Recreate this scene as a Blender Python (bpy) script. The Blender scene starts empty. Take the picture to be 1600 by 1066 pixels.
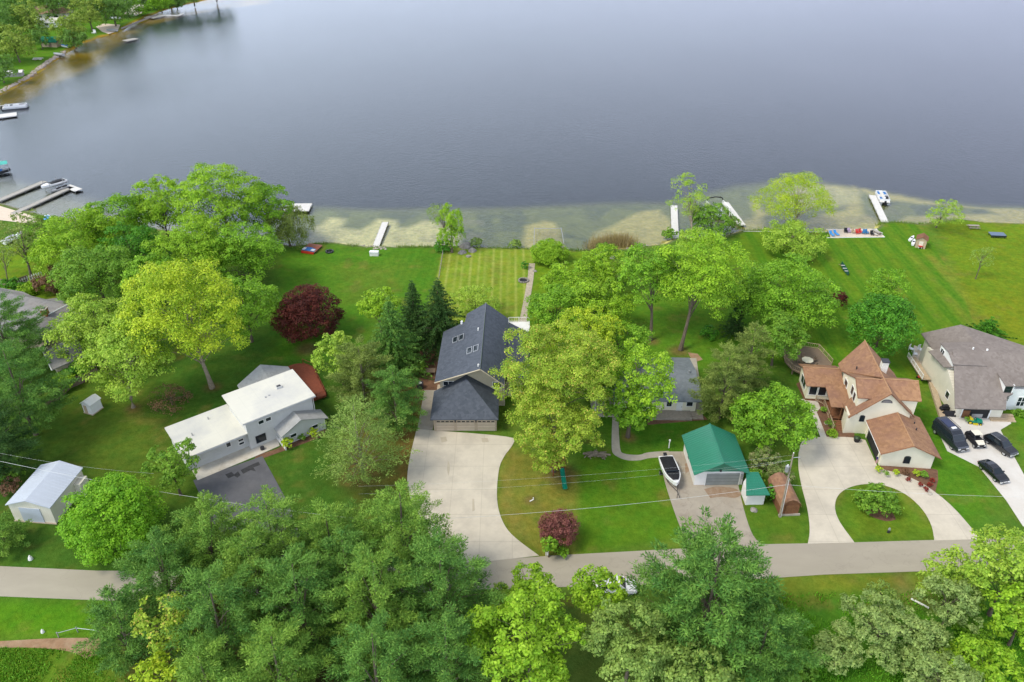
import bpy, bmesh, math, random
import numpy as np
from mathutils import Vector, Matrix
rad = math.radians
SC = bpy.context.scene
COL = SC.collection
random.seed(7)
NR = np.random.default_rng(11)

# ------------------------------------------------------------------ camera model
F, PITCH, H = 1244.0, 32.5, 75.0
CP, SP = math.cos(rad(PITCH)), math.sin(rad(PITCH))
def P(x, y, z=0.0):
    """photo pixel -> world point on the level plane at height z"""
    u = (x-800)/F; v = -(y-533)/F
    d = (u, CP+v*SP, -SP+v*CP)
    t = (z-H)/d[2]
    return Vector((d[0]*t, d[1]*t, z))
def scale_at(p):      # metres per photo pixel
    d = p.y*CP + (H-p.z)*SP
    return d/F
cam = bpy.data.cameras.new('camera'); camo = bpy.data.objects.new('camera', cam); COL.objects.link(camo)
camo.location = (0, 0, H); camo.rotation_euler = (rad(90-PITCH), 0, 0)
cam.sensor_width = 36; cam.lens = F*36/1600; cam.clip_start = 1; cam.clip_end = 8000
SC.camera = camo

# ------------------------------------------------------------------ scene graph helpers
def tag(o, label, cat, group=None):
    o['label'] = label; o['category'] = cat
    if group: o['group'] = group
    return o
def struct(o, kind='structure'):
    o['kind'] = kind; return o
def empty(name, loc, ang=0.0, label=None, cat=None, group=None):
    o = bpy.data.objects.new(name, None); COL.objects.link(o)
    o.location = loc; o.rotation_euler = (0, 0, rad(ang)); o.empty_display_size = .5
    if label: tag(o, label, cat, group)
    return o
def copy_tree(o, parent=None):
    c = o.copy(); COL.objects.link(c); c.parent = parent
    for ch in list(o.children): copy_tree(ch, c)
    return c

class MB:
    def __init__(s): s.v = []; s.f = []
    def add(s, vs, fs):
        n = len(s.v); s.v += [tuple(q) for q in vs]; s.f += [tuple(i+n for i in f) for f in fs]; return s
    def box(s, x0, x1, y0, y1, z0, z1):
        return s.add([(x0,y0,z0),(x1,y0,z0),(x1,y1,z0),(x0,y1,z0),(x0,y0,z1),(x1,y0,z1),(x1,y1,z1),(x0,y1,z1)],
              [(0,3,2,1),(4,5,6,7),(0,1,5,4),(1,2,6,5),(2,3,7,6),(3,0,4,7)])
    def prism(s, poly, z0, z1):
        n = len(poly)
        a = sum(poly[i][0]*poly[(i+1)%n][1]-poly[(i+1)%n][0]*poly[i][1] for i in range(n))
        if a < 0: poly = poly[::-1]
        vs = [(p[0],p[1],z0) for p in poly]+[(p[0],p[1],z1) for p in poly]
        fs = [tuple(range(n-1,-1,-1)), tuple(range(n,2*n))]+[(i,(i+1)%n,(i+1)%n+n,i+n) for i in range(n)]
        return s.add(vs, fs)
    def hull(s, bot, top):       # two rings of 3D points, same count
        n = len(bot)
        return s.add(list(bot)+list(top), [tuple(range(n-1,-1,-1)), tuple(range(n,2*n))]+[(i,(i+1)%n,(i+1)%n+n,i+n) for i in range(n)])
    def loft(s, rings, cap=True):
        n = len(rings[0]); vs = [q for r in rings for q in r]; fs = []
        for k in range(len(rings)-1):
            for i in range(n): fs.append((k*n+i, k*n+(i+1)%n, (k+1)*n+(i+1)%n, (k+1)*n+i))
        if cap: fs += [tuple(range(n-1,-1,-1)), tuple(range((len(rings)-1)*n, len(rings)*n))]
        return s.add(vs, fs)
    def shell(s, verts, faces, t=.12):   # roof sheet with thickness t, boundary closed
        n = len(verts); vs = [tuple(q) for q in verts]+[(q[0],q[1],q[2]-t) for q in verts]
        fs = [tuple(f) for f in faces]+[tuple(i+n for i in reversed(f)) for f in faces]
        ed = {}
        for f in faces:
            for i in range(len(f)): ed[(f[i], f[(i+1)%len(f)])] = 1
        for (a,b) in ed:
            if (b,a) not in ed: fs.append((a, a+n, b+n, b))
        return s.add(vs, fs)
    def tube(s, pts, rs, n=6):
        rings = []
        for k, p in enumerate(pts):
            p = Vector(p)
            d = (Vector(pts[min(k+1,len(pts)-1)])-Vector(pts[max(k-1,0)]))
            if d.length < 1e-6: d = Vector((0,0,1))
            d.normalize(); a = d.cross(Vector((0,0,1)))
            if a.length < .05: a = d.cross(Vector((1,0,0)))
            a.normalize(); b = d.cross(a)
            r = rs[k] if isinstance(rs,(list,tuple)) else rs
            rings.append([tuple(p+a*(r*math.cos(2*math.pi*i/n))+b*(r*math.sin(2*math.pi*i/n))) for i in range(n)])
        return s.loft(rings)
    def disc(s, c, r, z0, z1, n=16, r2=None):
        r2 = r if r2 is None else r2
        A = [(c[0]+r*math.cos(2*math.pi*i/n), c[1]+r*math.sin(2*math.pi*i/n), z0) for i in range(n)]
        B = [(c[0]+r2*math.cos(2*math.pi*i/n), c[1]+r2*math.sin(2*math.pi*i/n), z1) for i in range(n)]
        return s.hull(A, B)
    def gable(s, x0, x1, y0, y1, z0, ze, zr, axis='y', xr=None, ze2=None):
        """closed block with a gabled top; axis = direction of the ridge"""
        ze2 = ze if ze2 is None else ze2
        if axis == 'y':
            xr = (x0+x1)/2 if xr is None else xr
            f = [(x0,y0,z0),(x1,y0,z0),(x1,y0,ze2),(xr,y0,zr),(x0,y0,ze)]
            b = [(x,y1,z) for x,_,z in f]
        else:
            xr = (y0+y1)/2 if xr is None else xr
            f = [(x0,y0,z0),(x0,y0,ze),(x0,xr,zr),(x0,y1,ze2),(x0,y1,z0)]
            b = [(x1,y,z) for _,y,z in f]
        n = 5
        return s.add(f+b, [(0,1,2,3,4),(9,8,7,6,5)]+[(i,i+5,(i+1)%5+5,(i+1)%5) for i in range(5)])
    def gable_roof(s, x0, x1, y0, y1, ze, zr, axis='y', xr=None, ze2=None, t=.14):
        ze2 = ze if ze2 is None else ze2
        if axis == 'y':
            xr = (x0+x1)/2 if xr is None else xr
            v = [(x0,y0,ze),(xr,y0,zr),(x1,y0,ze2),(x0,y1,ze),(xr,y1,zr),(x1,y1,ze2)]
        else:
            xr = (y0+y1)/2 if xr is None else xr
            v = [(x1,y0,ze),(x1,xr,zr),(x1,y1,ze2),(x0,y0,ze),(x0,xr,zr),(x0,y1,ze2)]
        return s.shell(v, [(0,1,4,3),(1,2,5,4)], t)
    def build(s, name, mat, parent=None, fixn=True, bevel=0):
        me = bpy.data.meshes.new(name); me.from_pydata(s.v, [], s.f); me.materials.append(mat)
        if fixn or bevel:
            bm = bmesh.new(); bm.from_mesh(me)
            if bevel: bmesh.ops.bevel(bm, geom=bm.edges[:], offset=bevel, segments=1, affect='EDGES', clamp_overlap=True)
            if fixn: bmesh.ops.recalc_face_normals(bm, faces=bm.faces[:])
            bm.to_mesh(me); bm.free()
        me.update()
        o = bpy.data.objects.new(name, me); COL.objects.link(o)
        if parent is not None: o.parent = parent
        return o

# ------------------------------------------------------------------ materials
def newmat(name):
    m = bpy.data.materials.new(name); m.use_nodes = True
    nt = m.node_tree; b = nt.nodes['Principled BSDF']
    return m, nt, b
def N(nt, t, **kw):
    n = nt.nodes.new(t)
    for k, v in kw.items():
        if k in ('operation','blend_type','data_type','wave_type','bands_direction','attribute_name','noise_dimensions','feature','attribute_type'): setattr(n, k, v)
        else: n.inputs[k].default_value = v
    return n
def rgb(c): return (c[0], c[1], c[2], 1)
def surf(name, c1, c2=None, scale=1.0, rough=.8, spec=.3, c3=None, scale3=.15, amt3=.5, bump=0, bscale=20, metal=0, stretch=None, lines=None):
    """object-space noise mix of c1/c2 with broad c3 patches; lines=(axis,period,depth,darkcolor)"""
    m, nt, b = newmat(name); L = nt.links.new
    tc = N(nt,'ShaderNodeTexCoord'); src = tc.outputs['Object']
    if stretch:
        mp = N(nt,'ShaderNodeMapping'); mp.inputs['Scale'].default_value = stretch; L(src, mp.inputs[0]); src = mp.outputs[0]
    c2 = c2 or tuple(x*.85 for x in c1)
    n1 = N(nt,'ShaderNodeTexNoise', Scale=scale, Detail=6.0, Roughness=.65); L(src, n1.inputs['Vector'])
    r = N(nt,'ShaderNodeValToRGB'); r.color_ramp.elements[0].position=.32; r.color_ramp.elements[1].position=.68
    r.color_ramp.elements[0].color=rgb(c1); r.color_ramp.elements[1].color=rgb(c2); L(n1.outputs[0], r.inputs[0])
    out = r.outputs[0]
    if c3:
        n3 = N(nt,'ShaderNodeTexNoise', Scale=scale3, Detail=5.0, Roughness=.7); L(src, n3.inputs['Vector'])
        r3 = N(nt,'ShaderNodeValToRGB'); r3.color_ramp.elements[0].position=.45; r3.color_ramp.elements[1].position=.75
        r3.color_ramp.elements[0].color=(0,0,0,1); r3.color_ramp.elements[1].color=(amt3,)*3+(1,); L(n3.outputs[0], r3.inputs[0])
        mx = N(nt,'ShaderNodeMixRGB'); L(r3.outputs[0], mx.inputs[0]); L(out, mx.inputs[1]); mx.inputs[2].default_value=rgb(c3); out = mx.outputs[0]
    h = None
    if lines:
        axis, per, dep, lc = lines[:4]
        sx = N(nt,'ShaderNodeSeparateXYZ'); L(tc.outputs['Object'], sx.inputs[0])
        d = N(nt,'ShaderNodeMath', operation='DIVIDE'); L(sx.outputs['XYZ'.index(axis)], d.inputs[0]); d.inputs[1].default_value = per
        fr = N(nt,'ShaderNodeMath', operation='FRACT'); L(d.outputs[0], fr.inputs[0])
        lt = N(nt,'ShaderNodeMath', operation='LESS_THAN'); L(fr.outputs[0], lt.inputs[0]); lt.inputs[1].default_value = .22 if len(lines) == 4 else lines[4]
        mm = N(nt,'ShaderNodeMath', operation='MULTIPLY'); L(lt.outputs[0], mm.inputs[0]); mm.inputs[1].default_value = dep
        mx = N(nt,'ShaderNodeMixRGB'); L(mm.outputs[0], mx.inputs[0]); L(out, mx.inputs[1]); mx.inputs[2].default_value=rgb(lc); out = mx.outputs[0]
    if lines and len(lines) == 5:
        d = N(nt,'ShaderNodeMath', operation='DIVIDE'); L(sx.outputs[1], d.inputs[0]); d.inputs[1].default_value = lines[1]*1.15
        fr = N(nt,'ShaderNodeMath', operation='FRACT'); L(d.outputs[0], fr.inputs[0])
        lt = N(nt,'ShaderNodeMath', operation='LESS_THAN'); L(fr.outputs[0], lt.inputs[0]); lt.inputs[1].default_value = lines[4]
        mm = N(nt,'ShaderNodeMath', operation='MULTIPLY'); L(lt.outputs[0], mm.inputs[0]); mm.inputs[1].default_value = lines[2]
        mx = N(nt,'ShaderNodeMixRGB'); L(mm.outputs[0], mx.inputs[0]); L(out, mx.inputs[1]); mx.inputs[2].default_value=rgb(lines[3]); out = mx.outputs[0]
    L(out, b.inputs['Base Color'])
    b.inputs['Roughness'].default_value = rough; b.inputs['Specular IOR Level'].default_value = spec; b.inputs['Metallic'].default_value = metal
    if bump:
        nb = N(nt,'ShaderNodeTexNoise', Scale=bscale, Detail=4.0); L(tc.outputs['Object'], nb.inputs['Vector'])
        bp = N(nt,'ShaderNodeBump', Strength=bump, Distance=.05); L(nb.outputs[0], bp.inputs['Height']); L(bp.outputs[0], b.inputs['Normal'])
    return m
def cracks(m, col=(.12,.11,.10), scale=.16, width=.012, amt=.55):
    """thin wandering cracks laid over a material's base colour"""
    nt = m.node_tree; L = nt.links.new; b = nt.nodes['Principled BSDF']; src = b.inputs['Base Color'].links[0].from_socket
    tc = N(nt,'ShaderNodeTexCoord'); nz = N(nt,'ShaderNodeTexNoise', Scale=.5, Detail=4.0); L(tc.outputs['Object'], nz.inputs['Vector'])
    ad = N(nt,'ShaderNodeMixRGB'); ad.inputs[0].default_value = .012; ad.blend_type = 'LINEAR_LIGHT'; 
    mp = N(nt,'ShaderNodeMapping'); mp.inputs['Scale'].default_value = (scale,scale,scale); L(tc.outputs['Object'], mp.inputs[0]); ad.inputs[0].default_value = .35
    L(mp.outputs[0], ad.inputs[1]); L(nz.outputs['Color'], ad.inputs[2])
    v = N(nt,'ShaderNodeTexVoronoi', feature='DISTANCE_TO_EDGE', Scale=1.0); L(ad.outputs[0], v.inputs['Vector'])
    lt = N(nt,'ShaderNodeMath', operation='LESS_THAN'); L(v.outputs['Distance'], lt.inputs[0]); lt.inputs[1].default_value = width
    mm = N(nt,'ShaderNodeMath', operation='MULTIPLY'); L(lt.outputs[0], mm.inputs[0]); mm.inputs[1].default_value = amt
    mx = N(nt,'ShaderNodeMixRGB'); L(mm.outputs[0], mx.inputs[0]); L(src, mx.inputs[1]); mx.inputs[2].default_value = rgb(col); L(mx.outputs[0], b.inputs['Base Color'])
def plain(name, c, rough=.5, spec=.4, metal=0, coat=0):
    m = surf(name, c, tuple(x*.9 for x in c), 3.0, rough, spec, metal=metal)
    m.node_tree.nodes['Principled BSDF'].inputs['Coat Weight'].default_value = coat
    return m
def shingle(name, c1, c2, c3=None, wear=.5):
    """asphalt shingles: small tab pattern with broad weathering"""
    m, nt, b = newmat(name); L = nt.links.new
    tc = N(nt,'ShaderNodeTexCoord')
    mp = N(nt,'ShaderNodeMapping'); mp.inputs['Rotation'].default_value=(0,0,rad(0)); L(tc.outputs['Object'], mp.inputs[0])
    v = N(nt,'ShaderNodeTexVoronoi', Scale=2.6, Randomness=.9); L(mp.outputs[0], v.inputs['Vector'])
    sp = N(nt,'ShaderNodeSeparateColor'); L(v.outputs['Color'], sp.inputs[0])
    n1 = N(nt,'ShaderNodeTexNoise', Scale=.5, Detail=6.0, Roughness=.7); L(mp.outputs[0], n1.inputs['Vector'])
    ad = N(nt,'ShaderNodeMath', operation='ADD'); L(sp.outputs[0], ad.inputs[0]); L(n1.outputs[0], ad.inputs[1])
    hf = N(nt,'ShaderNodeMath', operation='MULTIPLY'); L(ad.outputs[0], hf.inputs[0]); hf.inputs[1].default_value=.5
    r = N(nt,'ShaderNodeValToRGB'); r.color_ramp.elements[0].position=.2; r.color_ramp.elements[1].position=.8
    r.color_ramp.elements[0].color=rgb(c1); r.color_ramp.elements[1].color=rgb(c2); L(hf.outputs[0], r.inputs[0]); out = r.outputs[0]
    if c3:
        n3 = N(nt,'ShaderNodeTexNoise', Scale=.22, Detail=6.0, Roughness=.75); L(tc.outputs['Object'], n3.inputs['Vector'])
        r3 = N(nt,'ShaderNodeValToRGB'); r3.color_ramp.elements[0].position=.42; r3.color_ramp.elements[1].position=.72
        r3.color_ramp.elements[0].color=(0,0,0,1); r3.color_ramp.elements[1].color=(wear,)*3+(1,); L(n3.outputs[0], r3.inputs[0])
        mx = N(nt,'ShaderNodeMixRGB'); L(r3.outputs[0], mx.inputs[0]); L(out, mx.inputs[1]); mx.inputs[2].default_value=rgb(c3); out=mx.outputs[0]
    sx = N(nt,'ShaderNodeSeparateXYZ'); L(tc.outputs['Object'], sx.inputs[0])
    d = N(nt,'ShaderNodeMath', operation='MULTIPLY'); L(sx.outputs[2], d.inputs[0]); d.inputs[1].default_value=9.0
    fr = N(nt,'ShaderNodeMath', operation='FRACT'); L(d.outputs[0], fr.inputs[0])
    bp = N(nt,'ShaderNodeBump', Strength=.5, Distance=.03); L(fr.outputs[0], bp.inputs['Height']); L(bp.outputs[0], b.inputs['Normal'])
    L(out, b.inputs['Base Color']); b.inputs['Roughness'].default_value=.75; b.inputs['Specular IOR Level'].default_value=.35
    return m
def glass(name='window_glass', c=(.015,.022,.028)):
    m, nt, b = newmat(name); b.inputs['Base Color'].default_value=rgb(c); b.inputs['Roughness'].default_value=.12
    b.inputs['Specular IOR Level'].default_value=.5; return m
def leafmat(name, trans=.35, rough=.6):
    m, nt, b = newmat(name); L = nt.links.new
    at = N(nt,'ShaderNodeAttribute', attribute_name='Col')
    L(at.outputs['Color'], b.inputs['Base Color']); b.inputs['Roughness'].default_value=rough; b.inputs['Specular IOR Level'].default_value=.25
    tr = N(nt,'ShaderNodeBsdfTranslucent')
    hs = N(nt,'ShaderNodeMixRGB'); hs.blend_type='MULTIPLY'; hs.inputs[0].default_value=1; L(at.outputs['Color'], hs.inputs[1]); hs.inputs[2].default_value=(1.1,1.15,.55,1)
    L(hs.outputs[0], tr.inputs['Color'])
    mx = N(nt,'ShaderNodeMixShader'); mx.inputs[0].default_value=trans
    L(b.outputs[0], mx.inputs[1]); L(tr.outputs[0], mx.inputs[2]); L(mx.outputs[0], nt.nodes['Material Output'].inputs[0])
    return m
M = {}
M['leaf'] = leafmat('leaves', .28); M['needle'] = leafmat('needles', .18, .7)
M['bark'] = surf('bark', (.17,.135,.10), (.10,.08,.06), 3, .9, .1, stretch=(1,1,.3), bump=.6, bscale=8)
M['bark_pale'] = surf('pale_bark', (.30,.25,.18), (.17,.14,.10), 3, .9, .1)
M['glass'] = glass()
M['white'] = surf('white_paint', (.78,.77,.74), (.68,.67,.64), .8, .5, .4)
M['white_trim'] = plain('white_trim', (.8,.79,.76), .45)
M['cream'] = surf('cream_siding', (.80,.745,.58), (.72,.67,.51), .6, .6, .3, lines=('Z',.2,.25,(.4,.37,.3)))
M['cream_metal'] = surf('cream_metal_siding', (.70,.66,.54), (.62,.58,.47), .6, .5, .4, lines=('X',.3,.2,(.45,.42,.34)))
M['grey_white'] = surf('pale_grey_siding', (.62,.62,.60), (.54,.54,.52), .6, .6, .3, lines=('Z',.2,.3,(.34,.34,.33)))
M['beige'] = surf('beige_siding', (.72,.67,.55), (.64,.60,.49), .6, .6, .3, lines=('Z',.2,.3,(.32,.29,.23)))
M['soffit'] = surf('tan_siding', (.50,.44,.32), (.44,.38,.27), 1, .7, .2)
M['brick'] = surf('tan_brick', (.48,.39,.29), (.37,.30,.22), 6, .85, .2, lines=('Z',.15,.35,(.42,.38,.33)))
M['red_brick'] = surf('red_brick', (.36,.14,.07), (.25,.10,.05), 6, .85, .2)
M['white_brick'] = surf('white_block', (.7,.66,.58), (.55,.5,.43), 4, .8, .2)
M['gdoor'] = surf('tan_garage_door', (.52,.44,.34), (.47,.39,.30), 1, .5, .4, lines=('Z',.55,.5,(.22,.18,.14)))
M['gdoor_grey'] = surf('grey_garage_door', (.26,.28,.27), (.2,.22,.21), 1, .5, .4, lines=('Z',.55,.5,(.12,.13,.13)))
M['wood'] = surf('weathered_wood', (.27,.2,.14), (.17,.125,.09), 3, .8, .2, stretch=(1,6,1), lines=('X',.16,.4,(.08,.06,.045)))
M['wood_tan'] = surf('tan_wood', (.50,.39,.26), (.38,.29,.19), 3, .8, .2, lines=('Y',.18,.4,(.2,.15,.1)))
M['wood_red'] = surf('red_stained_wood', (.28,.075,.035), (.19,.05,.025), 3, .7, .3, lines=('X',.16,.4,(.08,.03,.02)))
M['wood_brown'] = surf('brown_stained_wood', (.25,.11,.05), (.16,.07,.035), 3, .75, .3, lines=('Y',.16,.4,(.06,.03,.02)))
M['wood_grey'] = surf('grey_deck_wood', (.36,.32,.27), (.26,.23,.19), 3, .8, .2, lines=('X',.16,.4,(.12,.1,.09)))
M['dock_white'] = surf('pale_dock_planks', (.70,.68,.64), (.58,.56,.52), 2, .7, .3, lines=('Y',.3,.35,(.3,.29,.27)))
M['dock_grey'] = surf('grey_dock_planks', (.42,.40,.35), (.33,.31,.27), 2, .7, .3, lines=('Y',.3,.35,(.18,.17,.15)))
M['pole_wood'] = surf('pole_wood', (.36,.30,.23), (.24,.20,.15), 3, .85, .2, stretch=(1,1,.2))
M['metal'] = plain('galvanised_metal', (.45,.46,.47), .4, .5, .6)
M['dark_metal'] = plain('dark_metal', (.03,.03,.035), .4, .5)
M['black'] = surf('black_fabric', (.012,.012,.014), (.02,.02,.023), 4, .6, .3)
M['rubber'] = plain('tyre_rubber', (.02,.02,.02), .85, .2)
M['alloy'] = plain('alloy_rim', (.55,.56,.57), .3, .5, .7)
M['carblack'] = plain('black_car_paint', (.008,.009,.011), .22, .6, coat=.6)
M['van'] = plain('dark_blue_grey_paint', (.018,.022,.03), .25, .6, coat=.6)
M['white_gel'] = plain('white_gelcoat', (.78,.78,.77), .25, .5, coat=.4)
M['blue_canvas'] = plain('blue_canvas', (.03,.16,.42), .7)
M['teal_canvas'] = plain('teal_canvas', (.08,.42,.36), .7)
M['green_plastic'] = plain('green_plastic', (.0,.22,.14), .35, .5)
M['red_plastic'] = plain('red_plastic', (.55,.03,.02), .4, .5)
M['blue_plastic'] = plain('blue_plastic', (.04,.3,.7), .4, .5)
M['yellow_plastic'] = plain('yellow_plastic', (.65,.5,.02), .4, .5)
M['head'] = plain('lamp_lens', (.7,.7,.68), .15, .6)
M['tail'] = plain('red_lamp_lens', (.35,.01,.01), .2, .6)
M['rock'] = surf('rock', (.34,.31,.27), (.18,.165,.15), 2, .9, .2, bump=.8, bscale=4)
M['concrete'] = surf('driveway_concrete', (.60,.54,.435), (.53,.475,.38), .55, .85, .25, c3=(.38,.34,.28), scale3=.2, amt3=.75, bump=.15, lines=('X',4.1,.28,(.25,.21,.15),.018))
M['concrete_old'] = surf('old_grey_concrete', (.39,.34,.27), (.33,.29,.235), .8, .85, .25, c3=(.21,.16,.12), scale3=.25, amt3=.55, bump=.15)
M['concrete_bright'] = surf('new_concrete', (.62,.59,.54), (.56,.53,.48), .5, .85, .25, c3=(.5,.43,.36), scale3=.2, amt3=.5, bump=.1)
M['walk'] = surf('sidewalk_concrete', (.42,.38,.31), (.34,.30,.245), 1, .85, .25, bump=.15)
M['walk_white'] = surf('pale_walk', (.62,.58,.50), (.5,.46,.39), .7, .85, .25, c3=(.3,.24,.15), scale3=.5, amt3=.5)
M['asphalt'] = surf('road_asphalt', (.385,.345,.27), (.335,.30,.235), .35, .9, .2, c3=(.30,.265,.215), scale3=.08, amt3=.6, stretch=(.35,1,1), bump=.2)
M['asphalt_dark'] = surf('driveway_asphalt', (.115,.115,.125), (.09,.09,.097), .5, .85, .3, c3=(.17,.165,.165), scale3=.2, amt3=.5, bump=.2)
M['stone_path'] = surf('stone_path', (.50,.43,.33), (.30,.25,.18), 2.2, .9, .2, bump=.4)
M['mulch'] = surf('mulch', (.19,.105,.065), (.11,.06,.04), 2.5, .95, .1, c3=(.27,.15,.085), scale3=.5, amt3=.7, bump=.6, bscale=6)
M['dirt'] = surf('bare_dirt', (.36,.22,.13), (.24,.15,.085), 1, .95, .1, c3=(.42,.33,.22), scale3=.3, amt3=.8, bump=.5, bscale=5)
M['sand'] = surf('beach_sand', (.66,.56,.45), (.58,.48,.38), 1.5, .95, .1, bump=.3, bscale=4)
M['shingle_dark'] = shingle('charcoal_shingles', (.055,.066,.085), (.088,.10,.125))
M['shingle_brown'] = shingle('brown_shingles', (.25,.13,.065), (.37,.205,.105), (.19,.095,.075), .75)
M['shingle_grey'] = shingle('taupe_shingles', (.175,.145,.125), (.235,.20,.175), (.15,.125,.11), .6)
M['shingle_ltgrey'] = shingle('pale_grey_shingles', (.30,.30,.29), (.38,.38,.37), (.24,.24,.22), .5)
M['shingle_mid'] = shingle('weathered_grey_shingles', (.17,.165,.165), (.24,.235,.23), (.30,.25,.22), .5)
M['shingle_slate'] = shingle('slate_grey_shingles', (.13,.15,.16), (.18,.20,.215), None)
M['roof_white'] = surf('white_membrane_roof', (.655,.635,.55), (.60,.585,.51), .3, .6, .3, c3=(.45,.45,.45), scale3=.16, amt3=.75, lines=('X',2.3,.22,(.4,.4,.38),.018))
M['roof_blue'] = surf('pale_metal_roof', (.50,.54,.60), (.46,.50,.56), .4, .35, .5, lines=('Y',.9,.12,(.38,.41,.46)))
M['roof_green'] = surf('green_metal_roof', (.012,.19,.11), (.014,.165,.10), .5, .36, .8, lines=('Y',.45,.3,(.05,.22,.16)))
M['roof_far'] = surf('far_grey_roof', (.4,.38,.36), (.3,.28,.27), .6, .8, .2)
M['roof_tan'] = surf('far_tan_roof', (.42,.28,.2), (.32,.2,.14), .6, .8, .2)
M['roof_green_far'] = surf('matt_green_roof', (.02,.20,.12), (.02,.16,.10), 1, .8, .1)
M['wire'] = plain('pale_wire', (.55,.57,.55), .5)
M['reed'] = leafmat('dry_reeds', .2)

# ------------------------------------------------------------------ numpy helpers
def vnoise(x, y, s, seed=0):
    x = x/s; y = y/s; xi = np.floor(x).astype(np.int64); yi = np.floor(y).astype(np.int64)
    fx = x-xi; fy = y-yi; fx = fx*fx*(3-2*fx); fy = fy*fy*(3-2*fy)
    def h(a, b):
        n = (a*374761393+b*668265263+seed*974711) & 0x7fffffff
        n = ((n ^ (n >> 13))*1274126177) & 0x7fffffff
        return ((n ^ (n >> 16)) & 0xffff)/65535.0
    return (h(xi,yi)*(1-fx)+h(xi+1,yi)*fx)*(1-fy)+(h(xi,yi+1)*(1-fx)+h(xi+1,yi+1)*fx)*fy
def fbm(x, y, s, seed=0, o=4):
    r = 0; a = .5; t = 0
    for k in range(o): r = r+a*vnoise(x, y, s/2**k, seed+k*7); t += a; a *= .55
    return r/t
def sdf(poly, X, Y):
    """signed distance, positive inside"""
    inside = np.zeros(X.shape, bool); d2 = np.full(X.shape, 1e18); n = len(poly)
    for i in range(n):
        x1, y1 = poly[i][0], poly[i][1]; x2, y2 = poly[(i+1)%n][0], poly[(i+1)%n][1]
        c = ((y1 > Y) != (y2 > Y)) & (X < (x2-x1)*(Y-y1)/((y2-y1) if y2 != y1 else 1e-9)+x1)
        inside ^= c
        dx, dy = x2-x1, y2-y1; t = np.clip(((X-x1)*dx+(Y-y1)*dy)/(dx*dx+dy*dy+1e-12), 0, 1)
        d2 = np.minimum(d2, (X-x1-t*dx)**2+(Y-y1-t*dy)**2)
    return np.where(inside, 1, -1)*np.sqrt(d2)
def W(pts, z=0): return [P(x, y, z) for x, y in pts]
def sst(a, b, x):
    t = np.clip((x-a)/(b-a), 0, 1); return t*t*(3-2*t)

# ------------------------------------------------------------------ ground: one sheet, land and lake bed
near_shore = [(1900,340),(1600,349),(1540,347),(1500,342),(1440,350),(1400,346),(1378,348),(1372,357),(1295,358),(1292,362),(1200,357),(1160,360),(1130,371),(1060,371),(1040,380),(985,387),(950,391),(890,391),(880,388),(830,388),(760,386),(720,384),(680,384),(620,386),(590,385),(550,383),(520,379),(490,380),(455,384),(400,378),(320,368),(200,352),(120,343),(60,335),(0,318),(-80,300)]
far_shore = [(-260,215),(-90,180),(-40,160),(0,143),(40,122),(72,98),(100,80),(125,66),(150,57),(178,50),(186,46),(200,36),(230,23),(255,14),(290,5),(330,-4),(400,-20)]
wp = W(near_shore)+W(far_shore)
water_poly = [(p.x,p.y) for p in wp]+[(-60,900),(0,2400),(2400,2400),(2400,170),(160,168)]
def axis(segs):
    out = []
    for a, b, s in segs:
        n = max(1, int(round((b-a)/s))); out += [a+(b-a)*i/n for i in range(n)]
    return np.array(out+[segs[-1][1]])
gx = axis([(-2500,-320,120),(-320,-124,2.2),(-124,128,.42),(128,300,6),(300,2500,120)])
gy = axis([(-60,44,6),(44,182,.42),(182,460,2.2),(460,3500,160)])
GX, GY = np.meshgrid(gx, gy)
jx = (fbm(GX,GY,6,5)-.5)*1.6; jy = (fbm(GX,GY,6,9)-.5)*1.6
SW = sdf(water_poly, GX+jx*.6, GY+jy*.6)           # >0 in the water
WATER_Z = -.45
GZ = np.where(SW > 0, -.5-np.minimum(SW*.03, 2.5), 0)*sst(-.3, 1.2, SW)
def lerp(a, b, t): return a+(np.asarray(b)-a)*t[..., None]
def region(px, col, amount=1.0, soft=1.0, warp=0, z=0):
    global C
    poly = [(p.x,p.y) for p in W(px, z)]
    d = sdf(poly, GX+(jx*warp if warp else 0), GY+(jy*warp if warp else 0))
    C = lerp(C, col, sst(-soft, soft, d)*amount)
    return d
G1, G2, G3, G4 = (.085,.20,.026), (.145,.235,.036), (.045,.13,.018), (.21,.23,.055)
n1 = fbm(GX,GY,9,21,5); n2 = fbm(GX,GY,2.2,33,4); n3 = fbm(GX,GY,28,41,3)
C = np.zeros(GX.shape+(3,)); C[:] = G1
C = lerp(C, G2, sst(.35,.75,n1)*.55); C = lerp(C, G3, sst(.45,.8,n3)*.6)
# lawns: property by property
region([(-300,400),(430,400),(640,720),(640,900),(-300,900)], G3, .65, 6)  # darker green puts the left lawn's shade into its colour
region([(130,600),(240,600),(330,800),(150,800),(60,690)], (.12,.19,.025), .5, 5, 3)
region([(430,383),(690,386),(690,430),(640,560),(430,560)], (.075,.225,.014), .85, 3)
region([(520,420),(640,410),(620,470),(540,470)], (.17,.21,.04), .3, 4, 3)
region([(-100,380),(160,380),(120,470),(-100,470)], (.17,.31,.014), .8, 3)
dA = region([(693,387),(835,387),(823,510),(760,520),(660,520)], (.20,.32,.035), .95, .35)
dA2 = region([(835,387),(960,390),(960,560),(820,560)], (.15,.29,.015), .8, 1.5)
dB = region([(1165,358),(1375,362),(1378,346),(1440,350),(1510,470),(1560,620),(1200,560),(1100,420)], (.11,.235,.014), .9, 2)
region([(1460,345),(1800,345),(1800,700),(1560,640),(1500,460)], (.14,.245,.014), .95, 2)
region([(1530,470),(1700,440),(1700,560),(1560,520)], (.22,.25,.015), .35, 6, 4)
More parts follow.
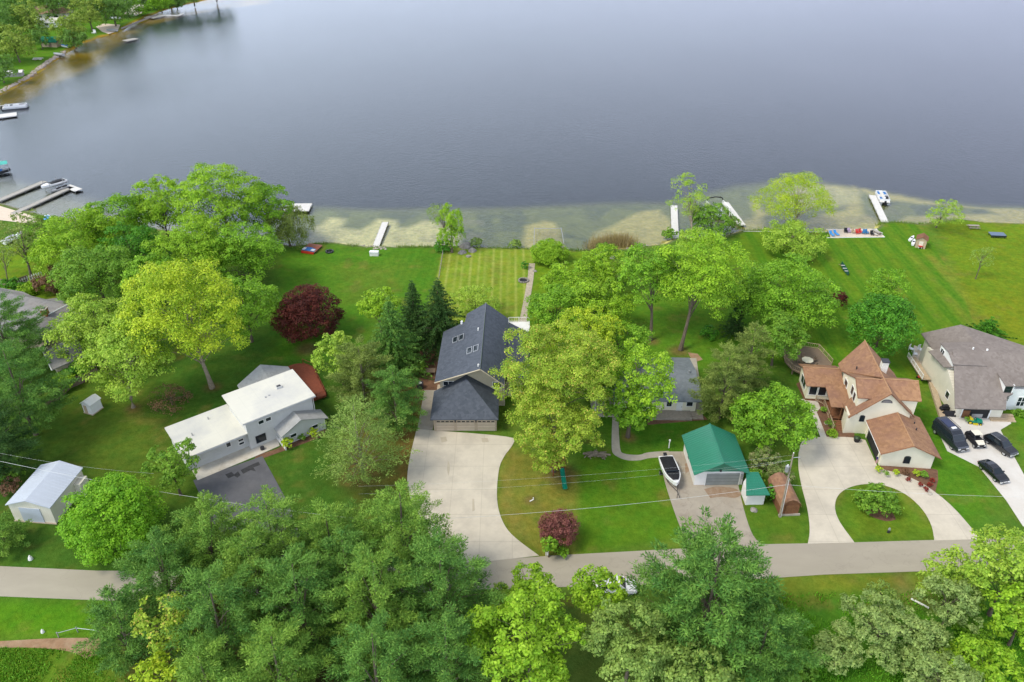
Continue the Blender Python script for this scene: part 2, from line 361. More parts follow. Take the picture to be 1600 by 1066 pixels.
region([(1420,395),(1470,400),(1530,500),(1520,520),(1470,440)], (.22,.24,.05), .55, 2.5, 1)
region([(900,450),(1330,430),(1330,560),(1100,580),(900,600)], (.10,.26,.014), .6, 4)
region([(780,690),(905,740),(905,870),(850,880),(780,820)], (.20,.225,.045), .85, 1.2, 1)
region([(788,740),(800,730),(812,830),(800,840)], (.33,.27,.10), .35, 1.2, 2)
region([(905,700),(1050,705),(1070,840),(905,866)], (.085,.225,.014), .85, 1.0)
region([(930,650),(1090,650),(1070,710),(960,700)], (.055,.19,.012), .8, 2)
region([(1310,755),(1440,760),(1470,845),(1320,845)], (.12,.235,.02), .9, 2)
region([(1150,790),(1265,800),(1265,850),(1190,850)], (.10,.22,.02), .7, 2)
region([(1390,600),(1480,650),(1560,790),(1500,840),(1440,740)], (.075,.235,.014), .8, 2)
region([(1575,640),(1800,640),(1800,840),(1660,830)], (.10,.27,.014), .9, 2)
region([(-300,930),(165,940),(165,996),(-300,996)], (.09,.26,.012), .95, 1.5)
region([(-300,1010),(170,1000),(260,1300),(-300,1300)], (.12,.24,.02), .8, 3)
region([(1190,905),(1460,893),(1460,920),(1200,945)], (.17,.235,.03), .9, 1.5, 1)
region([(1180,940),(1700,915),(1800,1300),(1100,1300)], (.065,.225,.02), .85, 3, 2)
region([(600,480),(660,560),(660,760),(560,790),(530,700)], (.14,.11,.04), .6, 3, 2)
region([(200,930),(760,930),(760,1300),(200,1300)], (.10,.075,.045), .85, 4, 2)
region([(760,930),(1180,940),(1180,1300),(760,1300)], (.06,.10,.03), .6, 4, 2)
region([(625,580),(665,560),(680,600),(640,690),(638,760),(628,770)], (.20,.12,.05), .8, 1.2, 1)
region([(1395,870),(1440,930),(1480,935),(1470,950),(1400,945)], (.25,.2,.1), .5, 1.5, 1)
region([(-200,-100),(330,-10),(180,48),(60,100),(0,140),(-200,200)], (.09,.25,.015), .9, 3)
for (bx,by,rr_) in ((331,606,1.6),(208,638,1.4),(1063,549,2.2),(1017,533,1.6),(981,684,1.3),(560,740,3.0),(482,545,2.5),(875,740,2.6),(830,782,1.0)):
    q_ = P(bx,by); C = lerp(C, (.16,.12,.06), sst(rr_*1.3, rr_*.3, np.hypot(GX-q_.x+jx*.5,GY-q_.y+jy*.5))*.75)
C = lerp(C, (.19,.185,.055), sst(.62,.78,fbm(GX,GY,3.4,311,4))*.4)
C *= (.80+.42*n2)[..., None]
C[...,0] *= (.80+.5*fbm(GX,GY,1.1,77,3))
# mowing passes: paler lines where the mower turned the blades
def stripes(p1, p2, per, d, amt, col, width=.35, wob=.15):
    global C
    a, b = P(*p1), P(*p2); t = (b-a).normalized(); nx, ny = -t.y, t.x
    q = ((GX-a.x)*nx+(GY-a.y)*ny+jx*wob)/per
    w = sst(1-width, 1, np.abs(((q % 1)-.5)*2))
    C = lerp(C, col, w*amt*sst(-.2,.4,d)*(.5+.9*n2))
stripes((727,500),(738,392), 1.55, dA, .85, (.36,.43,.12), .42, .05)
stripes((1418,500),(1330,380), 4.2, dB, 1.0, (.07,.21,.012), .9, .5)
stripes((1418,500),(1330,380), 1.05, dB, .25, (.2,.33,.03), .6, .3)
stripes((655,430),(672,390), 1.6, sdf([(p.x,p.y) for p in W([(600,387),(688,387),(688,470),(630,470)])],GX,GY), .3, (.04,.16,.01), .8)
# mower turn rings
# lake bed
deep = np.array((.010,.022,.035)); weed = np.array((.20,.24,.055)); sand = np.array((.80,.76,.34)); amber = np.array((.36,.23,.02))
CB = np.zeros(GX.shape+(3,)); CB[:] = deep
C *= np.array([.90,.84,.62])
shoal = [(380,395),(440,330),(478,318),(560,321),(700,321),(820,318),(900,314),(1000,311),(1060,313),(1100,298),(1160,283),(1230,275),(1285,277),(1330,286),(1400,297),(1470,311),(1530,317),(1600,319),(1900,335),(1900,420),(400,420)]
leftbay = [(-300,250),(0,278),(60,290),(110,300),(180,325),(260,342),(420,360),(470,400),(-300,420)]
def bedreg(px, col, amt=1, soft=1.0, warp=1.6, seed=0):
    global CB
    poly = [(p.x,p.y) for p in W(px)]
    wx = (fbm(GX,GY,11,60+seed,5)-.5)*6*warp; wy = (fbm(GX,GY,11,80+seed,5)-.5)*6*warp
    d = sdf(poly, GX+wx, GY+wy); CB = lerp(CB, col, sst(-soft, soft, d)*amt); return d
dS = bedreg(shoal, weed, 1, 3.2, .3)
dL = bedreg(leftbay, (.30,.30,.22), .95, 5, .6)
CB = lerp(CB, (.06,.10,.055), sst(.48,.66,fbm(GX,GY,6.5,291,5))*.6*sst(-1,4,dS))
for k, s in enumerate([
  [(488,350),(500,346),(512,335),(538,336),(532,350),(560,354),(578,346),(590,336),(620,338),(622,350),(640,350),(665,338),(690,345),(720,365),(720,400),(470,400)],
  [(819,347),(838,343),(850,339),(866,342),(876,355),(874,366),(880,400),(812,400)],
  [(928,358),(960,346),(972,338),(1005,324),(1030,322),(1048,340),(1055,360),(1048,400),(925,400)],
  [(1148,362),(1160,345),(1178,335),(1190,330),(1195,352),(1230,352),(1290,330),(1322,326),(1330,300),(1250,282),(1290,281),(1345,288),(1345,300),(1352,330),(1385,350),(1385,380),(1140,380)],
  [(1335,286),(1400,299),(1470,313),(1530,320),(1600,322),(1700,330),(1700,380),(1385,360),(1420,335),(1560,330),(1540,322),(1430,312),(1370,305)],
  [(1500,334),(1700,342),(1700,380),(1480,380)],
  [(1175,312),(1185,305),(1190,322),(1200,330),(1185,336)]]):
    bedreg(s, sand if k == 0 else sand*np.array([.74,.70,.48]), .95, 1.3, .22, k*3)
bedreg([(1225,283),(1262,279),(1345,290),(1338,312),(1300,322),(1230,315)], sand*.8, .8, 1.5, .8, 50)
inS = sst(-1,3,np.maximum(dS,dL))
CB = lerp(CB, (.07,.105,.05), sst(.5,.72,fbm(GX,GY,5,91,5))*.22*inS)
CB = lerp(CB, (.26,.25,.15), sst(.56,.74,fbm(GX,GY,9,191,5))*.45*(SW<16)*inS*(GX>-40))
amb = [(-400,260),(-100,205),(0,162),(25,158),(60,140),(100,120),(125,108),(150,95),(172,72),(200,55),(225,40),(260,28),(330,12),(420,0),(380,-60),(-300,60)]
dA_ = bedreg(amb, amber, .95, 3.5, 1.2, 5)
CB = lerp(CB, (.10,.07,.01), sst(.5,.7,fbm(GX,GY,12,131,4))*.6*sst(-2,3,dA_))
CB *= (.8+.4*fbm(GX,GY,1.8,55,3))[..., None]
# damp fringe just below the waterline
shorem = sst(-.1,.25,SW)
C = lerp(C, (.17,.155,.10), sst(-1.0,-.1,SW)*.55)
CG = C*(1-shorem)[...,None]+CB*shorem[...,None]
def grid_mesh(name, X, Y, Z, Cc, mat):
    ny, nx = X.shape; V = np.stack([X,Y,Z],-1).reshape(-1,3).astype(np.float32)
    i = np.arange((ny-1)*(nx-1)); r = i//(nx-1); c = i%(nx-1); a = r*nx+c
    Fc = np.stack([a,a+1,a+nx+1,a+nx],-1).astype(np.int32)
    return np_mesh(name, V, Fc, Cc.reshape(-1,3), mat)
def np_mesh(name, V, Fc, Cc, mat, parent=None, smooth=False):
    me = bpy.data.meshes.new(name); k = Fc.shape[1]
    me.vertices.add(len(V)); me.vertices.foreach_set('co', V.astype(np.float32).ravel())
    me.loops.add(Fc.size); me.loops.foreach_set('vertex_index', Fc.astype(np.int32).ravel())
    me.polygons.add(len(Fc)); me.polygons.foreach_set('loop_start', np.arange(0, Fc.size, k, dtype=np.int32))
    me.update(calc_edges=True)
    if Cc is not None:
        at = me.attributes.new('Col','FLOAT_COLOR','POINT')
        at.data.foreach_set('color', np.concatenate([np.clip(Cc,0,1), np.ones((len(Cc),1))],1).astype(np.float32).ravel())
    me.materials.append(mat)
    o = bpy.data.objects.new(name, me); COL.objects.link(o)
    if parent is not None: o.parent = parent
    return o
def ground_material():
    m, nt, b = newmat('turf_and_lake_bed'); L = nt.links.new
    at = N(nt,'ShaderNodeAttribute', attribute_name='Col'); tc = N(nt,'ShaderNodeTexCoord')
    n1 = N(nt,'ShaderNodeTexNoise', Scale=1.1, Detail=9.0, Roughness=.82); L(tc.outputs['Object'], n1.inputs['Vector'])
    r = N(nt,'ShaderNodeValToRGB'); r.color_ramp.elements[0].position=.3; r.color_ramp.elements[1].position=.72
    r.color_ramp.elements[0].color=(.56,.66,.5,1); r.color_ramp.elements[1].color=(1.42,1.28,1.5,1); L(n1.outputs[0], r.inputs[0])
    mx = N(nt,'ShaderNodeMixRGB'); mx.blend_type='MULTIPLY'; mx.inputs[0].default_value=1; L(at.outputs['Color'], mx.inputs[1]); L(r.outputs[0], mx.inputs[2])
    L(mx.outputs[0], b.inputs['Base Color']); b.inputs['Roughness'].default_value=.95; b.inputs['Specular IOR Level'].default_value=.08
    n2 = N(nt,'ShaderNodeTexNoise', Scale=3.0, Detail=6.0, Roughness=.7); L(tc.outputs['Object'], n2.inputs['Vector'])
    bp = N(nt,'ShaderNodeBump', Strength=.8, Distance=.18); L(n2.outputs[0], bp.inputs['Height']); L(bp.outputs[0], b.inputs['Normal'])
    return m
struct(grid_mesh('ground', GX, GY, GZ, CG, ground_material()))

# water surface
def water_material():
    m, nt, b = newmat('lake_water'); L = nt.links.new; nt.nodes.remove(b)
    tc = N(nt,'ShaderNodeTexCoord')
    mp = N(nt,'ShaderNodeMapping'); mp.inputs['Scale'].default_value=(1,.75,1); mp.inputs['Rotation'].default_value=(0,0,rad(20)); L(tc.outputs['Object'], mp.inputs[0])
    n1 = N(nt,'ShaderNodeTexNoise', Scale=1.3, Detail=6.0, Roughness=.65); L(mp.outputs[0], n1.inputs['Vector'])
    n2 = N(nt,'ShaderNodeTexNoise', Scale=.022, Detail=5.0); L(mp.outputs[0], n2.inputs['Vector'])
    mr = N(nt,'ShaderNodeMapRange'); mr.inputs[1].default_value=.35; mr.inputs[2].default_value=.7; mr.inputs[3].default_value=.2; mr.inputs[4].default_value=.42; L(n2.outputs[0], mr.inputs[0])
    bp = N(nt,'ShaderNodeBump', Distance=.3); L(mr.outputs[0], bp.inputs['Strength']); L(n1.outputs[0], bp.inputs['Height'])
    fr = N(nt,'ShaderNodeFresnel', IOR=1.42); L(bp.outputs[0], fr.inputs['Normal'])
    gl = N(nt,'ShaderNodeBsdfGlossy', Roughness=.07); gl.inputs['Color'].default_value=(.97,.98,1,1); L(bp.outputs[0], gl.inputs['Normal'])
    tr = N(nt,'ShaderNodeBsdfTransparent'); tr.inputs['Color'].default_value=(.90,.93,.88,1)
    mx = N(nt,'ShaderNodeMixShader'); L(fr.outputs[0], mx.inputs[0]); L(tr.outputs[0], mx.inputs[1]); L(gl.outputs[0], mx.inputs[2])
    L(mx.outputs[0], nt.nodes['Material Output'].inputs[0]); return m
struct(MB().add([(-2400,120,WATER_Z),(2400,120,WATER_Z),(2400,3400,WATER_Z),(-2400,3400,WATER_Z)],[(0,1,2,3)]).build('water', water_material()))

# flat sheets (roads, drives, beds)
def sheet(name, px, mat, z=.03, kind='structure', smooth=0):
    pts = [(p.x, p.y) for p in W(px)]
    for _ in range(smooth):
        q = []; n = len(pts)
        for i in range(n):
            a, b, c = Vector(pts[i-1]), Vector(pts[i]), Vector(pts[(i+1)%n]); t = (b-a).angle(c-b, 0)
            if t > rad(58): q.append(tuple(b))
            else: q += [tuple(b.lerp(a,.25)), tuple(b.lerp(c,.25))]
        pts = q
    o = MB().prism(pts, -.12, z).build(name, mat); o['kind'] = kind
    return o
sheet('road', [(-500,868),(-200,878),(0,885),(150,892),(300,893),(500,889),(700,881),(870,868),(1000,861),(1180,851),(1330,848),(1530,842),(1800,832),(2100,825),(2100,875),(1800,884),(1440,893),(1290,898),(1200,904),(1000,914),(860,918),(700,924),(500,934),(300,941),(150,938),(0,932),(-200,925),(-500,912)], M['asphalt'], .035)
sheet('driveway', [(302,751),(410,713),(450,786),(470,840),(470,892),(400,893),(380,880),(330,812)], M['asphalt_dark'], .05)
DRV = sheet('driveway', [(651,671),(800,682),(806,690),(782,720),(777,750),(776,785),(784,815),(800,838),(842,868.5),(800,873.5),(745,879),(700,881),(660,820),(641,780),(635,752),(640,715)], M['concrete'], .05, smooth=2)
sheet('side_walk', [(663,610),(686,610),(676,672),(652,672)], M['walk'], .045)
sheet('driveway', [(1030,706),(1095,706),(1150,740),(1160,790),(1175,838),(1190,851),(1120,855),(1078,858),(1064,828),(1050,790),(1036,745)], M['concrete_old'], .05, smooth=2)
sheet('driveway', [(1268,683),(1330,683),(1352,688),(1372,732),(1425,745),(1480,782),(1525,833),(1528,843),(1460,845),(1456,820),(1440,793),(1412,769),(1375,756),(1340,757),(1313,768),(1303,787),(1308,812),(1335,848),(1262,850),(1266,830),(1262,795),(1252,760),(1246,725),(1250,690)], M['concrete'], .05, smooth=2)
sheet('driveway', [(1461,664),(1487,648),(1500,652),(1575,652),(1580,662),(1563,672),(1585,715),(1615,770),(1700,842),(1640,848),(1598,822),(1572,782),(1530,730),(1480,705)], M['concrete_bright'], .05)
sheet('path', [(957,648),(966,648),(968,704),(974,710),(1000,712),(1010,707),(1045,705),(1045,714),(1012,716),(1000,720),(978,720),(958,711),(955,700)], M['walk'], .045, smooth=2)
sheet('path', [(826,412),(836,412),(833,440),(822,505),(811,505),(820,460),(825,430)], M['stone_path'], .045)
sheet('path', [(1252,624),(1276,624),(1282,638),(1276,644),(1292,684),(1282,684),(1268,645)], M['walk_white'], .045)
sheet('path', [(309,751),(300,735),(330,715),(380,690),(402,650),(425,655),(437,697),(400,713)], M['walk_white'], .065)
sheet('patio', [(1015,650),(1078,652),(1098,648),(1100,640),(1088,560),(1080,560),(1020,560)], M['walk'], .045)
for px, n in ([(640,560),(700,520),(700,560),(690,610),(662,612),(655,640),(648,620)],0), ([(1244,600),(1268,585),(1300,620),(1335,650),(1335,684),(1292,684),(1278,650),(1255,622)],0), ([(1352,727),(1380,728),(1452,731),(1465,735),(1466,750),(1460,775),(1425,747),(1395,738)],0), ([(431,702),(500,668),(512,672),(500,684),(440,706),(395,722),(400,712)],0), ([(1010,650),(1100,650),(1106,656),(1012,664)],0), ([(1345,790),(1360,783),(1395,800),(1400,812),(1385,816),(1355,805)],1):
    sheet('mulch_bed', px, M['mulch'], .02, smooth=2 if n else 0)
sheet('sand_beach', [(1293,359),(1370,358.5),(1382,371),(1298,372)], M['sand'], .05)
sheet('dirt_patch', [(-40,1004),(20,1001),(90,997),(158,997),(159,1020),(135,1030),(115,1018),(60,1012),(0,1012),(-40,1018)], M['dirt'], .02, smooth=2)
sheet('dirt_patch', [(440,930),(520,925),(600,950),(560,985),(470,985),(430,960)], M['mulch'], .02, smooth=2)
sheet('dirt_patch', [(1075,551),(1090,553),(1098,562),(1086,566),(1078,558)], M['dirt'], .02, smooth=2)

cracks(M['asphalt'], (.2,.18,.15), .13, .008, .16); cracks(M['concrete_old'], (.2,.17,.13), .16, .010, .3)
M['tar'] = surf('tar_repair', (.03,.03,.032), (.05,.05,.052), 2, .7, .3)
M['rust'] = surf('rust_stain', (.24,.15,.09), (.32,.24,.17), 1.2, .9, .2)
M['oil'] = surf('oil_stain', (.42,.365,.28), (.48,.42,.32), 1.2, .9, .2)
for px in ([(352,742),(362,738),(366,742),(372,737),(376,743),(371,747),(366,744),(357,748)], [(376,735),(390,728),(404,722),(407,727),(396,731),(400,737),(392,735),(380,741)], [(322,812),(332,806),(335,812),(326,818)]):
    sheet('tar_patch', px, M['tar'], .056)
for px in ([(1100,765),(1118,760),(1150,763),(1160,772),(1150,780),(1128,776),(1110,779)], [(1070,725),(1076,724),(1077,738),(1071,740)]):
    sheet('rust_stain', px, M['rust'], .056, smooth=2)
for px in ([(688,684),(697,683),(699,690),(690,692)], [(752,685),(762,685),(764,691),(754,692)], [(738,780),(741,780),(742,798),(738,800)], [(700,720),(704,728),(701,745),(698,735)]):
    sheet('oil_stain', px, M['oil'], .056, smooth=2)

# ------------------------------------------------------------------ vegetation
def unit(v): return v/np.maximum(np.linalg.norm(v, axis=-1, keepdims=True), 1e-9)
def rdir(n): return unit(NR.normal(size=(n,3)))
def cards(c, nrm, ln, wd, along=None):
    """diamond leaf faces: centres c, normals nrm, half length ln, half width wd"""
    n = len(c); r = rdir(n) if along is None else along
    t = unit(r-(r*nrm).sum(1,keepdims=True)*nrm); b = np.cross(nrm, t)
    ln = np.asarray(ln).reshape(-1,1); wd = np.asarray(wd).reshape(-1,1)
    V = np.stack([c-t*ln, c+b*wd-t*ln*.1, c+t*ln, c-b*wd-t*ln*.1], 1).reshape(-1,3)
    return V, np.arange(4*n).reshape(-1,4)
def branches(root, base, tips, h, tr, mat, n_main=None, lean=None):
    """tapered trunk with limbs reaching the leaf clumps, one mesh"""
    mb = MB(); top = Vector(lean) if lean is not None else Vector((0,0,h))
    k = 6; tp = []
    for i in range(k+1):
        f = i/k; tp.append((top.x*f**1.3+math.sin(f*5+h)*.12*tr*4, top.y*f**1.3+math.cos(f*4+h)*.12*tr*4, top.z*f))
    mb.tube(tp, [tr*1.35*(1-.85*(i/k))*(1.25 if i == 0 else 1) for i in range(k+1)], 8)
    for t in tips:
        t = Vector(t); f = max(.12, min(.9, (t.z/max(top.z,.1))*random.uniform(.45,.75)))
        i = min(int(f*k), k-1); g = f*k-i
        s = Vector(tp[i]).lerp(Vector(tp[i+1]), g)
        m1 = s.lerp(t, .45)+Vector((0,0,(t-s).length*.12)); r0 = tr*.36*(1-.7*f)+.015
        mb.tube([s, m1, t], [r0, r0*.55, max(.012, r0*.16)], 5)
    return mb.build('trunk', mat, root, fixn=False)
LEAF_GAIN = np.array([1.36,1.22,1.0])
def crown_color(n, cols, pid, jitter=.22):
    cols = np.array(cols)
    w = NR.random(pid.max()+1)[pid]; w = np.clip(w*.8+NR.random(n)*.4-.05, 0, 1)[:,None]
    c = cols[0]*(1-w)+cols[1]*w
    if len(cols) > 2:
        s = (NR.random(n) < .10)[:,None]; c = np.where(s, (cols[2]+c)*.5, c)
    return np.minimum(c*(1-jitter+2*jitter*NR.random((n,1)))*LEAF_GAIN, .72)
K = dict(  # leaf colour sets (base, light, accent)
 maple=((.09,.23,.018),(.18,.38,.026),(.25,.42,.04)),
 bright=((.115,.265,.014),(.245,.435,.028),(.33,.49,.055)),
 yellow=((.165,.31,.016),(.35,.48,.03),(.48,.54,.06)),
 lime=((.15,.30,.03),(.29,.45,.06),(.38,.50,.10)),
 oak=((.14,.265,.02),(.29,.42,.05),(.58,.42,.14)),
 deep=((.03,.14,.012),(.085,.27,.02),(.14,.35,.03)),
 mid=((.075,.20,.02),(.16,.32,.035),(.22,.38,.05)),
 purple=((.038,.009,.009),(.095,.022,.018),(.15,.042,.03)),
 plum=((.11,.042,.05),(.22,.09,.09),(.30,.17,.14)),
 olive=((.10,.19,.045),(.21,.34,.08),(.30,.40,.12)),
 grey=((.12,.21,.065),(.24,.36,.12),(.33,.43,.17)),
 pine=((.04,.135,.028),(.115,.255,.045),(.205,.355,.07)),
 pinelt=((.065,.175,.028),(.165,.31,.047),(.27,.41,.075)),
 spruce=((.016,.062,.016),(.048,.115,.025),(.08,.165,.035)),
 cedar=((.08,.14,.03),(.18,.26,.06),(.26,.32,.11)),
 brown=((.10,.06,.04),(.18,.11,.07),(.2,.14,.09)),
 lilac=((.09,.17,.04),(.2,.26,.1),(.42,.30,.33)),
 far=((.06,.15,.03),(.13,.27,.055),(.17,.31,.07)),
 fary=((.11,.19,.03),(.23,.34,.06),(.3,.38,.09)))
def deciduous(name, cx, cy, rpx, h, cols, label, cat='tree', lai=4.6, vert=.8, zc=None, base=None, leaf=.20, trunk=None, group=None, puffs=None, aspect=.62, sx=1.0, bark='bark', droop=0, gap=0.0, nolimb=False, pr=.27, trans=None):
    """broadleaf tree: crown centre at photo pixel (cx,cy), crown radius in photo pixels, height in metres"""
    if zc is None:
        z = h*.6
        for _ in range(4):
            R = rpx*scale_at(P(cx,cy,z)); z = max(h-R*vert, h*.42)
        zc = z
    c = P(cx, cy, zc); R = rpx*scale_at(c)*1.07
    loc = Vector((c.x, c.y, 0)) if base is None else P(*base)
    off = np.array([c.x-loc.x, c.y-loc.y, zc]); Rz = min(R*vert, zc*.95) if h-zc <= 0 else max(h-zc, .2)
    Rd = min(zc*.93, max(Rz, R*.9))
    root = empty(name, loc, 0, label, cat, group)
    # boughs: a few big lobes, each carrying many small leaf puffs on its upper and outer side
    pr = max(pr, .16); nl = puffs//5 if puffs else int(np.clip(6+R*1.25, 7, 19))
    ga = 2.39996; k_ = np.arange(nl)+.5
    lz = 1-1.74*k_/nl; la = ga*k_+NR.random()*6; lr_ = np.sqrt(np.clip(1-lz*lz,0,1))
    ld = unit(np.stack([lr_*np.cos(la), lr_*np.sin(la), lz],1)+NR.normal(size=(nl,3))*.16)
    lobr = NR.uniform(.30,.46,nl)*(1.25 if nl < 10 else 1)
    lc = ld*(1.0-lobr*NR.uniform(.78,1.12,nl))[:,None]
    S = np.where(ld[:,2:3] > 0, np.array([[R*sx,R,Rz]]), np.array([[R*sx,R,Rd]]))
    lc = lc*S
    nsub = int(np.clip(9+R*.9, 8, 17)); pc=[]; prad=[]; d=[]
    for q_ in range(nl):
        dd = unit(rdir(nsub*2)+ld[q_]*.55+np.array([0,0,.35])); dd = dd[dd[:,2] > -.62][:nsub]
        rL = lobr[q_]*np.array([R*sx,R,(Rz+R)*.5])
        pc.append(lc[q_]+dd*rL*NR.uniform(.62,1.02,(len(dd),1))); prad += list(R*lobr[q_]*NR.uniform(.23,.42,len(dd))*(pr/.22)**.5); d.append(unit(dd+ld[q_]*.5))
    # core puffs close the view through the crown
    nc = int(nl*1.2); dc = rdir(nc); cc_ = dc*(NR.random((nc,1))**.5)*.62*np.array([R*sx,R,1]); cc_[:,2] *= np.where(dc[:,2] > 0, Rz, Rd)
    pc.append(cc_); prad += list(R*NR.uniform(.2,.3,nc)); d.append(dc)
    pc = np.concatenate(pc); prad = np.array(prad); d = np.concatenate(d)
    prad = np.maximum(prad, min(.35, R*.3))
    if gap: keep = NR.random(len(pc)) > gap; pc, prad, d = pc[keep], prad[keep], d[keep]
    if lai >= 6:      # dense clipped-looking crown: close shell of small tufts over a filled core
        m_ = 260; d = rdir(m_); d[:,2] = np.where(d[:,2] < -.8, -d[:,2], d[:,2])
        pc = d*np.array([R*.88*sx,R*.88,1])*(1+.10*np.sin(d[:,:1]*5+R)*np.cos(d[:,1:2]*4))*NR.uniform(.9,1.04,(m_,1)); pc[:,2] *= np.where(d[:,2] > 0, Rz*.88, Rd*.88)
        prad = R*NR.uniform(.09,.17,m_); pc = np.concatenate([pc, pc[:40]*.55]); prad = np.concatenate([prad, np.full(40, R*.32)]); d = np.concatenate([d, d[:40]])
    npf = len(pc)
    area = 2*leaf*leaf*aspect
    n = min(int(lai*math.pi*R*R*sx/area*.95), 95000)
    w = prad**2; pid = NR.choice(npf, n, p=w/w.sum())
    q = rdir(n); fl = (q[:,2] < -.1) & (NR.random(n) < .65); q[fl,2] *= -1
    q2 = unit(q+d[pid]*.5+np.array([0,0,.15]))
    rad_ = prad[pid]*(.62+.50*NR.random(n)**1.4)
    p = pc[pid]+q2*rad_[:,None]*np.array([1.12,1.12,.78])
    if droop: p[:,2] -= droop*(NR.random(n)**1.5)*R*.8*np.clip(np.hypot(p[:,0],p[:,1])/R,0,1)
    nr = unit(q2*.85+rdir(n)*.6+np.array([0,0,.3]))
    V, Fc = cards(p, nr, leaf*NR.uniform(.6,1.3,n), leaf*aspect*NR.uniform(.6,1.2,n), None if not droop else np.tile([0,0,-1.],(n,1))+rdir(n)*.4)
    V = V+off
    V[:,2] = np.maximum(V[:,2], .04)
    np_mesh('crown' if cat == 'tree' else 'foliage', V, Fc, np.repeat(crown_color(n, cols, pid), 4, 0), M['leaf'], root)
    if cat == 'tree' or not nolimb:
        sel = NR.choice(npf, min(npf, int(14+R*2.2)), replace=False)
        tips = [tuple(off+pc[i]*.93) for i in sel]
        tr = (trunk*.62 if trunk else max(.07, .019*R+.008*h))
        branches(root, loc, tips, h, tr, M[bark], lean=(off[0]*.9, off[1]*.9, max(zc+Rz*.25, .3)))
    return root
def conifer(name, cx, cy, rpx, h, cols, label, kind='pine', lai=4.6, base=None, zc=None, group=None, leaf=.165, layers=None, bark='bark', lo=.12, sx=1.0, dens=1.0):
    """pine: long upswept boughs ending in plumes; spruce: stacked drooping tiers"""
    zc = h*.5 if zc is None else zc
    c = P(cx, cy, zc); R = rpx*scale_at(c)*(1.15 if kind == 'pine' else 1.62)
    loc = Vector((c.x, c.y, 0)) if base is None else P(*base)
    root = empty(name, loc, 0, label, 'tree', group)
    nl = layers or int(h*(.95 if kind == 'pine' else 1.9)); B = []; tips = []
    for k in range(nl):
        f = (k+NR.uniform(-.25,.25))/nl; f = min(max(f,0),1); z = h*(lo+(1-lo)*f*.97)
        if kind == 'pine': rl = R*(1-f**2.3)**.62*NR.uniform(.78,1.12)*(1 if f > .12 else .85); nb = max(4, int(8*(1-f*.45)))
        else: rl = R*(1-f)**.9*NR.uniform(.88,1.08)+.12; nb = max(5, int(14*(1-f*.6)))
        a0 = NR.random()*6.28
        for j in range(nb):
            a = a0+6.283*j/nb+NR.uniform(-.28,.28); L_ = rl*NR.uniform(.66,1.14)
            up = NR.uniform(.10,.30) if kind == 'pine' else NR.uniform(-.38,-.16)
            dv = np.array([math.cos(a)*sx, math.sin(a), up])
            if kind == 'pine':
                m = max(2, int(L_/1.0))
                for s in range(m):
                    t = .34+.66*(s+NR.random()*.6)/m
                    side = np.array([-math.sin(a), math.cos(a), 0])*NR.uniform(-.28,.28)*L_*t
                    B.append((np.array([0,0,z])+dv*L_*t+side, NR.uniform(.42,.78)*(.8+.065*R), dv))
            else:
                m = max(2, int(L_/.55))
                for s in range(m):
                    t = (s+.8)/m; B.append((np.array([0,0,z])+dv*L_*t, (.34-.12*t)*(.6+.16*R), dv))
            if j % 3 == 0 and f < .8: tips.append(tuple(np.array([0,0,z])+dv*L_*.8))
    B.append((np.array([0,0,h*.985]), .4, np.array([0,0,1.])))
    pc = np.array([b[0] for b in B]); pr_ = np.array([b[1] for b in B]); dv = unit(np.array([b[2] for b in B]))
    asp = .26 if kind == 'pine' else .36
    hfac = (h*.5+R)/(2*R)
    n = min(int(dens*lai*math.pi*R*R*max(1,hfac)*sx/(2*leaf*leaf*asp)*.9), 140000)
    w = pr_**2; pid = NR.choice(len(B), n, p=w/w.sum())
    q = rdir(n); q[:,2] = np.where(q[:,2] < 0, q[:,2]*.45, q[:,2]); q = unit(q+dv[pid]*.35)
    flat = np.array([1.05,1.05,.62]) if kind == 'pine' else np.array([1.1,1.1,.42])
    p = pc[pid]+q*(pr_[pid]*(.35+.5*NR.random(n)))[:,None]*flat+dv[pid]*(pr_[pid]*NR.uniform(-.35,1.15,n))[:,None]*(1.0 if kind == 'pine' else .4)
    al = unit(q+dv[pid]*.5+np.array([0,0,.35 if kind == 'pine' else -.1]))
    V, Fc = cards(p, unit(rdir(n)+np.array([0,0,.9])), leaf*NR.uniform(.7,1.35,n), leaf*asp*NR.uniform(.7,1.2,n), al)
    V = V + (np.array([c.x-loc.x, c.y-loc.y, 0])*(V[:,2:3]/zc) if base is not None else 0)
    V[:,2] = np.maximum(V[:,2], .05)
    np_mesh('crown', V, Fc, np.repeat(crown_color(n, cols, pid), 4, 0), M['needle'], root)
    ln = (0,0,h*.97) if base is None else ((c.x-loc.x)*1.9, (c.y-loc.y)*1.9, h*.97)
    if base is not None: tips = [(t[0]+(c.x-loc.x)*t[2]/zc, t[1]+(c.y-loc.y)*t[2]/zc, t[2]) for t in tips]
    branches(root, loc, tips, h*.93, .014*h, M[bark], lean=(ln[0]*.93,ln[1]*.93,h*.92))
    return root
D, CF = deciduous, conifer
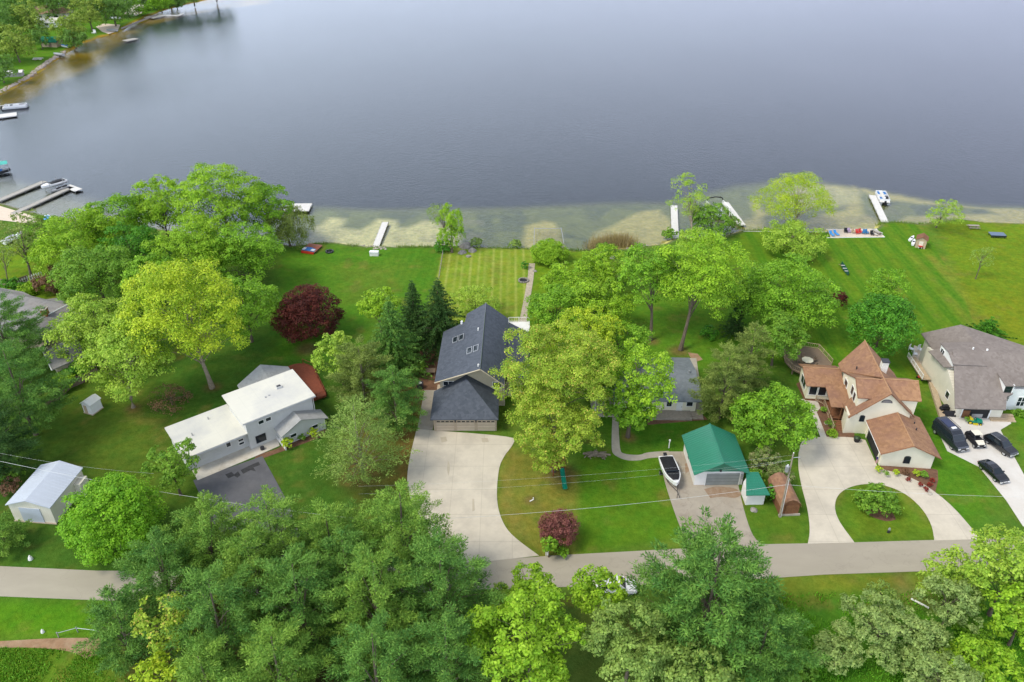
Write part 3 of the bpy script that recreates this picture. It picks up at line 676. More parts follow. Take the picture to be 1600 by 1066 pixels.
# left property and the grove between it and the lake
D('maple_tree',120,385,62,13,K['bright'],'pale green tree leftmost of the big grove by the lake, docks showing above it')
D('maple_tree',70,372,40,9,K['maple'],'low green tree behind the thin bare tree near the left docks',lai=3)
D('maple_tree',190,345,50,13,K['maple'],'mid green tree whose top shows against the lake right of the speedboat')
D('maple_tree',252,325,46,16,K['bright'],'narrow pale green tree rising above the grove left of the tallest tree',vert=1.1)
D('maple_tree',345,318,66,18,K['bright'],'tallest spreading green tree of the lakeside grove with dark limbs showing',gap=.12,lai=3.9,pr=.22)
D('maple_tree',415,322,40,13,K['maple'],'green tree at the right end of the lakeside grove',gap=.1)
D('cedar_tree',448,352,38,9,K['cedar'],'dark drooping evergreen at the water edge beside the red raft',lai=4,vert=.8,droop=.5,leaf=.17)
D('maple_tree',150,430,58,13,K['mid'],'mid green tree in the middle of the grove above the grey roof with the chimney')
D('maple_tree',205,395,50,12,K['deep'],'darker green tree in the heart of the lakeside grove')
D('maple_tree',300,392,58,14,K['bright'],'light green tree below the tallest lakeside tree')
D('maple_tree',245,440,48,12,K['maple'],'green tree behind the yellow green tree on its left side')
D('maple_tree',383,400,56,12,K['maple'],'soft green tree at the lawn edge above the purple maple')
D('maple_tree',382,478,54,12,K['maple'],'green tree between the yellow green tree and the purple maple')
D('maple_tree',287,495,88,21,K['yellow'],'large yellow green tree with a bare trunk left of the white roofed house',base=(331,606),trunk=.45,gap=.02,zc=12.5,bark='bark_pale',leaf=.19)
D('maple_tree',150,515,62,12,K['lime'],'pale lime tree overhanging the grey roof with the chimney')
D('maple_tree',203,562,62,15,K['lime'],'lime green tree with pale trunk above the reddish bare shrub',base=(208,636),trunk=.36,gap=.03,zc=8.6,bark='bark_pale')
D('locust_tree',38,368,42,13,K['cedar'],'thin sparse brownish tree at the left edge below the docks',base=(49,436),lai=1.3,gap=.25,pr=.2)
D('locust_tree',8,400,18,6,K['olive'],'small thin tree at the left edge on the bright lawn',base=(12,440),lai=1,gap=.2)
D('plum_shrub',86,440,29,4.5,K['brown'],'brown leaved shrub behind the grey roof with the chimney','shrub')
D('shrub',46,452,15,2,K['bright'],'small bright green shrub behind the grey roof','shrub')
D('shrub',20,447,16,2.2,K['deep'],'dark green shrub at the left edge behind the grey roof','shrub')
D('shrub',98,599,20,2.2,K['bright'],'low bright green shrub below the chimneyed house','shrub',vert=.6)
D('shrub',120,575,22,3,K['deep'],'dark green shrub against the wall of the chimneyed house','shrub',vert=.6)
D('redbud_shrub',267,624,30,2.4,K['brown'],'reddish brown nearly bare shrub on the shaded lawn','shrub',lai=1.0,gap=.2,leaf=.13,vert=.5)
CF('pine_tree',5,525,60,15,K['pine'],'dark pine at the left edge beside the grey roof')
CF('pine_tree',28,610,62,16,K['pine'],'big dark pine at the left edge above the metal barn')
CF('pine_tree',-15,690,55,13,K['spruce'],'darkest pine cut by the left edge above the metal barn')
D('shrub',8,742,22,3,K['mid'],'green shrub at the left edge beside the metal barn','shrub')
D('lilac_shrub',18,760,16,2.4,K['brown'],'brownish shrub at the left corner of the metal barn','shrub')
CF('pine_tree',2,835,32,5,K['pinelt'],'small pale pine at the left edge below the metal barn')
D('round_maple_tree',178,812,72,10,((.085,.25,.012),(.18,.40,.02),(.25,.45,.04)),'dense round bright green tree between the metal barn and the road',lai=8.5,pr=.17,vert=.92,leaf=.16)
D('maple_tree',268,728,42,8,K['mid'],'loose green tree at the corner of the white lower roof',gap=.15,lai=3.4,pr=.2)
D('purple_maple_tree',482,494,52,9.5,K['purple'],'round dark purple leaved maple on the lawn',lai=7,pr=.16,vert=.98,leaf=.16)
D('shrub',450,691,8,1.6,K['yellow'],'yellow green shrub left of the brown bed by the white house','shrub',nolimb=True)
D('shrub',489,676,7,1.5,K['yellow'],'yellow green shrub right of the brown bed by the white house','shrub',nolimb=True)
D('shrub',470,684,6,.9,K['mid'],'small dull green shrub between the two yellow ones','shrub',nolimb=True)
# between white house and dark roofed house
D('maple_tree',532,560,40,9,K['lime'],'light green tree beside the red deck of the white roofed house')
D('maple_tree',592,478,32,9,K['bright'],'bright green tree behind the olive pine on the lawn')
CF('pine_tree',612,525,38,14,K['pine'],'conical pine standing left of the two dark spruces',kind='spruce',leaf=.2,dens=1.5)
CF('spruce_tree',646,487,25,12,K['spruce'],'narrow pointed dark spruce, left of the pair',kind='spruce',leaf=.16,dens=1.3)
CF('spruce_tree',686,490,37,13.5,K['spruce'],'broad dark spruce, right of the pair beside the charcoal roof',kind='spruce',leaf=.17,dens=1.3)
CF('pine_tree',565,585,48,12,K['cedar'],'olive pine right of the red deck')
CF('pine_tree',617,622,44,11,K['pine'],'green pine on the bank left of the charcoal roofed garage')
CF('larch_tree',560,688,62,14,K['olive'],'sparse grey olive larch with bare branches left of the big driveway',lai=1.9,leaf=.19,bark='bark_pale',layers=18)
D('shrub',742,476,38,5,K['lime'],'loose pale green shrub behind the charcoal roof','shrub',lai=2.2,vert=.6,leaf=.15)
D('shrub',655,575,12,2,K['mid'],'green shrub beside the cooling unit','shrub')
# shore trees and shrubs
D('willow_tree',704,354,23,11.5,K['bright'],'slim bright green willow at the shore beside the rock pile',base=(707,395),vert=1.3,droop=.5,leaf=.16,zc=5.6,lai=5.2)
D('willow_tree',684,333,17,9,K['olive'],'wispy olive top leaning over the water left of the willow',base=(705,394),lai=1.4,leaf=.13,droop=.3)
D('shrub',858,396,29,4.2,K['bright'],'dome shaped bright green shrub by the frame in the water','shrub',lai=7,pr=.18,leaf=.14)
D('shrub',820,415,6,1.3,K['deep'],'tiny dark shrub at the lake end of the stone path','shrub',nolimb=True)
D('shrub',693,386,14,1.8,K['deep'],'dark shrub at the foot of the willow','shrub')
D('shrub',744,380,10,1.4,K['grey'],'pale shrub behind the rock pile','shrub')
D('shrub',945,389,14,1.2,K['mid'],'low green shrub below the dry reeds','shrub',vert=.5)
D('shrub',1046,366,11,1.8,K['mid'],'rounded shrub left of the straight white dock','shrub')
D('shrub',805,382,10,1.1,K['olive'],'low olive shrub on the shore left of the frame','shrub',vert=.5)
D('birch_tree',1076,312,30,13,K['lime'],'tall pale airy tree rising against the lake beside the straight dock',base=(1080,378),lai=1.7,vert=1.7,leaf=.14,gap=.15,bark='bark_pale',zc=7)
D('apple_tree',1112,346,33,6.5,K['mid'],'bushy green tree hiding the canopy boat lift',lai=3.8)
D('shrub',1145,352,14,2.5,K['olive'],'thin shrub with white specks beside the short dock','shrub',lai=1.8)
D('locust_tree',1243,318,55,12,K['yellow'],'airy yellow green tree standing against the shallows',base=(1240,372),lai=2.0,leaf=.14,gap=.12,bark='bark_pale')
D('maple_tree',1240,380,47,6,K['lime'],'low yellow green tree left of the sand beach',lai=3.2)
D('locust_tree',1478,336,25,7.5,K['lime'],'small airy tree at the waterline between the dock and the picnic table',lai=1.8,leaf=.13,vert=.95,base=(1462,356))
D('sapling_tree',1535,403,17,7,K['olive'],'thin leaning sapling on the right lawn',base=(1524,436),lai=.8,vert=1.2,leaf=.12)
# centre grove
D('apple_tree',893,447,43,8,K['bright'],'low green tree just right of the stone path')
D('apple_tree',948,420,42,8,K['bright'],'green tree behind the grove near the dry reeds')
D('apple_tree',870,490,48,8,K['maple'],'green tree beside the white balcony of the charcoal roofed house')
D('apple_tree',935,480,50,9,K['bright'],'pale green tree in the middle of the centre grove')
D('apple_tree',965,545,52,10,K['maple'],'green tree behind the bright tree by the sidewalk')
D('willow_tree',1013,430,46,18,K['maple'],'tall green tree with a dark leaning trunk in the centre grove',base=(1017,532),trunk=.4,gap=.06,zc=11)
D('willow_tree',1095,432,72,19,K['bright'],'wide spreading tree on several dark limbs behind the grey cottage',base=(1063,548),trunk=.45,gap=.08,zc=11.5)
D('willow_tree',1090,392,40,10,K['lime'],'pale green tree just below the straight white dock')
D('maple_tree',1162,470,34,9,K['mid'],'green tree right of the spreading tree behind the cottage')
CF('spruce_tree',1150,500,16,6,K['spruce'],'small dark spruce behind the cottage garden',kind='spruce',leaf=.14)
D('shrub',1108,520,13,1.8,K['deep'],'dark low shrub behind the cottage','shrub')
D('oak_tree',872,590,92,17,K['oak'],'huge yellowish oak covering the right side of the charcoal roof',lai=5,pr=.16,leaf=.145,gap=.06)
D('oak_tree',868,672,66,12,K['oak'],'lower yellowish oak above the playground slide',lai=4.8,pr=.16,leaf=.145)
D('oak_tree',920,520,48,13,K['yellow'],'yellow green tree top behind the huge oak',lai=3.6)
D('maple_tree',1002,592,50,16,K['bright'],'bright green maple beside the concrete sidewalk',base=(981,682),trunk=.35,zc=9.5)
D('maple_tree',985,640,38,8,K['maple'],'darker green lower tree by the sidewalk, under the bright maple')
D('shrub',935,600,40,6,K['maple'],'green shrub mass between the oak and the bright maple','shrub')
CF('cedar_tree',1133,600,42,13,K['cedar'],'olive cedar with a pale top right of the grey cottage',dens=1.1)
CF('cedar_tree',1172,560,32,13,K['cedar'],'taller yellowish cedar behind the olive one')
D('maple_tree',1213,655,58,9,K['maple'],'round bright green tree beside the circular driveway',vert=.8,lai=5)
D('shrub',1165,640,30,5,K['mid'],'green shrub between the cedar and the green garage','shrub')
D('lilac_shrub',1195,722,24,3.4,K['lilac'],'pinkish flowering shrub behind the small green shed','shrub',leaf=.13)
D('lilac_shrub',1222,740,16,2.6,K['lilac'],'pink tinged shrub behind the brown roofed shed','shrub',leaf=.13)
D('shrub',1209,770,13,2.0,K['deep'],'dark green shrub between the two small sheds','shrub')
D('shrub',1180,745,12,2.2,K['mid'],'small shrub right of the green garage','shrub')
D('maple_tree',1232,460,68,13,K['maple'],'large round green tree left of the small purple bush',lai=4.8)
D('maple_tree',1214,528,43,9,K['mid'],'green tree below the large round tree, left of the brown house')
D('purple_plum_tree',1313,466,12,3,K['purple'],'tiny dark red ornamental tree on the striped lawn',lai=5,pr=.25,leaf=.12)
D('maple_tree',1380,505,52,11,K['deep'],'dense deep green tree behind the brown roof',lai=6,pr=.22)
D('maple_tree',1388,448,32,8,K['maple'],'lighter green tree just behind the deep green one',lai=3)
CF('fir_tree',1546,510,23,3.5,K['deep'],'low dark evergreen behind the taupe roof',kind='spruce',leaf=.14,lo=.02)
D('magenta_shrub',872,824,31,4.2,K['plum'],'purple pink shrub on the lawn by the road','shrub',lai=6,leaf=.13,pr=.2)
D('shrub',858,850,12,3,K['maple'],'narrow green shrub in front of the purple pink one','shrub')
D('shrub',876,862,10,1.2,K['maple'],'low green shrub at the road edge','shrub')
D('shrub',1371,785,31,2.6,K['mid'],'spreading shrub on the grass island of the circular driveway','shrub',vert=.6)
for i,(x,y,r,k,l) in enumerate([(1373,733,5,'yellow','yellow green clump at the left garage corner'),(1384,739,4,'mid','green clump left below the arched window'),(1400,738,5,'yellow','yellow clump below the arched window'),(1415,737,5,'brown','dark brown shrub under the arched window'),(1432,739,5,'yellow','yellow clump right of the arched window'),(1444,741,6,'mid','green clump near the right garage corner'),(1298,662,7,'mid','small green shrub beside the entry walk'),(1301,678,8,'bright','bright green shrub at the driveway end of the entry bed'),(1288,640,5,'mid','small green plant beside the brown stairs'),(1597,646,8,'mid','green shrub under the big white framed windows'),(1585,645,5,'mid','small green shrub at the porch corner'),(1512,655,4,'mid','potted plant at the garage opening')]):
    D('shrub',x,y,r,.9,K[k],l,'shrub',nolimb=True,leaf=.12,vert=.7)
for i,(x,y,l) in enumerate([(1420,749,'red leaved clump leftmost in the bed by the driveway'),(1438,757,'red leaved clump lowest left in the bed'),(1453,757,'red leaved clump next to the driveway curve'),(1457,750,'red leaved clump highest in the bed'),(1447,764,'red leaved clump at the tip of the bed')]):
    D('barberry_shrub',x,y,3.6,.5,((.12,.015,.015),(.22,.03,.02)),l,'shrub',nolimb=True,leaf=.10,vert=.6,group='red clumps in the garage bed')
# foreground pines and broadleaf trees
PG = 'pines below the road'
CF('pine_tree',330,857,68,13.9,K['pinelt'],'pine left of the dark asphalt driveway end',group=PG)
CF('pine_tree',258,905,66,13.1,K['pine'],'pine reaching over the road on its left end',group=PG)
CF('pine_tree',190,982,52,10.7,K['pine'],'leftmost dark pine beside the lower lawn',group=PG)
CF('pine_tree',430,852,66,14.8,K['pinelt'],'pine covering the foot of the dark asphalt driveway',group=PG)
CF('pine_tree',520,862,62,13.9,K['pinelt'],'pine below the sparse larch',group=PG)
CF('pine_tree',345,982,76,15.6,K['pine'],'pine right of the yellow leaved tree',group=PG)
CF('pine_tree',470,952,74,15.6,K['pine'],'pine beside the gap with visible trunks',group=PG)
CF('pine_tree',630,842,70,16.4,K['pinelt'],'pine with its tip over the big concrete driveway',group=PG)
CF('pine_tree',690,927,82,16.4,K['pine'],'largest left side pine touching the road',group=PG)
CF('pine_tree',545,905,60,14,K['pine'],'shorter pine filling the gap beside the pale tufted one',group=PG)
CF('pine_tree',400,905,60,14,K['pinelt'],'pine in the second row behind the trunks gap',group=PG)
CF('pine_tree',590,952,76,16.4,K['pinelt'],'pale tufted pine in the middle of the pine group',group=PG)
CF('pine_tree',590,1062,84,15.6,K['pine'],'pine at the bottom edge below the pale tufted one',group=PG)
CF('pine_tree',440,1062,80,14.8,K['pinelt'],'pine at the bottom edge left of the centre group',group=PG)
CF('pine_tree',330,1082,68,13.1,K['pinelt'],'pine at the bottom edge right of the yellow leaved tree',group=PG)
CF('pine_tree',700,1042,66,14.8,K['pine'],'dark pine at the bottom edge beside the broadleaf tree',group=PG)
D('poplar_tree',262,985,42,12,K['oak'],'yellow leaved tree among the dark pines',vert=1.4,lai=4,leaf=.19,zc=7)
D('poplar_tree',250,1060,40,8,K['yellow'],'pale yellow green tree at the bottom edge left of the pines',lai=3.6)
D('maple_tree',828,1000,84,14,K['bright'],'big broad fresh green tree at the bottom centre',lai=5.5,pr=.17,vert=1.0)
D('maple_tree',832,918,36,8,K['bright'],'smaller fresh green tree just below the road',lai=5)
D('maple_tree',932,927,41,8,K['bright'],'bright green tree hiding most of the white van',lai=4.4)
D('shrub',780,935,22,3.5,K['lime'],'lime green shrub at the road edge','shrub')
CF('pine_tree',1110,937,106,18,K['pine'],'giant spreading pine covering the road right of centre',lai=5.2,group=PG,leaf=.23,dens=1.3)
CF('pine_tree',1190,1012,72,11.5,K['pine'],'lower right pine merging with the giant one',group=PG)
D('olive_tree',985,1010,74,11,K['olive'],'olive green soft tree at the bottom between broadleaf and giant pine',lai=5.2,pr=.18,leaf=.18)
D('olive_tree',1090,1062,62,9,K['olive'],'olive green tree at the bottom edge below the giant pine')
D('olive_tree',1375,985,62,6.5,K['grey'],'wide greyish green shrubby tree in the meadow',vert=.6,lai=4,pr=.2,leaf=.15,gap=.12)
D('olive_tree',1310,1020,34,4,K['grey'],'greyish small tree left of the wide one in the meadow',leaf=.16)
D('olive_tree',1440,1010,44,5,K['grey'],'greyish tree right of the wide one in the meadow',vert=.7,leaf=.16)
D('olive_tree',1377,930,24,3.5,K['olive'],'small dull tree above the wide greyish one',lai=2.2,leaf=.14)
D('maple_tree',1490,905,46,7,K['lime'],'lime green tree over the right end of the road',lai=4)
D('olive_tree',1487,942,44,7,K['grey'],'grey green tree below the lime one by the road',leaf=.16)
D('maple_tree',1575,900,64,10,K['lime'],'large lime tree at the right edge by the road',lai=5)
D('maple_tree',1600,960,52,8,K['bright'],'green tree at the right edge below the large lime one')
D('maple_tree',1560,850,34,7,K['lime'],'pale tree over the foot of the bright right driveway',lai=3.4)
D('maple_tree',1535,1050,58,6,K['bright'],'bright green tree at the lower right corner')
D('olive_tree',1470,1070,56,6,K['grey'],'greyish tree at the bottom edge near the right corner',leaf=.16)
D('shrub',1250,1040,26,2,K['mid'],'low meadow shrub right of the pines','shrub')
D('shrub',1520,985,26,2.5,K['maple'],'low green shrub in the meadow below the grey green tree','shrub')
# far shore trees
FG = 'trees on the far shore'
for i,(x,y,r,h,k,l) in enumerate([(0,108,20,10,'far','far shore tree cut by the left edge nearest the docks'),(22,70,24,14,'fary','far shore yellowish tree left of the green roofed shed'),(0,40,26,16,'far','dark far shore tree at the top left edge'),(25,22,22,15,'far','dark far shore tree in the corner cluster'),(48,35,22,17,'fary','tall yellowish far shore tree left of the brick house'),(62,60,14,9,'far','small dark far shore tree above the green roofed shed'),(108,48,20,13,'fary','far shore tree right of the green roofed shed'),(115,62,15,8,'far','round dark tree beside the blue boat'),(138,22,23,15,'fary','far shore tree left of the wooded beach'),(80,8,22,15,'far','dark tree behind the brick house'),(175,14,24,16,'far','big dark tree over the small beach'),(160,4,18,15,'far','dark tree top behind the beach'),(196,4,18,14,'bright','fresh green tree above the pontoon shore'),(222,18,9,4,'bright','small green tree by the stone terrace'),(250,3,18,11,'bright','green tree at the top edge on the point'),(275,4,12,8,'far','last dark tree on the far point'),(-20,70,26,14,'far','far shore tree at the left border'),(110,0,22,15,'far','dark tree at the top edge'),(50,-5,26,18,'far','tree at the top edge above the yellowish one'),(8,0,24,18,'far','tree at the very corner of the far shore'),(-25,10,30,18,'far','tree beyond the top left border'),(262,-12,22,14,'far','dark tree above the far point'),(300,-10,20,13,'far','dark waterside tree on the far right of the point'),(335,-16,20,13,'far','rightmost waterside tree of the far shore'),(228,-8,22,14,'far','tall dark tree above the far terrace')]):
    if k == 'bright': k = 'maple'
    D('far_shore_tree',x,y,r*1.15,h,K[k],l,'tree',leaf=.40,lai=4.5,group=FG,puffs=48,zc=h*.47)

# ------------------------------------------------------------------ building helpers
def frame_tf(face, x, y, z):
    """map local (a along the wall, b outwards, c up) to house space"""
    if face == 'S': return lambda a,b,c: (x+a, y-b, z+c)
    if face == 'N': return lambda a,b,c: (x-a, y+b, z+c)
    if face == 'W': return lambda a,b,c: (x-b, y-a, z+c)
    return lambda a,b,c: (x+b, y+a, z+c)
def fbox(mb, tf, a0, a1, b0, b1, c0, c1):
    v = [tf(a,b,c) for c in (c0,c1) for a,b in ((a0,b0),(a1,b0),(a1,b1),(a0,b1))]
    mb.add(v, [(0,3,2,1),(4,5,6,7),(0,1,5,4),(1,2,6,5),(2,3,7,6),(3,0,4,7)])
def window(root, face, x, y, z, w, h, nx=1, nz=1, mat='white_trim', name='window'):
    """(x,y,z) centre of the sill on the wall"""
    tf = frame_tf(face, x, y, z); t = .09; mb = MB()
    fbox(mb, tf, -w/2-t, w/2+t, 0, .07, -t, 0); fbox(mb, tf, -w/2-t, w/2+t, 0, .07, h, h+t)
    fbox(mb, tf, -w/2-t, -w/2, 0, .066, 0, h); fbox(mb, tf, w/2, w/2+t, 0, .066, 0, h)
    for i in range(1, nx): q = -w/2+w*i/nx; fbox(mb, tf, q-.035, q+.035, .032, .06, .0, h)
    for i in range(1, nz): q = h*i/nz; fbox(mb, tf, -w/2, w/2, .034, .058, q-.03, q+.03)
    f = mb.build(name, M[mat], root)
    p = MB(); fbox(p, tf, -w/2, w/2, .002, .03, 0, h); p.build('pane', M['glass'], f)
    return f
def door(root, face, x, y, z, w, h, mat='white_trim', name='door', glassy=False):
    tf = frame_tf(face, x, y, z); mb = MB(); fbox(mb, tf, -w/2, w/2, 0, .06, 0, h)
    d = mb.build(name, M['glass' if glassy else mat], root)
    k = MB(); fbox(k, tf, w/2-.16, w/2-.08, .06, .11, h*.45, h*.45+.1); k.build('handle', M['dark_metal'], d); return d
def garage_door(root, face, x, y, z, w, h, mat='gdoor', lights=True):
    tf = frame_tf(face, x, y, z); mb = MB(); n = 4
    for i in range(n): fbox(mb, tf, -w/2, w/2, 0, .06, h*i/n+.015, h*(i+1)/n-.015)
    fbox(mb, tf, -w/2, w/2, 0, .035, 0, h)
    d = mb.build('garage_door', M[mat], root)
    if lights:
        for i in range(4):
            p = MB(); c = -w/2+w*(i+.5)/4; fbox(p, tf, c-w*.09, c+w*.09, .062, .075, h*.82, h*.92); p.build('door_light', M['glass'], d)
    return d
def railing(root, pts, z, h=.95, mat='white_trim', name='railing', post=1.4, bal=True):
    mb = MB()
    for a, b in zip(pts[:-1], pts[1:]):
        a = Vector((a[0],a[1],z)); b = Vector((b[0],b[1],z)); L = (b-a).length; n = max(1, int(L/post))
        for i in range(n+1):
            q = a.lerp(b, i/n); mb.box(q.x-.05,q.x+.05,q.y-.05,q.y+.05,z,z+h)
        for zz in (h-.06, .12): mb.tube([a+Vector((0,0,zz)), b+Vector((0,0,zz))], .045, 4)
        if bal:
            for i in range(int(L/.28)): q = a.lerp(b, (i+.5)/int(L/.28)); mb.box(q.x-.018,q.x+.018,q.y-.018,q.y+.018,z+.12,z+h-.06)
    return mb.build(name, M[mat], root, fixn=False)
def vent(root, x, y, z, r=.12, h=.4, mat='white_trim', name='roof_vent'):
    return MB().disc((x,y), r, z-.35, z+h, 8).build(name, M[mat], root)
def steps(root, x0, x1, y0, n, z, mat='wood_brown', name='stairs', dy=.3):
    mb = MB()
    for i in range(n): mb.box(x0, x1, y0+i*dy, y0+(i+1)*dy+.01*i, 0, z*(i+1)/n)
    return mb.build(name, M[mat], root)
def HW(name, loc, ang, label, cat='house', group=None):
    l = P(*loc) if len(loc) == 3 else Vector((loc[0], loc[1], 0))
    return empty(name, (l.x, l.y, 0), ang, label, cat, group)

# --- metal barn at left
r = HW('metal_barn', (-64.5,74.2), -5.5, 'cream metal pole barn with a plain pale blue grey gable roof at left','barn')
MB().gable(.2,5.8,.25,7.5,0,2.85,3.85,'y',3.0).build('wall', M['cream_metal'], r)
mb = MB().gable_roof(0,6.0,0,7.7,3.0,4.0,'y',3.0,t=.1)
for i in range(17):
    yy = .1+i*.46
    if yy < 7.6: mb.tube([(.02,yy,3.02),(3.0,yy,4.02),(5.98,yy,3.02)], .022, 4)
mb.build('roof', M['roof_blue'], r, fixn=False)
MB().box(1.5,4.3,.17,.24,.05,2.5).build('sliding_door', M['roof_blue'], r)
MB().box(5.83,6.7,5.3,7.0,0,2.2).build('lean_to', M['cream_metal'], r)
MB().box(.1,5.9,.1,.24,.0,.12).build('trim', M['brick'], r)

# --- small white garden shed
o = P(132,645); r = HW('garden_shed', (o.x,o.y), -22, 'small white garden shed with an open doorway on the shaded lawn','shed')
MB().gable(0,1.7,0,2.0,0,1.75,2.25).build('wall', M['white'], r)
MB().gable_roof(-.15,1.85,-.15,2.15,1.85,2.4,t=.07).build('roof', M['white'], r)
MB().box(.25,.85,-.05,.0,.05,1.5).build('door', M['wood_tan'], r)
MB().box(-.1,1.8,-.1,2.1,-.02,.1).build('floor', M['wood_tan'], r)

# --- house with brick chimney, upper left
r = HW('grey_roof_house', (-82.8,115.1), 0, 'house with weathered grey gable roof and red brick chimney at the left edge')
V = [(0,0,4.5),(1.9,3.6,4.5),(4,7.6,4.5),(-.5,12.8,3),(-3.7,11.9,3),(-8.3,15,3),(-15,17,3),(-13,13,4.5),(-16,5,3),(-4.5,-.5,3.0),(8.4,5.3,2.7),(4.4,-2.3,2.7)]
MB().shell(V, [(11,10,2,1,0),(0,1,7,8,9),(1,2,3,4,5,6,7)], .16).build('roof', M['shingle_mid'], r)
MB().prism([(-15,6),(-4,0),(.1,.5),(3.9,-1.6),(7.6,4.9),(3.6,7.4),(-.6,12.1),(-3.9,11.2),(-8.4,14.3),(-15,16)], 0, 2.85).build('wall', M['brick'], r)
MB().tube([(-.1,-.2,4.52),(4.1,7.8,4.52)], .13, 5).build('ridge_cap', M['white_trim'], r)
c = MB().box(1.35,2.25,3.5,4.5,3.4,5.7).build('chimney', M['red_brick'], r)
MB().box(1.25,2.35,3.4,4.6,5.7,5.85).build('chimney_cap', M['walk'], c); MB().box(1.55,2.05,3.75,4.25,5.86,5.95).build('flue', M['dark_metal'], c)
V = [(5.4,-5.0,2.9),(9.5,-10.4,2.9),(13.5,-7.5,3.6),(9.2,-1.2,3.6)]
MB().shell(V, [(0,1,2,3)], .16).build('wing_roof', M['shingle_mid'], r)
MB().prism([(5.8,-4.6),(9.6,-9.7),(13,-7.4),(9,-1.6)], 0, 2.75).build('wing_wall', M['brick'], r)
MB().tube([(5.3,-5.1,2.85),(9.45,-10.55,2.85)], .1, 5).build('gutter', M['white_trim'], r)
vent(r, 4.9,.4,3.2,.15,.2,'dark_metal')

# --- white flat roofed house
r = HW('white_roof_house', (-43.9,83.7), 37.7, 'house with two stepped bright white flat roofs set at an angle')
MB().box(-.7,8.2,.9,8.0,0,2.85).build('wall', M['grey_white'], r)
MB().shell([(-1.1,0,3.0),(8.1,0,3.0),(8.1,8.3,3.2),(-1.1,8.3,3.2)], [(0,1,2,3)], .22).build('roof', M['roof_white'], r)
MB().box(7.9,18.1,.05,6.7,0,5.0).build('upper_wall', M['grey_white'], r)
MB().shell([(7.4,-.5,5.2),(18.5,-.5,5.2),(18.5,7.2,5.75),(7.4,7.2,5.75)], [(0,1,2,3)], .24).build('upper_roof', M['roof_white'], r)
a = MB().box(14.5,15.3,3.9,4.5,5.2,5.85).build('air_unit', M['grey_white'], r); MB().box(14.6,15.2,4.0,4.4,5.85,5.9).build('grille', M['dark_metal'], a)
for q in ((12.4,3.2),(13.0,3.3)): vent(r, q[0], q[1], 5.45, .13, .12, 'metal')
MB().gable(12.0,18.7,-2.2,.03,0,2.0,3.5,'y',15.0).build('wing_wall', M['grey_white'], r)
MB().gable_roof(11.7,19.1,-2.6,.04,2.05,3.65,'y',15.0,t=.12).build('wing_roof', M['shingle_ltgrey'], r)
window(r,'S',13.6,-2.2,1.0,.9,.5); window(r,'S',17.0,-2.2,1.0,.9,.5)
window(r,'S',10.1,.05,3.7,.75,.55); window(r,'S',11.2,.05,3.7,.75,.55)
window(r,'S',5.2,.9,1.4,.6,.7); window(r,'S',7.0,.9,.9,.7,.35); window(r,'S',7.0,.9,1.5,.7,.35)
door(r,'S',9.6,.05,.6,1.5,1.3,'dark_metal','door',True); garage_door(r,'S',2.2,.9,.05,3.6,2.2,'grey_white',False)  # dark glassy door slab stands in for the shade of the entry recess
MB().box(11.75,11.95,-3.2,.0,0,.5).build('garden_wall', M['white'], r)
MB().disc((9.2,-1.0), .3, 0.05, .5, 10).build('planter', M['dark_metal'], r)
V = [(10.8,7.5,3.0),(15.2,7.5,3.9),(19.4,7.5,3.0),(11.2,12.3,3.0),(15.9,14.2,3.9),(19.6,12.3,3.0)]
MB().shell(V, [(0,1,4,3),(1,2,5,4)], .14).build('sunroom_roof', M['shingle_ltgrey'], r)
MB().prism([(11,7.6),(19.2,7.6),(19.2,12),(15.8,13.5),(11.4,12)], 0, 2.8).build('sunroom_wall', M['grey_white'], r)
mb = MB(); cx, cy = 21.2, 9.5
mb.prism([(18.3,5.0),(22.2,4.6),(23.2,9.5),(24.0,13.0)]+[(21.3+2.7*math.cos(rad(a)), 13.2+2.7*math.sin(rad(a))) for a in range(10,171,16)]+[(18.4,12.8)], .3, .62)
dk = mb.build('deck', M['wood_red'], r)
railing(dk, [(19.0,4.9),(22.2,4.6),(23.2,9.5),(24.0,13.0),(23.2,15.1)], .62, .9, 'wood_red', bal=False)
mb = MB(); mb.box(7.5,10.8,7.8,10.2,.1,.5); mb.build('side_deck', M['wood_red'], r)

MB().tube([(-1.1,-.05,2.85),(7.35,-.05,2.85)], .07, 4).build('gutter', M['metal'], r); MB().tube([(7.4,-.55,5.05),(18.5,-.55,5.05)], .07, 4).build('gutter', M['metal'], r)
MB().tube([(18.2,-.1,5.0),(18.2,-.1,.1)], .05, 4).build('downpipe', M['white_trim'], r); MB().tube([(-.75,.8,2.9),(-.75,.8,.1)], .05, 4).build('downpipe', M['white_trim'], r)
for x,y in ((1.5,4.2),(4.6,6.4)): vent(r,x,y,3.25,.09,.3,'metal')
# --- charcoal roofed house with three car garage
r = HW('charcoal_roof_house', (-11.9,92.1), 0, 'large house with charcoal shingle roof and a three door tan garage')
MB().box(.3,9.6,.7,9.0,0,2.55).build('garage_wall', M['brick'], r)
MB().shell([(-.1,0,2.7),(9.9,0,2.7),(5.0,5.9,5.9),(-.1,7.0,2.7),(9.9,7.0,2.7),(5.0,7.0,5.9)], [(0,1,2),(0,2,5,3),(1,4,5,2)], .15).build('garage_roof', M['shingle_dark'], r)
for cx in (2.0,5.05,8.1): garage_door(r,'S',cx,.7,.03,2.6,2.05)
for cx in (3.52,6.58): MB().box(cx-.1,cx+.1,.55,.7,1.7,2.1).build('wall_lamp', M['dark_metal'], r)
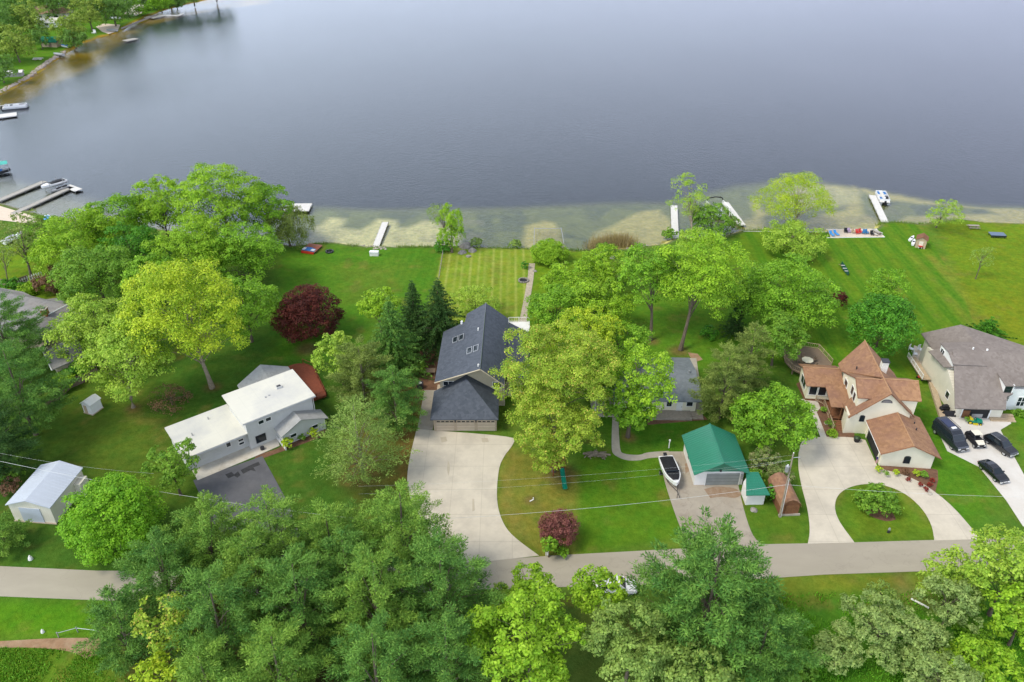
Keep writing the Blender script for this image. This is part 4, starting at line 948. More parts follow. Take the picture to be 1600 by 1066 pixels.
# main body: side walls
mb = MB(); mb.box(.9,10.8,6.9,20.2,0,4.9); mb.box(4.6,10.8,20.2,23.8,0,4.9); mb.build('wall', M['soffit'], r)
mb = MB(); mb.add([(.9,6.9,4.9),(10.8,6.9,4.9),(10.8,6.9,5.25),(7.3,6.9,7.95),(.9,6.9,5.2),(.9,7.05,4.9),(10.8,7.05,4.9),(10.8,7.05,5.25),(7.3,7.05,7.95),(.9,7.05,5.2)],[(0,1,2,3,4),(9,8,7,6,5)]+[(i,i+5,(i+1)%5+5,(i+1)%5) for i in range(5)]); mb.build('gable_wall', M['soffit'], r)
MB().shell([(.2,5.8,5.2),(7.2,5.0,8.2),(7.5,24.7,8.2),(4.3,23.4,6.85),(4.1,20.9,6.8),(.5,20.3,5.2)], [(0,1,2,3,4,5)], .16).build('roof', M['shingle_dark'], r)
MB().shell([(7.2,5.0,8.2),(10.7,5.0,5.3),(11.3,24.4,5.3),(7.5,24.7,8.2)], [(0,1,2,3)], .16).build('east_roof', M['shingle_dark'], r)
MB().shell([(10.75,9,5.1),(14.6,9,3.0),(14.9,23.6,3.0),(11.3,23.6,5.1)], [(0,1,2,3)], .15).build('porch_roof', M['shingle_dark'], r)
MB().box(10.85,14.2,9.4,23.3,0,2.8).build('porch_wall', M['soffit'], r)
MB().tube([(7.2,4.95,8.22),(7.5,24.75,8.22)], .09, 5).build('ridge_cap', M['carblack'], r)
mb = MB()
for a, b in (((.2,5.78,5.14),(7.2,4.98,8.14)),((7.2,4.98,8.14),(10.7,4.98,5.24))): mb.tube([a,b], .1, 4)
mb.build('rake_board', M['soffit'], r)
window(r,'S',2.2,6.9,3.9,1.5,.75,2); window(r,'S',9.6,6.9,3.6,1.2,.9,1)
def skylight(x, y, w=.85, l=1.7):
    z = lambda xx: 5.2+(xx-.35)*(3.0/6.9)
    mb = MB(); v = lambda x_,y_,d: (x_,y_,z(x_)+d)
    for (x0,x1,y0,y1) in ((x,x+w,y,y+.1),(x,x+w,y+l-.1,y+l),(x,x+.1,y+.1,y+l-.1),(x+w-.1,x+w,y+.1,y+l-.1)):
        mb.add([v(x0,y0,-.02),v(x1,y0,-.02),v(x1,y1,-.02),v(x0,y1,-.02),v(x0,y0,.14),v(x1,y0,.14),v(x1,y1,.14),v(x0,y1,.14)],[(0,3,2,1),(4,5,6,7),(0,1,5,4),(1,2,6,5),(2,3,7,6),(3,0,4,7)])
    s = mb.build('skylight', M['metal'], r)
    p = MB().add([v(x+.1,y+.1,.08),v(x+w-.1,y+.1,.08),v(x+w-.1,y+l-.1,.08),v(x+.1,y+l-.1,.08)],[(0,1,2,3)]); p.build('pane', M['glass'], s)
skylight(2.3,15.3); skylight(3.3,15.3); skylight(4.85,10.4); skylight(5.85,10.4)
vent(r,6.5,16.5,7.9); vent(r,6.9,6.0,8.1,.14,.3); vent(r,3.6,20.6,6.6,.2,.5)
dk = MB().box(11.3,14.9,24.0,27.2,2.85,3.0)
for x in (11.5,14.7): dk.box(x-.08,x+.08,26.9,27.06,0,2.85)
dk = dk.build('balcony', M['white'], r); railing(dk, [(11.3,24.0),(11.3,27.2),(14.9,27.2),(14.9,24.0)], 3.0)
# cooling unit and rack by that house
o = P(657,606); r = HW('cooling_unit', (o.x,o.y), 0, 'black cooling unit with a white fan disc beside the charcoal roofed house','air conditioner')
MB().box(-.45,.45,-.45,.45,0,.95).build('cabinet', M['dark_metal'], r); MB().disc((0,0),.25,.95,1.0,12).build('fan_cover', M['white_trim'], r)
o = P(672,585); r = HW('wood_table', (o.x,o.y), 0, 'dark wooden slatted table on the mulch behind the cooling unit','table')
MB().box(-.9,.9,-.6,.6,.75,.83).build('tabletop', M['wood'], r)
for x in (-.8,.8):
    for y in (-.5,.5): MB().box(x-.05,x+.05,y-.05,y+.05,0,.75).build('leg', M['wood'], r)
def fence(name, px, h, mat, label, rails=(.25,.8), post=1.8, solid=False, pw=.05, cat='fence', group=None):
    pts = W(px); c = pts[0]; r = empty(name, (c.x,c.y,0), 0, label, cat, group); pts = [p-c for p in pts]
    mb = MB()
    for a, b in zip(pts[:-1], pts[1:]):
        if solid:
            d = (b-a).normalized(); nn = Vector((-d.y,d.x,0))*.03
            mb.hull([tuple(a+nn),tuple(b+nn),tuple(b-nn),tuple(a-nn)], [tuple(q+Vector((0,0,h))) for q in (a+nn,b+nn,b-nn,a-nn)])
        else:
            for z in rails: mb.tube([a+Vector((0,0,z*h)), b+Vector((0,0,z*h))], .035, 4)
    mb.build('panel' if solid else 'rail', M[mat], r)
    for a, b in zip(pts[:-1], pts[1:]):
        n = max(1, int((b-a).length/post))
        for i in range(n+(1 if b is pts[-1] else 0)):
            q = a.lerp(b, i/n); MB().box(q.x-pw,q.x+pw,q.y-pw,q.y+pw,0,h+.06).build('post', M[mat], r)
    return r
fence('garden_fence', [(640,600),(650,566),(668,556)], .9, 'wood_tan', 'tan rail fence around the mulch bed left of the charcoal roof')
fence('rail_fence', [(686,436),(692,397)], .9, 'wood_grey', 'low grey post fence between two lawns near the lake', post=1.5)
fence('picket_fence', [(30,446),(66,432)], 1.1, 'white_trim', 'short white picket fence by the lawn at the left edge', post=.45)
fence('board_fence', [(75,640),(112,606),(155,588)], 1.6, 'wood', 'dark weathered board fence running below the chimneyed house', solid=True, post=2.4)
fence('hedge_fence', [(-40,440),(20,448),(45,440)], 1.4, 'wood', 'dark board fence behind the grey roof at the left edge', solid=True)
fence('wire_fence', [(92,996),(122,988),(156,992)], .8, 'metal', 'small metal rail at the edge of the bare dirt patch', rails=(.9,), post=3)

# --- grey cottage
r = HW('grey_cottage', (21.7,96.6), -1.5, 'small cottage with slate grey roof and cream front half hidden by a tree')
MB().gable(-5.4,6.4,.9,11.4,0,2.5,3.75,'x',6.5).build('wall', M['cream'], r)
MB().gable_roof(-6,7.0,0,12.0,2.7,4.0,'x',6.5).build('roof', M['shingle_slate'], r)
window(r,'S',2.3,.9,1.1,.75,1.05); door(r,'S',3.9,.9,.1,.9,2.0,'white_trim'); window(r,'S',5.4,.9,1.2,.9,.8)
dk = MB().box(-1,5.6,-1.2,.88,.0,.35).build('deck', M['wood_grey'], r)
steps(r,5.62,7.4,-.9,3,.35,'wood_grey','side_steps',.5)
MB().box(-9.5,-5.6,-.6,3.4,0,.3).build('porch', M['walk'], r)
MB().shell([(-9.2,.2,2.6),(-5.9,.2,2.6),(-5.9,3.4,2.9),(-9.2,3.4,2.9)],[(0,1,2,3)],.12).build('porch_roof', M['shingle_slate'], r)
for x in (-9,-6.1): MB().box(x-.07,x+.07,.35,.5,.3,2.5).build('porch_post', M['white_trim'], r)
vent(r,5.9,6,3.9,.14,.35,'metal')
o = P(1061,634); r = HW('patio_table', (o.x,o.y), 0, 'round reddish brown table on the cottage deck','table')
MB().disc((0,0),.6,1.05,1.12,16).build('tabletop', M['wood_brown'], r); MB().disc((0,0),.08,.35,1.05,8).build('leg', M['wood_brown'], r)
o = P(1073,637); r = HW('grill', (o.x,o.y), 0, 'black grill on the cottage deck beside the round table','grill')
MB().box(-.5,.5,-.3,.3,.95,1.2).build('lid', M['black'], r); MB().box(-.45,.45,-.28,.28,.35,.95).build('cart', M['dark_metal'], r)

# --- green garage, green shed, brown shed
r = HW('green_roof_garage', (24.5,80.6), 1, 'white garage with ribbed green metal gable roof and a grey front door','garage')
MB().gable(.3,6.9,.5,7.6,0,2.45,4.25,'y',3.6).build('wall', M['white'], r)
def ribbed(root, name, x0, x1, y0, y1, ze, zr, xr, ze2=None, step=.42):
    mb = MB().gable_roof(x0,x1,y0,y1,ze,zr,'y',xr,ze2,t=.1); n = int((y1-y0)/step); z2 = ze if ze2 is None else ze2
    for i in range(n+1):
        yy = y0+.03+(y1-y0-.06)*i/n; mb.tube([(x0+.01,yy,ze+.015),(xr,yy,zr+.015),(x1-.01,yy,z2+.015)], .024, 4)
    mb.tube([(xr,y0-.02,zr+.04),(xr,y1+.02,zr+.04)], .09, 5)
    return mb.build(name, M['roof_green'], root, fixn=False)
ribbed(r,'roof',-.1,7.5,-.3,8.1,2.55,4.55,3.65)
MB().add([(.3,.44,2.45),(6.9,.44,2.45),(3.6,.44,4.2),(.3,.5,2.45),(6.9,.5,2.45),(3.6,.5,4.2)],[(0,1,2),(5,4,3),(0,3,4,1),(1,4,5,2),(2,5,3,0)]).build('gable_panel', M['roof_green'], r)
d = garage_door(r,'S',4.1,.5,.03,4.5,2.05,'gdoor_grey',False)
mb = MB(); mb.box(1.7,1.84,.4,.5,0,2.2); mb.box(6.36,6.5,.4,.5,0,2.2); mb.box(1.7,6.5,.38,.5,2.2,2.34); mb.build('door_frame', M['white_trim'], r)
MB().box(3.5,3.75,.3,.43,2.5,2.8).build('gable_lamp', M['dark_metal'], r); MB().box(6.55,6.75,.3,.5,1.2,1.9).build('meter_box', M['metal'], r)
window(r,'W',.3,4.6,1.1,.8,.8)
r = HW('small_green_shed', (24.5,80.6), 1, 'small white lean-to shed with green metal roof beside the green garage','shed')
MB().prism([(6.35,-3.4),(8.75,-3.4),(8.4,-.2),(7.1,-.2),(6.35,-1.2)], 0, 2.05).build('wall', M['white'], r)
mb = MB().shell([(6.0,-3.9,2.2),(9.1,-3.9,2.2),(8.6,.1,2.62),(7.0,.1,2.62)],[(0,1,2,3)],.1)
for i in range(9): t = i/8; mb.tube([(6.0+3.1*t,-3.88,2.22),(7.0+1.6*t,.08,2.64)], .022, 4)
mb.build('roof', M['roof_green'], r, fixn=False)
r = HW('brown_shed', (34.75,75.3), 3, 'old wooden shed with brown shingle barrel shaped roof behind the utility pole','shed')
prof = [(0,1.55),(.15,2.05),(.75,2.65),(1.35,2.85),(1.95,2.65),(2.55,2.05),(2.7,1.55)]
f = [(0.12,.12,0)]+[(x*.93+.1,.12,z-.06) for x,z in prof]+[(2.58,.12,0)]
MB().hull(f, [(x,5.0,z) for x,_,z in f]).build('wall', M['wood_brown'], r)
V = [(x,y,z) for y in (-.12,5.2) for x,z in prof]
MB().shell(V, [(i,i+1,i+8,i+7) for i in range(6)], .09).build('roof', M['shingle_brown'], r)
MB().box(.75,1.95,.05,.11,.05,1.8).build('door', M['wood_brown'], r); MB().box(-.05,2.8,-.1,.1,0,.25).build('skid', M['walk'], r)
vent(r,1.35,2.6,2.85,.1,.2,'metal')

# --- brown roofed house
r = HW('brown_roof_house', (51.5,84.9), -6, 'cream house with many brown shingle gables, a prow roof and a side garage')
S_ = M['shingle_brown']
MB().gable(.1,7.1,.25,8.9,0,2.4,4.1,'y',3.6).build('garage_wall', M['cream'], r)
MB().gable_roof(-.4,7.75,-.35,8.9,2.5,4.3,'y',3.6,ze2=2.4).build('garage_roof', S_, r)
MB().gable(-1.8,5.5,7.3,11,0,4.2,7.45,'y',1.8,ze2=4.3).build('front_wall', M['cream'], r)
MB().shell([(-3.1,6.8,3.15),(1.8,6.8,7.8),(5.9,6.8,4.0),(-3.1,10.4,3.15),(1.8,10.9,7.8),(5.9,10.9,4.0)], [(0,1,4,3),(1,2,5,4)], .16).build('front_roof', S_, r)
MB().box(-1.7,5.2,11,16.3,0,4.6).build('rear_wall', M['cream'], r)
MB().shell([(-2.3,16.2,4.98),(1.8,10.9,7.8),(1.8,21.1,7.8),(-2.3,18.3,4.98),(5.7,10.9,5.05),(5.6,16.4,5.05)], [(0,1,2,3),(1,4,5,2)], .16).build('prow_roof', S_, r)
MB().hull([(-1.7,16.3,0),(5.2,16.3,0),(5.0,16.5,0),(1.8,19.6,0),(-1.6,17.8,0)],[(-1.7,16.3,4.8),(5.2,16.3,4.8),(5.0,16.5,4.8),(1.8,19.6,4.8),(-1.6,17.8,4.8)]).build('prow_wall', M['cream'], r)
# cross gable, west and east ends
MB().add([(-1.95,8.2,0),(-1.95,15.9,0),(-1.95,15.9,4.85),(-1.95,10.6,7.4),(-1.95,8.2,5.95),(1.8,8.2,0),(1.8,15.9,0),(1.8,15.9,4.85),(1.8,10.6,7.4),(1.8,8.2,5.95)],[(0,1,2,3,4),(9,8,7,6,5)]+[(i,i+5,(i+1)%5+5,(i+1)%5) for i in range(5)]).build('west_wall', M['cream'], r)
MB().shell([(-2.12,7.9,6.0),(-2.12,10.6,7.6),(-2.12,16.4,4.9),(1.6,7.9,6.0),(1.7,10.6,7.6),(1.5,16.4,4.9)], [(0,3,4,1),(1,4,5,2)], .15).build('west_roof', S_, r)
MB().add([(6.4,8.3,0),(6.4,13,0),(6.4,13,6.2),(6.4,10.8,7.35),(6.4,8.3,5.95),(1.8,8.3,0),(1.8,13,0),(1.8,13,6.2),(1.8,10.8,7.35),(1.8,8.3,5.95)],[(0,1,2,3,4),(9,8,7,6,5)]+[(i,i+5,(i+1)%5+5,(i+1)%5) for i in range(5)]).build('east_wall', M['cream'], r)
MB().shell([(6.8,8.0,6.0),(6.8,10.8,7.6),(6.2,13.2,6.35),(1.9,8.0,6.0),(1.85,10.8,7.6),(1.9,13.2,6.35)], [(0,1,4,3),(1,2,5,4)], .15).build('east_roof', S_, r)
for seg in ((((-3.1,6.78,3.1),(1.8,6.78,7.75)),((1.8,6.78,7.75),(5.9,6.78,3.95))),(((-.4,-.37,2.46),(3.6,-.37,4.26)),((3.6,-.37,4.26),(7.75,-.37,2.36))),(((-2.13,7.9,5.95),(-2.13,10.6,7.55)),((-2.13,10.6,7.55),(-2.13,16.3,4.88)))):
    mb = MB().tube([seg[0][0], seg[0][1], seg[1][1]], .085, 4); mb.build('rake_board', M['wood_brown'], r)
for x,y,z in ((5.6,4.5,3.4),(5.9,6.2,3.2),(-.6,15.2,6.3)): vent(r,x,y,z,.09,.35,'dark_metal')
MB().tube([(7.72,-.3,2.3),(7.72,8.8,2.3)], .07, 4).build('gutter', M['white_trim'], r); MB().tube([(-.38,-.3,2.42),(-.38,8.6,2.42)], .07, 4).build('gutter', M['white_trim'], r)
c = MB().box(2.15,3.05,13.2,14.1,5.5,8.9).build('chimney', M['white_brick'], r); MB().box(2.05,3.15,13.1,14.2,8.9,9.02).build('chimney_cap', M['dark_metal'], c)
mb = MB()
for a, b in (((3.6,-.35,4.32),(3.6,7.2,4.32)),((1.8,6.8,7.83),(1.8,21.1,7.83)),((-2.1,10.6,7.63),(1.8,10.6,7.63)),((1.8,10.8,7.63),(6.8,10.8,7.63)),((-7.7,17.8,4.33),(-2.1,17.8,4.33))): mb.tube([a,b], .09, 5)
mb.build('ridge_cap', surf('pale_brown_ridge', (.42,.25,.14), (.34,.19,.10), 2, .8, .2), r, fixn=False)
# half round gable vent and arched window
def arch(x, y, z, w, h, half=False):
    pts = [(x+w/2*math.cos(rad(a)), z+(w/2)*(.75 if half else .55)*math.sin(rad(a))+(0 if half else h)) for a in range(0,181,20)]
    if not half: pts = [(x+w/2,z)]+pts+[(x-w/2,z)]
    c = (x, z+(.2 if half else h*.5)); s = 1.18
    o2 = [((p[0]-c[0])*s+c[0], (p[1]-c[1])*s+c[1]) for p in pts]
    f = MB().hull([(p[0],y,p[1]) for p in o2],[(p[0],y-.07,p[1]) for p in o2]).build('arched_window', M['dark_metal'], r)
    MB().hull([(p[0],y-.07,p[1]) for p in pts],[(p[0],y-.09,p[1]) for p in pts]).build('pane', M['shingle_mid' if half else 'glass'], f)
arch(1.75,7.3,5.9,1.3,0,True); arch(3.6,.25,.8,.75,.9); arch(-1.0,7.3,2.3,.6,.8)
for i, (y, z, w, h) in enumerate(((14.0,3.8,1.3,1.0),(11.0,4.4,.95,1.4),(9.7,4.2,.85,1.4))): window(r,'W',-1.95,y,z,w,h,1,1)
door(r,'W',.1,7.3,.03,1.6,2.1,'cream'); 
d = MB().box(.0,.09,1.2,6.2,.05,2.05).build('bay_shade_panel', M['black'], r)  # black slab on the wall; its colour stands in for shade inside the garage
MB().box(-.1,.0,.7,1.0,0,2.3).build('garage_pier', M['cream'], r); MB().box(-.1,.0,6.3,6.6,0,2.3).build('garage_pier', M['cream'], r)
mb = MB().prism([(-3.2,7.1),(-1.8,7.3),(-1.8,9.3),(-3.0,9.3)],0,3.4); mb.build('entry_wall', M['cream'], r)
# sunroom
MB().box(-7.2,-1.96,14.7,19.7,.5,3.05).build('sunroom_wall', M['cream'], r)
MB().box(-7.1,-2,14.8,19.6,0,.5).build('sunroom_base', M['wood_brown'], r)
MB().gable_roof(-7.7,-1.9,14.1,20.2,3.3,4.3,'x',17.8,ze2=3.3).build('sunroom_roof', S_, r)
window(r,'W',-7.2,17.2,1.2,2.6,1.4,2)
for x in (-6.3,-4.9,-3.5): window(r,'S',x,14.7,1.3,1.1,1.5,1)
MB().shell([(-4.9,9.6,2.9),(-1.9,9.6,2.9),(-1.9,14.2,3.9),(-4.9,14.2,3.6)],[(0,1,2,3)],.12).build('porch_roof', S_, r)
mb = MB(); mb.box(-4.6,-1.9,9.9,14,.5,.62)
mb.build('porch_deck', M['wood_brown'], r)
for x in (-4.6,-3.2): MB().box(x-.08,x+.08,9.8,9.96,0,2.85).build('porch_post', M['wood_brown'], r)
steps(r,-4.4,-3.0,7.6,6,.6,'wood_brown')
railing(r,[(-4.6,7.4),(-4.6,13.6),(-5.6,14.6)],.3,1.0,'wood_tan','porch_railing')
MB().box(-1.85,-1.81,12.2,13.4,.6,2.6).build('entry_door', M['glass'], r)
# deck behind
dk = MB().prism([(-8.0,21.6),(-6.6,20.4),(-2.2,20.4),(-1.2,24),(-2.4,28.4),(-4.6,28.8),(-8.4,27.2),(-8.8,24)], 1.0, 1.2)
for x,y in ((-7.8,22),(-8.3,26.8),(-2.6,28)): dk.box(x-.1,x+.1,y-.1,y+.1,0,1.0)
dk = dk.build('deck', M['wood'], r)
railing(dk, [(-6.6,20.4),(-8.0,21.6),(-8.8,24),(-8.4,27.2),(-4.6,28.8),(-2.4,28.4),(-1.2,24)], 1.2, .95, 'wood_tan')
steps(dk,-1.1,.6,21.6,4,.9,'wood_tan','deck_stairs',.5)
def local(ang, org, x, y, z=0):
    a = rad(ang); return Vector((org[0]+x*math.cos(a)-y*math.sin(a), org[1]+x*math.sin(a)+y*math.cos(a), z))
q = local(-6,(51.5,84.9),-5.3,23.6,1.2)
t = empty('garden_table', q, 12, 'pale octagonal table on the weathered deck behind the brown roofed house', 'table')
MB().disc((0,0),.95,.68,.76,8).build('tabletop', M['cream'], t); MB().disc((0,0),.1,0,.68,8).build('leg', M['wood'], t)
for k in range(5):
    a = k*1.26+.4; q2 = q+Vector((1.45*math.cos(a),1.45*math.sin(a),0))
    if k == 0: ch0 = ch = empty('deck_chair', q2, math.degrees(a)-90, 'dark chair pulled up to the octagonal deck table', 'chair', 'chairs at the deck table')
    else: ch = copy_tree(ch0); ch.location = q2; ch.rotation_euler = (0,0,a-math.pi/2)
    if k == 0:
        MB().box(-.25,.25,-.25,.25,.4,.46).build('seat', M['wood'], ch); MB().box(-.25,.25,.2,.26,.46,.95).build('backrest', M['wood'], ch)
        for x in (-.22,.22):
            for y in (-.22,.22): MB().box(x-.02,x+.02,y-.02,y+.02,0,.4).build('leg', M['dark_metal'], ch)
q = local(-6,(51.5,84.9),-.1,.2)
t = empty('flag', (q.x-.1,q.y-.2,0), 0, 'small striped flag on a slanting staff at the garage corner', 'flag')
MB().tube([(0,0,1.2),(-.75,-.5,2.3)], .03, 5).build('staff', M['white_trim'], t)
mb = MB(); mb2 = MB()
for i in range(7):
    a = (-.35-.06*i,-.25-.04*i); z1 = 1.75+.085*i
    (mb if i % 2 == 0 else mb2).add([(a[0],a[1],z1-1.1),(a[0]-.06,a[1]-.04,z1-1.02),(a[0]-.06,a[1]-.04,z1),(a[0],a[1],z1-.08),(a[0],a[1]-.02,z1-1.1),(a[0]-.06,a[1]-.06,z1-1.02),(a[0]-.06,a[1]-.06,z1),(a[0],a[1]-.02,z1-.08)],[(0,1,2,3),(7,6,5,4),(0,4,5,1),(1,5,6,2),(2,6,7,3),(3,7,4,0)])
mb.build('red_stripes', M['red_plastic'], t); mb2.build('white_stripes', M['white_trim'], t)
MB().box(-.76,-.56,-.56,-.5,1.75,2.2).build('blue_canton', plain('navy',(.02,.03,.16)), t)

# --- taupe roofed house at right
r = HW('taupe_roof_house', (67.4,96.1), -3, 'large beige house with taupe shingle roof and an open garage at the right edge')
G_ = M['shingle_grey']
mb = MB().box(-.1,6.8,0,7,0,2.5); mb.build('garage_wall', M['beige'], r)
mb = MB(); mb.add([(-.25,.3,0),(-.25,13,0),(-.25,13,4.3),(-.25,10.2,4.9),(-.25,6,5.3),(-.25,.3,2.6)]+[(1.2,.3,0),(1.2,13,0),(1.2,13,4.3),(1.2,10.2,4.9),(1.2,6,5.3),(1.2,.3,2.6)],[(0,1,2,3,4,5),(11,10,9,8,7,6)]+[(i,i+6,(i+1)%6+6,(i+1)%6) for i in range(6)]); mb.build('west_wall', M['beige'], r)
mb = MB().box(.9,15,3.2,12,0,4.2); mb.build('wall', M['beige'], r)
MB().shell([(-1.2,-1.3,2.7),(6.2,-1.3,2.7),(6.9,.6,3.76),(7.9,1.0,3.98),(7.9,2.2,4.65),(15,2.2,4.65),(15,7.1,7.4),(.5,7.1,7.4),(.15,4.8,6.1)], [(0,1,2,3,4,5,6,7,8)], .16).build('front_roof', G_, r)
MB().shell([(-.9,5.6,5.45),(.3,5.0,5.85),(.3,10.3,5.85),(-1.2,10.6,5.1)], [(0,1,2,3)], .14).build('side_roof', G_, r)
MB().shell([(5.1,7.1,7.4),(5.1,15.3,7.4),(.2,17.0,4.5),(.2,10.2,4.5)], [(0,1,2,3)], .15).build('rear_roof', G_, r)
MB().shell([(5.1,7.1,7.4),(15,7.1,7.4),(12.5,10.6,6.0),(11.4,14.2,4.5),(11.4,17.0,4.5),(5.1,15.3,7.4)], [(0,1,2,3,4,5)], .15).build('rear_east_roof', G_, r)
MB().shell([(.2,17,4.52),(5.1,15.3,7.38),(11.4,17,4.52)], [(0,1,2)], .14).build('rear_hip', G_, r)
MB().box(.6,11,12,16,0,4.4).build('rear_wall', M['beige'], r)
w = MB().add([(.12,5.2,5.4),(.12,10.0,5.4),(.12,10.0,6.75),(.12,7.4,6.95),(.12,5.2,6.35),(4.6,5.2,5.4),(4.6,10.0,5.4),(4.6,10.0,6.75),(4.6,7.4,6.95),(4.6,5.2,6.1)],[(0,1,2,3,4),(9,8,7,6,5)]+[(i,i+5,(i+1)%5+5,(i+1)%5) for i in range(5)]).build('dormer_wall', M['white'], r)
MB().shell([(-.05,4.9,6.42),(-.05,7.2,7.2),(-.05,10.3,6.9),(5.1,4.9,6.3),(5.1,7.15,7.46),(5.1,10.3,7.3)],[(0,3,4,1),(1,4,5,2)],.1).build('dormer_roof', G_, r)
window(w,'W',.12,9.0,5.65,1.1,.8,2)
window(r,'W',-.25,3.2,1.3,1.0,1.1)
mb = MB(); mb.box(.9,4.8,-.05,.0,.05,2.1); d = mb.build('bay_shade_panel', M['black'], r)  # flat black panel painted as the dark interior, no real opening behind it
mb = MB(); mb.box(.7,.88,-.12,.0,0,2.3); mb.box(4.82,5.0,-.12,.0,0,2.3); mb.box(.7,5.0,-.12,.0,2.12,2.3); mb.build('door_frame', M['white_trim'], r)
MB().box(.95,2.0,-.1,-.055,.1,1.4).build('shelf', M['wood_brown'], r); MB().box(2.4,4.0,-.1,-.055,.1,.8).build('workbench', M['metal'], r)
# recessed balcony window
MB().box(6.5,7.6,1.2,3.6,3.7,5.3).build('bay_wall', M['white'], r)
window(r,'S',7.05,1.2,4.15,.85,1.0,1,2,'dark_metal')
MB().shell([(6.35,1.0,5.4),(7.75,1.0,5.4),(7.75,4.0,5.75),(6.35,4.0,5.75)],[(0,1,2,3)],.1).build('bay_roof', G_, r)
MB().box(7.62,7.78,1.1,4.6,2.5,5.45).build('white_fin_wall', M['white'], r)
mb = MB().box(8.2,15,2.4,3.2,0,3.9); mb.build('east_wall', M['white'], r)
window(r,'S',10.8,2.4,.8,1.7,1.6,3,2); window(r,'S',13.2,2.4,.8,1.7,1.6,3,2)
steps(r,5.1,8.8,-.8,3,.45,'wood_tan','porch_steps',.5)
for x in (3.9,): vent(r,x,7.9,7.3); vent(r,5.9,7.6,7.3,.15,.35)
MB().box(-1.9,-.5,8.5,15,.9,1.05).build('side_deck', M['wood_tan'], r)
railing(r,[(-1.9,15),(-1.9,8.5)],1.05,.9,'white_trim','side_railing')
# wooden ramp along the west wall
rr = W([(1444,580),(1452,578),(1476,655),(1468,657)]); c = rr[0]
o = MB().hull([(p.x-c.x,p.y-c.y,0) for p in rr],[(p.x-c.x,p.y-c.y,.45) for p in rr]).build('wooden_ramp', M['wood_tan']); o.location = (c.x,c.y,0)
tag(o,'long tan plank walkway beside the beige side wall above the dark van','walkway')

# --- far shore buildings
def far_house(px, w, d, h, zr, ang, wall, roof, label, cat='house', axis='x', name='far_house'):
    p = P(*px); r = empty(name, (p.x,p.y,0), ang, label, cat)
    MB().gable(-w/2,w/2,-d/2,d/2,0,h,zr,axis).build('wall', M[wall], r)
    e = .5; k = (zr-h)/((d if axis=='x' else w)/2)*e
    MB().gable_roof(-w/2-e,w/2+e,-d/2-e,d/2+e,h-k+.1,zr+.1,axis).build('roof', M[roof], r)
    return r
r = far_house((88,28), 15,12,3.2,5.8,12,'cream','roof_tan','far house with tan shingle roof and pale trim between trees')
for x in (-5,-1.5,2,5.5): window(r,'S',x,-6,1.0,1.3,1.3)
r = far_house((78,41), 9,6,2.2,3.6,8,'white','roof_white','low white roofed far cottage below the tan roofed house',name='far_cottage'); window(r,'S',0,-3,.8,1.4,1)
r = far_house((83,72), 6.6,4.6,2.3,3.7,-6,'wood_tan','roof_green_far','tiny far boathouse with green metal roof by the seawall','boathouse',name='boathouse'); door(r,'S',.3,-2.3,.1,1.4,1.9,'wood')
r = far_house((96,10), 12,9,3.5,6,20,'white','roof_far','far white house half hidden behind dark trees')
r = far_house((216,3), 14,10,3.6,6.2,10,'grey_white','roof_far','far grey house above the stone terrace at the top edge')
for x in (-4,0,4): window(r,'S',x,-5,1,1.6,1.4)
r = far_house((157,17), 7,7,3.2,5,10,'white','roof_far','far white house glimpsed between trees above the little beach')

# ------------------------------------------------------------------ docks
def dock(a, b, w, mat, label, name='dock', legs=True, z=.05, group=None, extra=None):
    A = P(a[0],a[1],z); B = P(b[0],b[1],z); d = B-A; L = d.length
    r = empty(name, (A.x,A.y,0), math.degrees(math.atan2(d.y,d.x))-90, label, 'dock', group)
    mb = MB().box(-w/2,w/2,0,L,z-.12,z)
    mb.box(-w/2-.03,-w/2,0,L,z-.25,z+.03); mb.box(w/2,w/2+.03,0,L,z-.25,z+.03)
    if extra: mb.box(*extra, z-.12, z+.004)
    mb.build('deck_planks', M[mat], r)
    if legs:
        n = max(2, int(L/3))
        for i in range(1, n+1):
            for s in (-1,1): MB().disc((s*(w/2+.07), L*i/n-.1), .05, -1.6, z+.25, 6).build('dock_post', M['metal'], r)
    return r
dock((587,385),(602,347),1.35,'dock_white','narrow pale dock slanting into the sandy shallows left of the willow')
dock((1055,372),(1053,321),1.5,'dock_white','straight white dock pointing out beside the tall airy tree')
dock((1383,347),(1363,305),1.5,'dock_white','white dock with the pontoon boat moored on its right')
dock((1160,352),(1133,316),1.5,'dock_white','short dock right of the canopy boat lift')
dock((-60,337),(70,283),1.7,'dock_grey','upper left grey dock running parallel to the speedboat')
dock((20,334),(112,292),1.5,'dock_grey','lower left dock ending under the speedboat lift')
dock((104,290),(123,297),1.8,'dock_white','short cross section of dock right of the speedboat')
dock((-40,170),(14,164),1.2,'dock_grey','far left walkway leading to the pale pontoon boat')
dock((-20,184),(26,178),4.0,'dock_white','wide pale floating platform at the left edge below the pontoon boat','swim_platform')
dock((462,330),(468,318),6.0,'dock_white','white platform end peeking out behind the dark drooping evergreen','swim_platform')
dock((250,24),(280,24),1.3,'dock_white','far thin dock running right from the moored raft')
dock((276,25),(286,21),1.6,'dock_white','bent end of the far thin dock')
dock((194,64),(213,60),3.2,'dock_grey','far floating raft out on the dark water','raft')
dock((232,28),(250,24),6.0,'dock_grey','square far raft beside the stone terrace','raft')
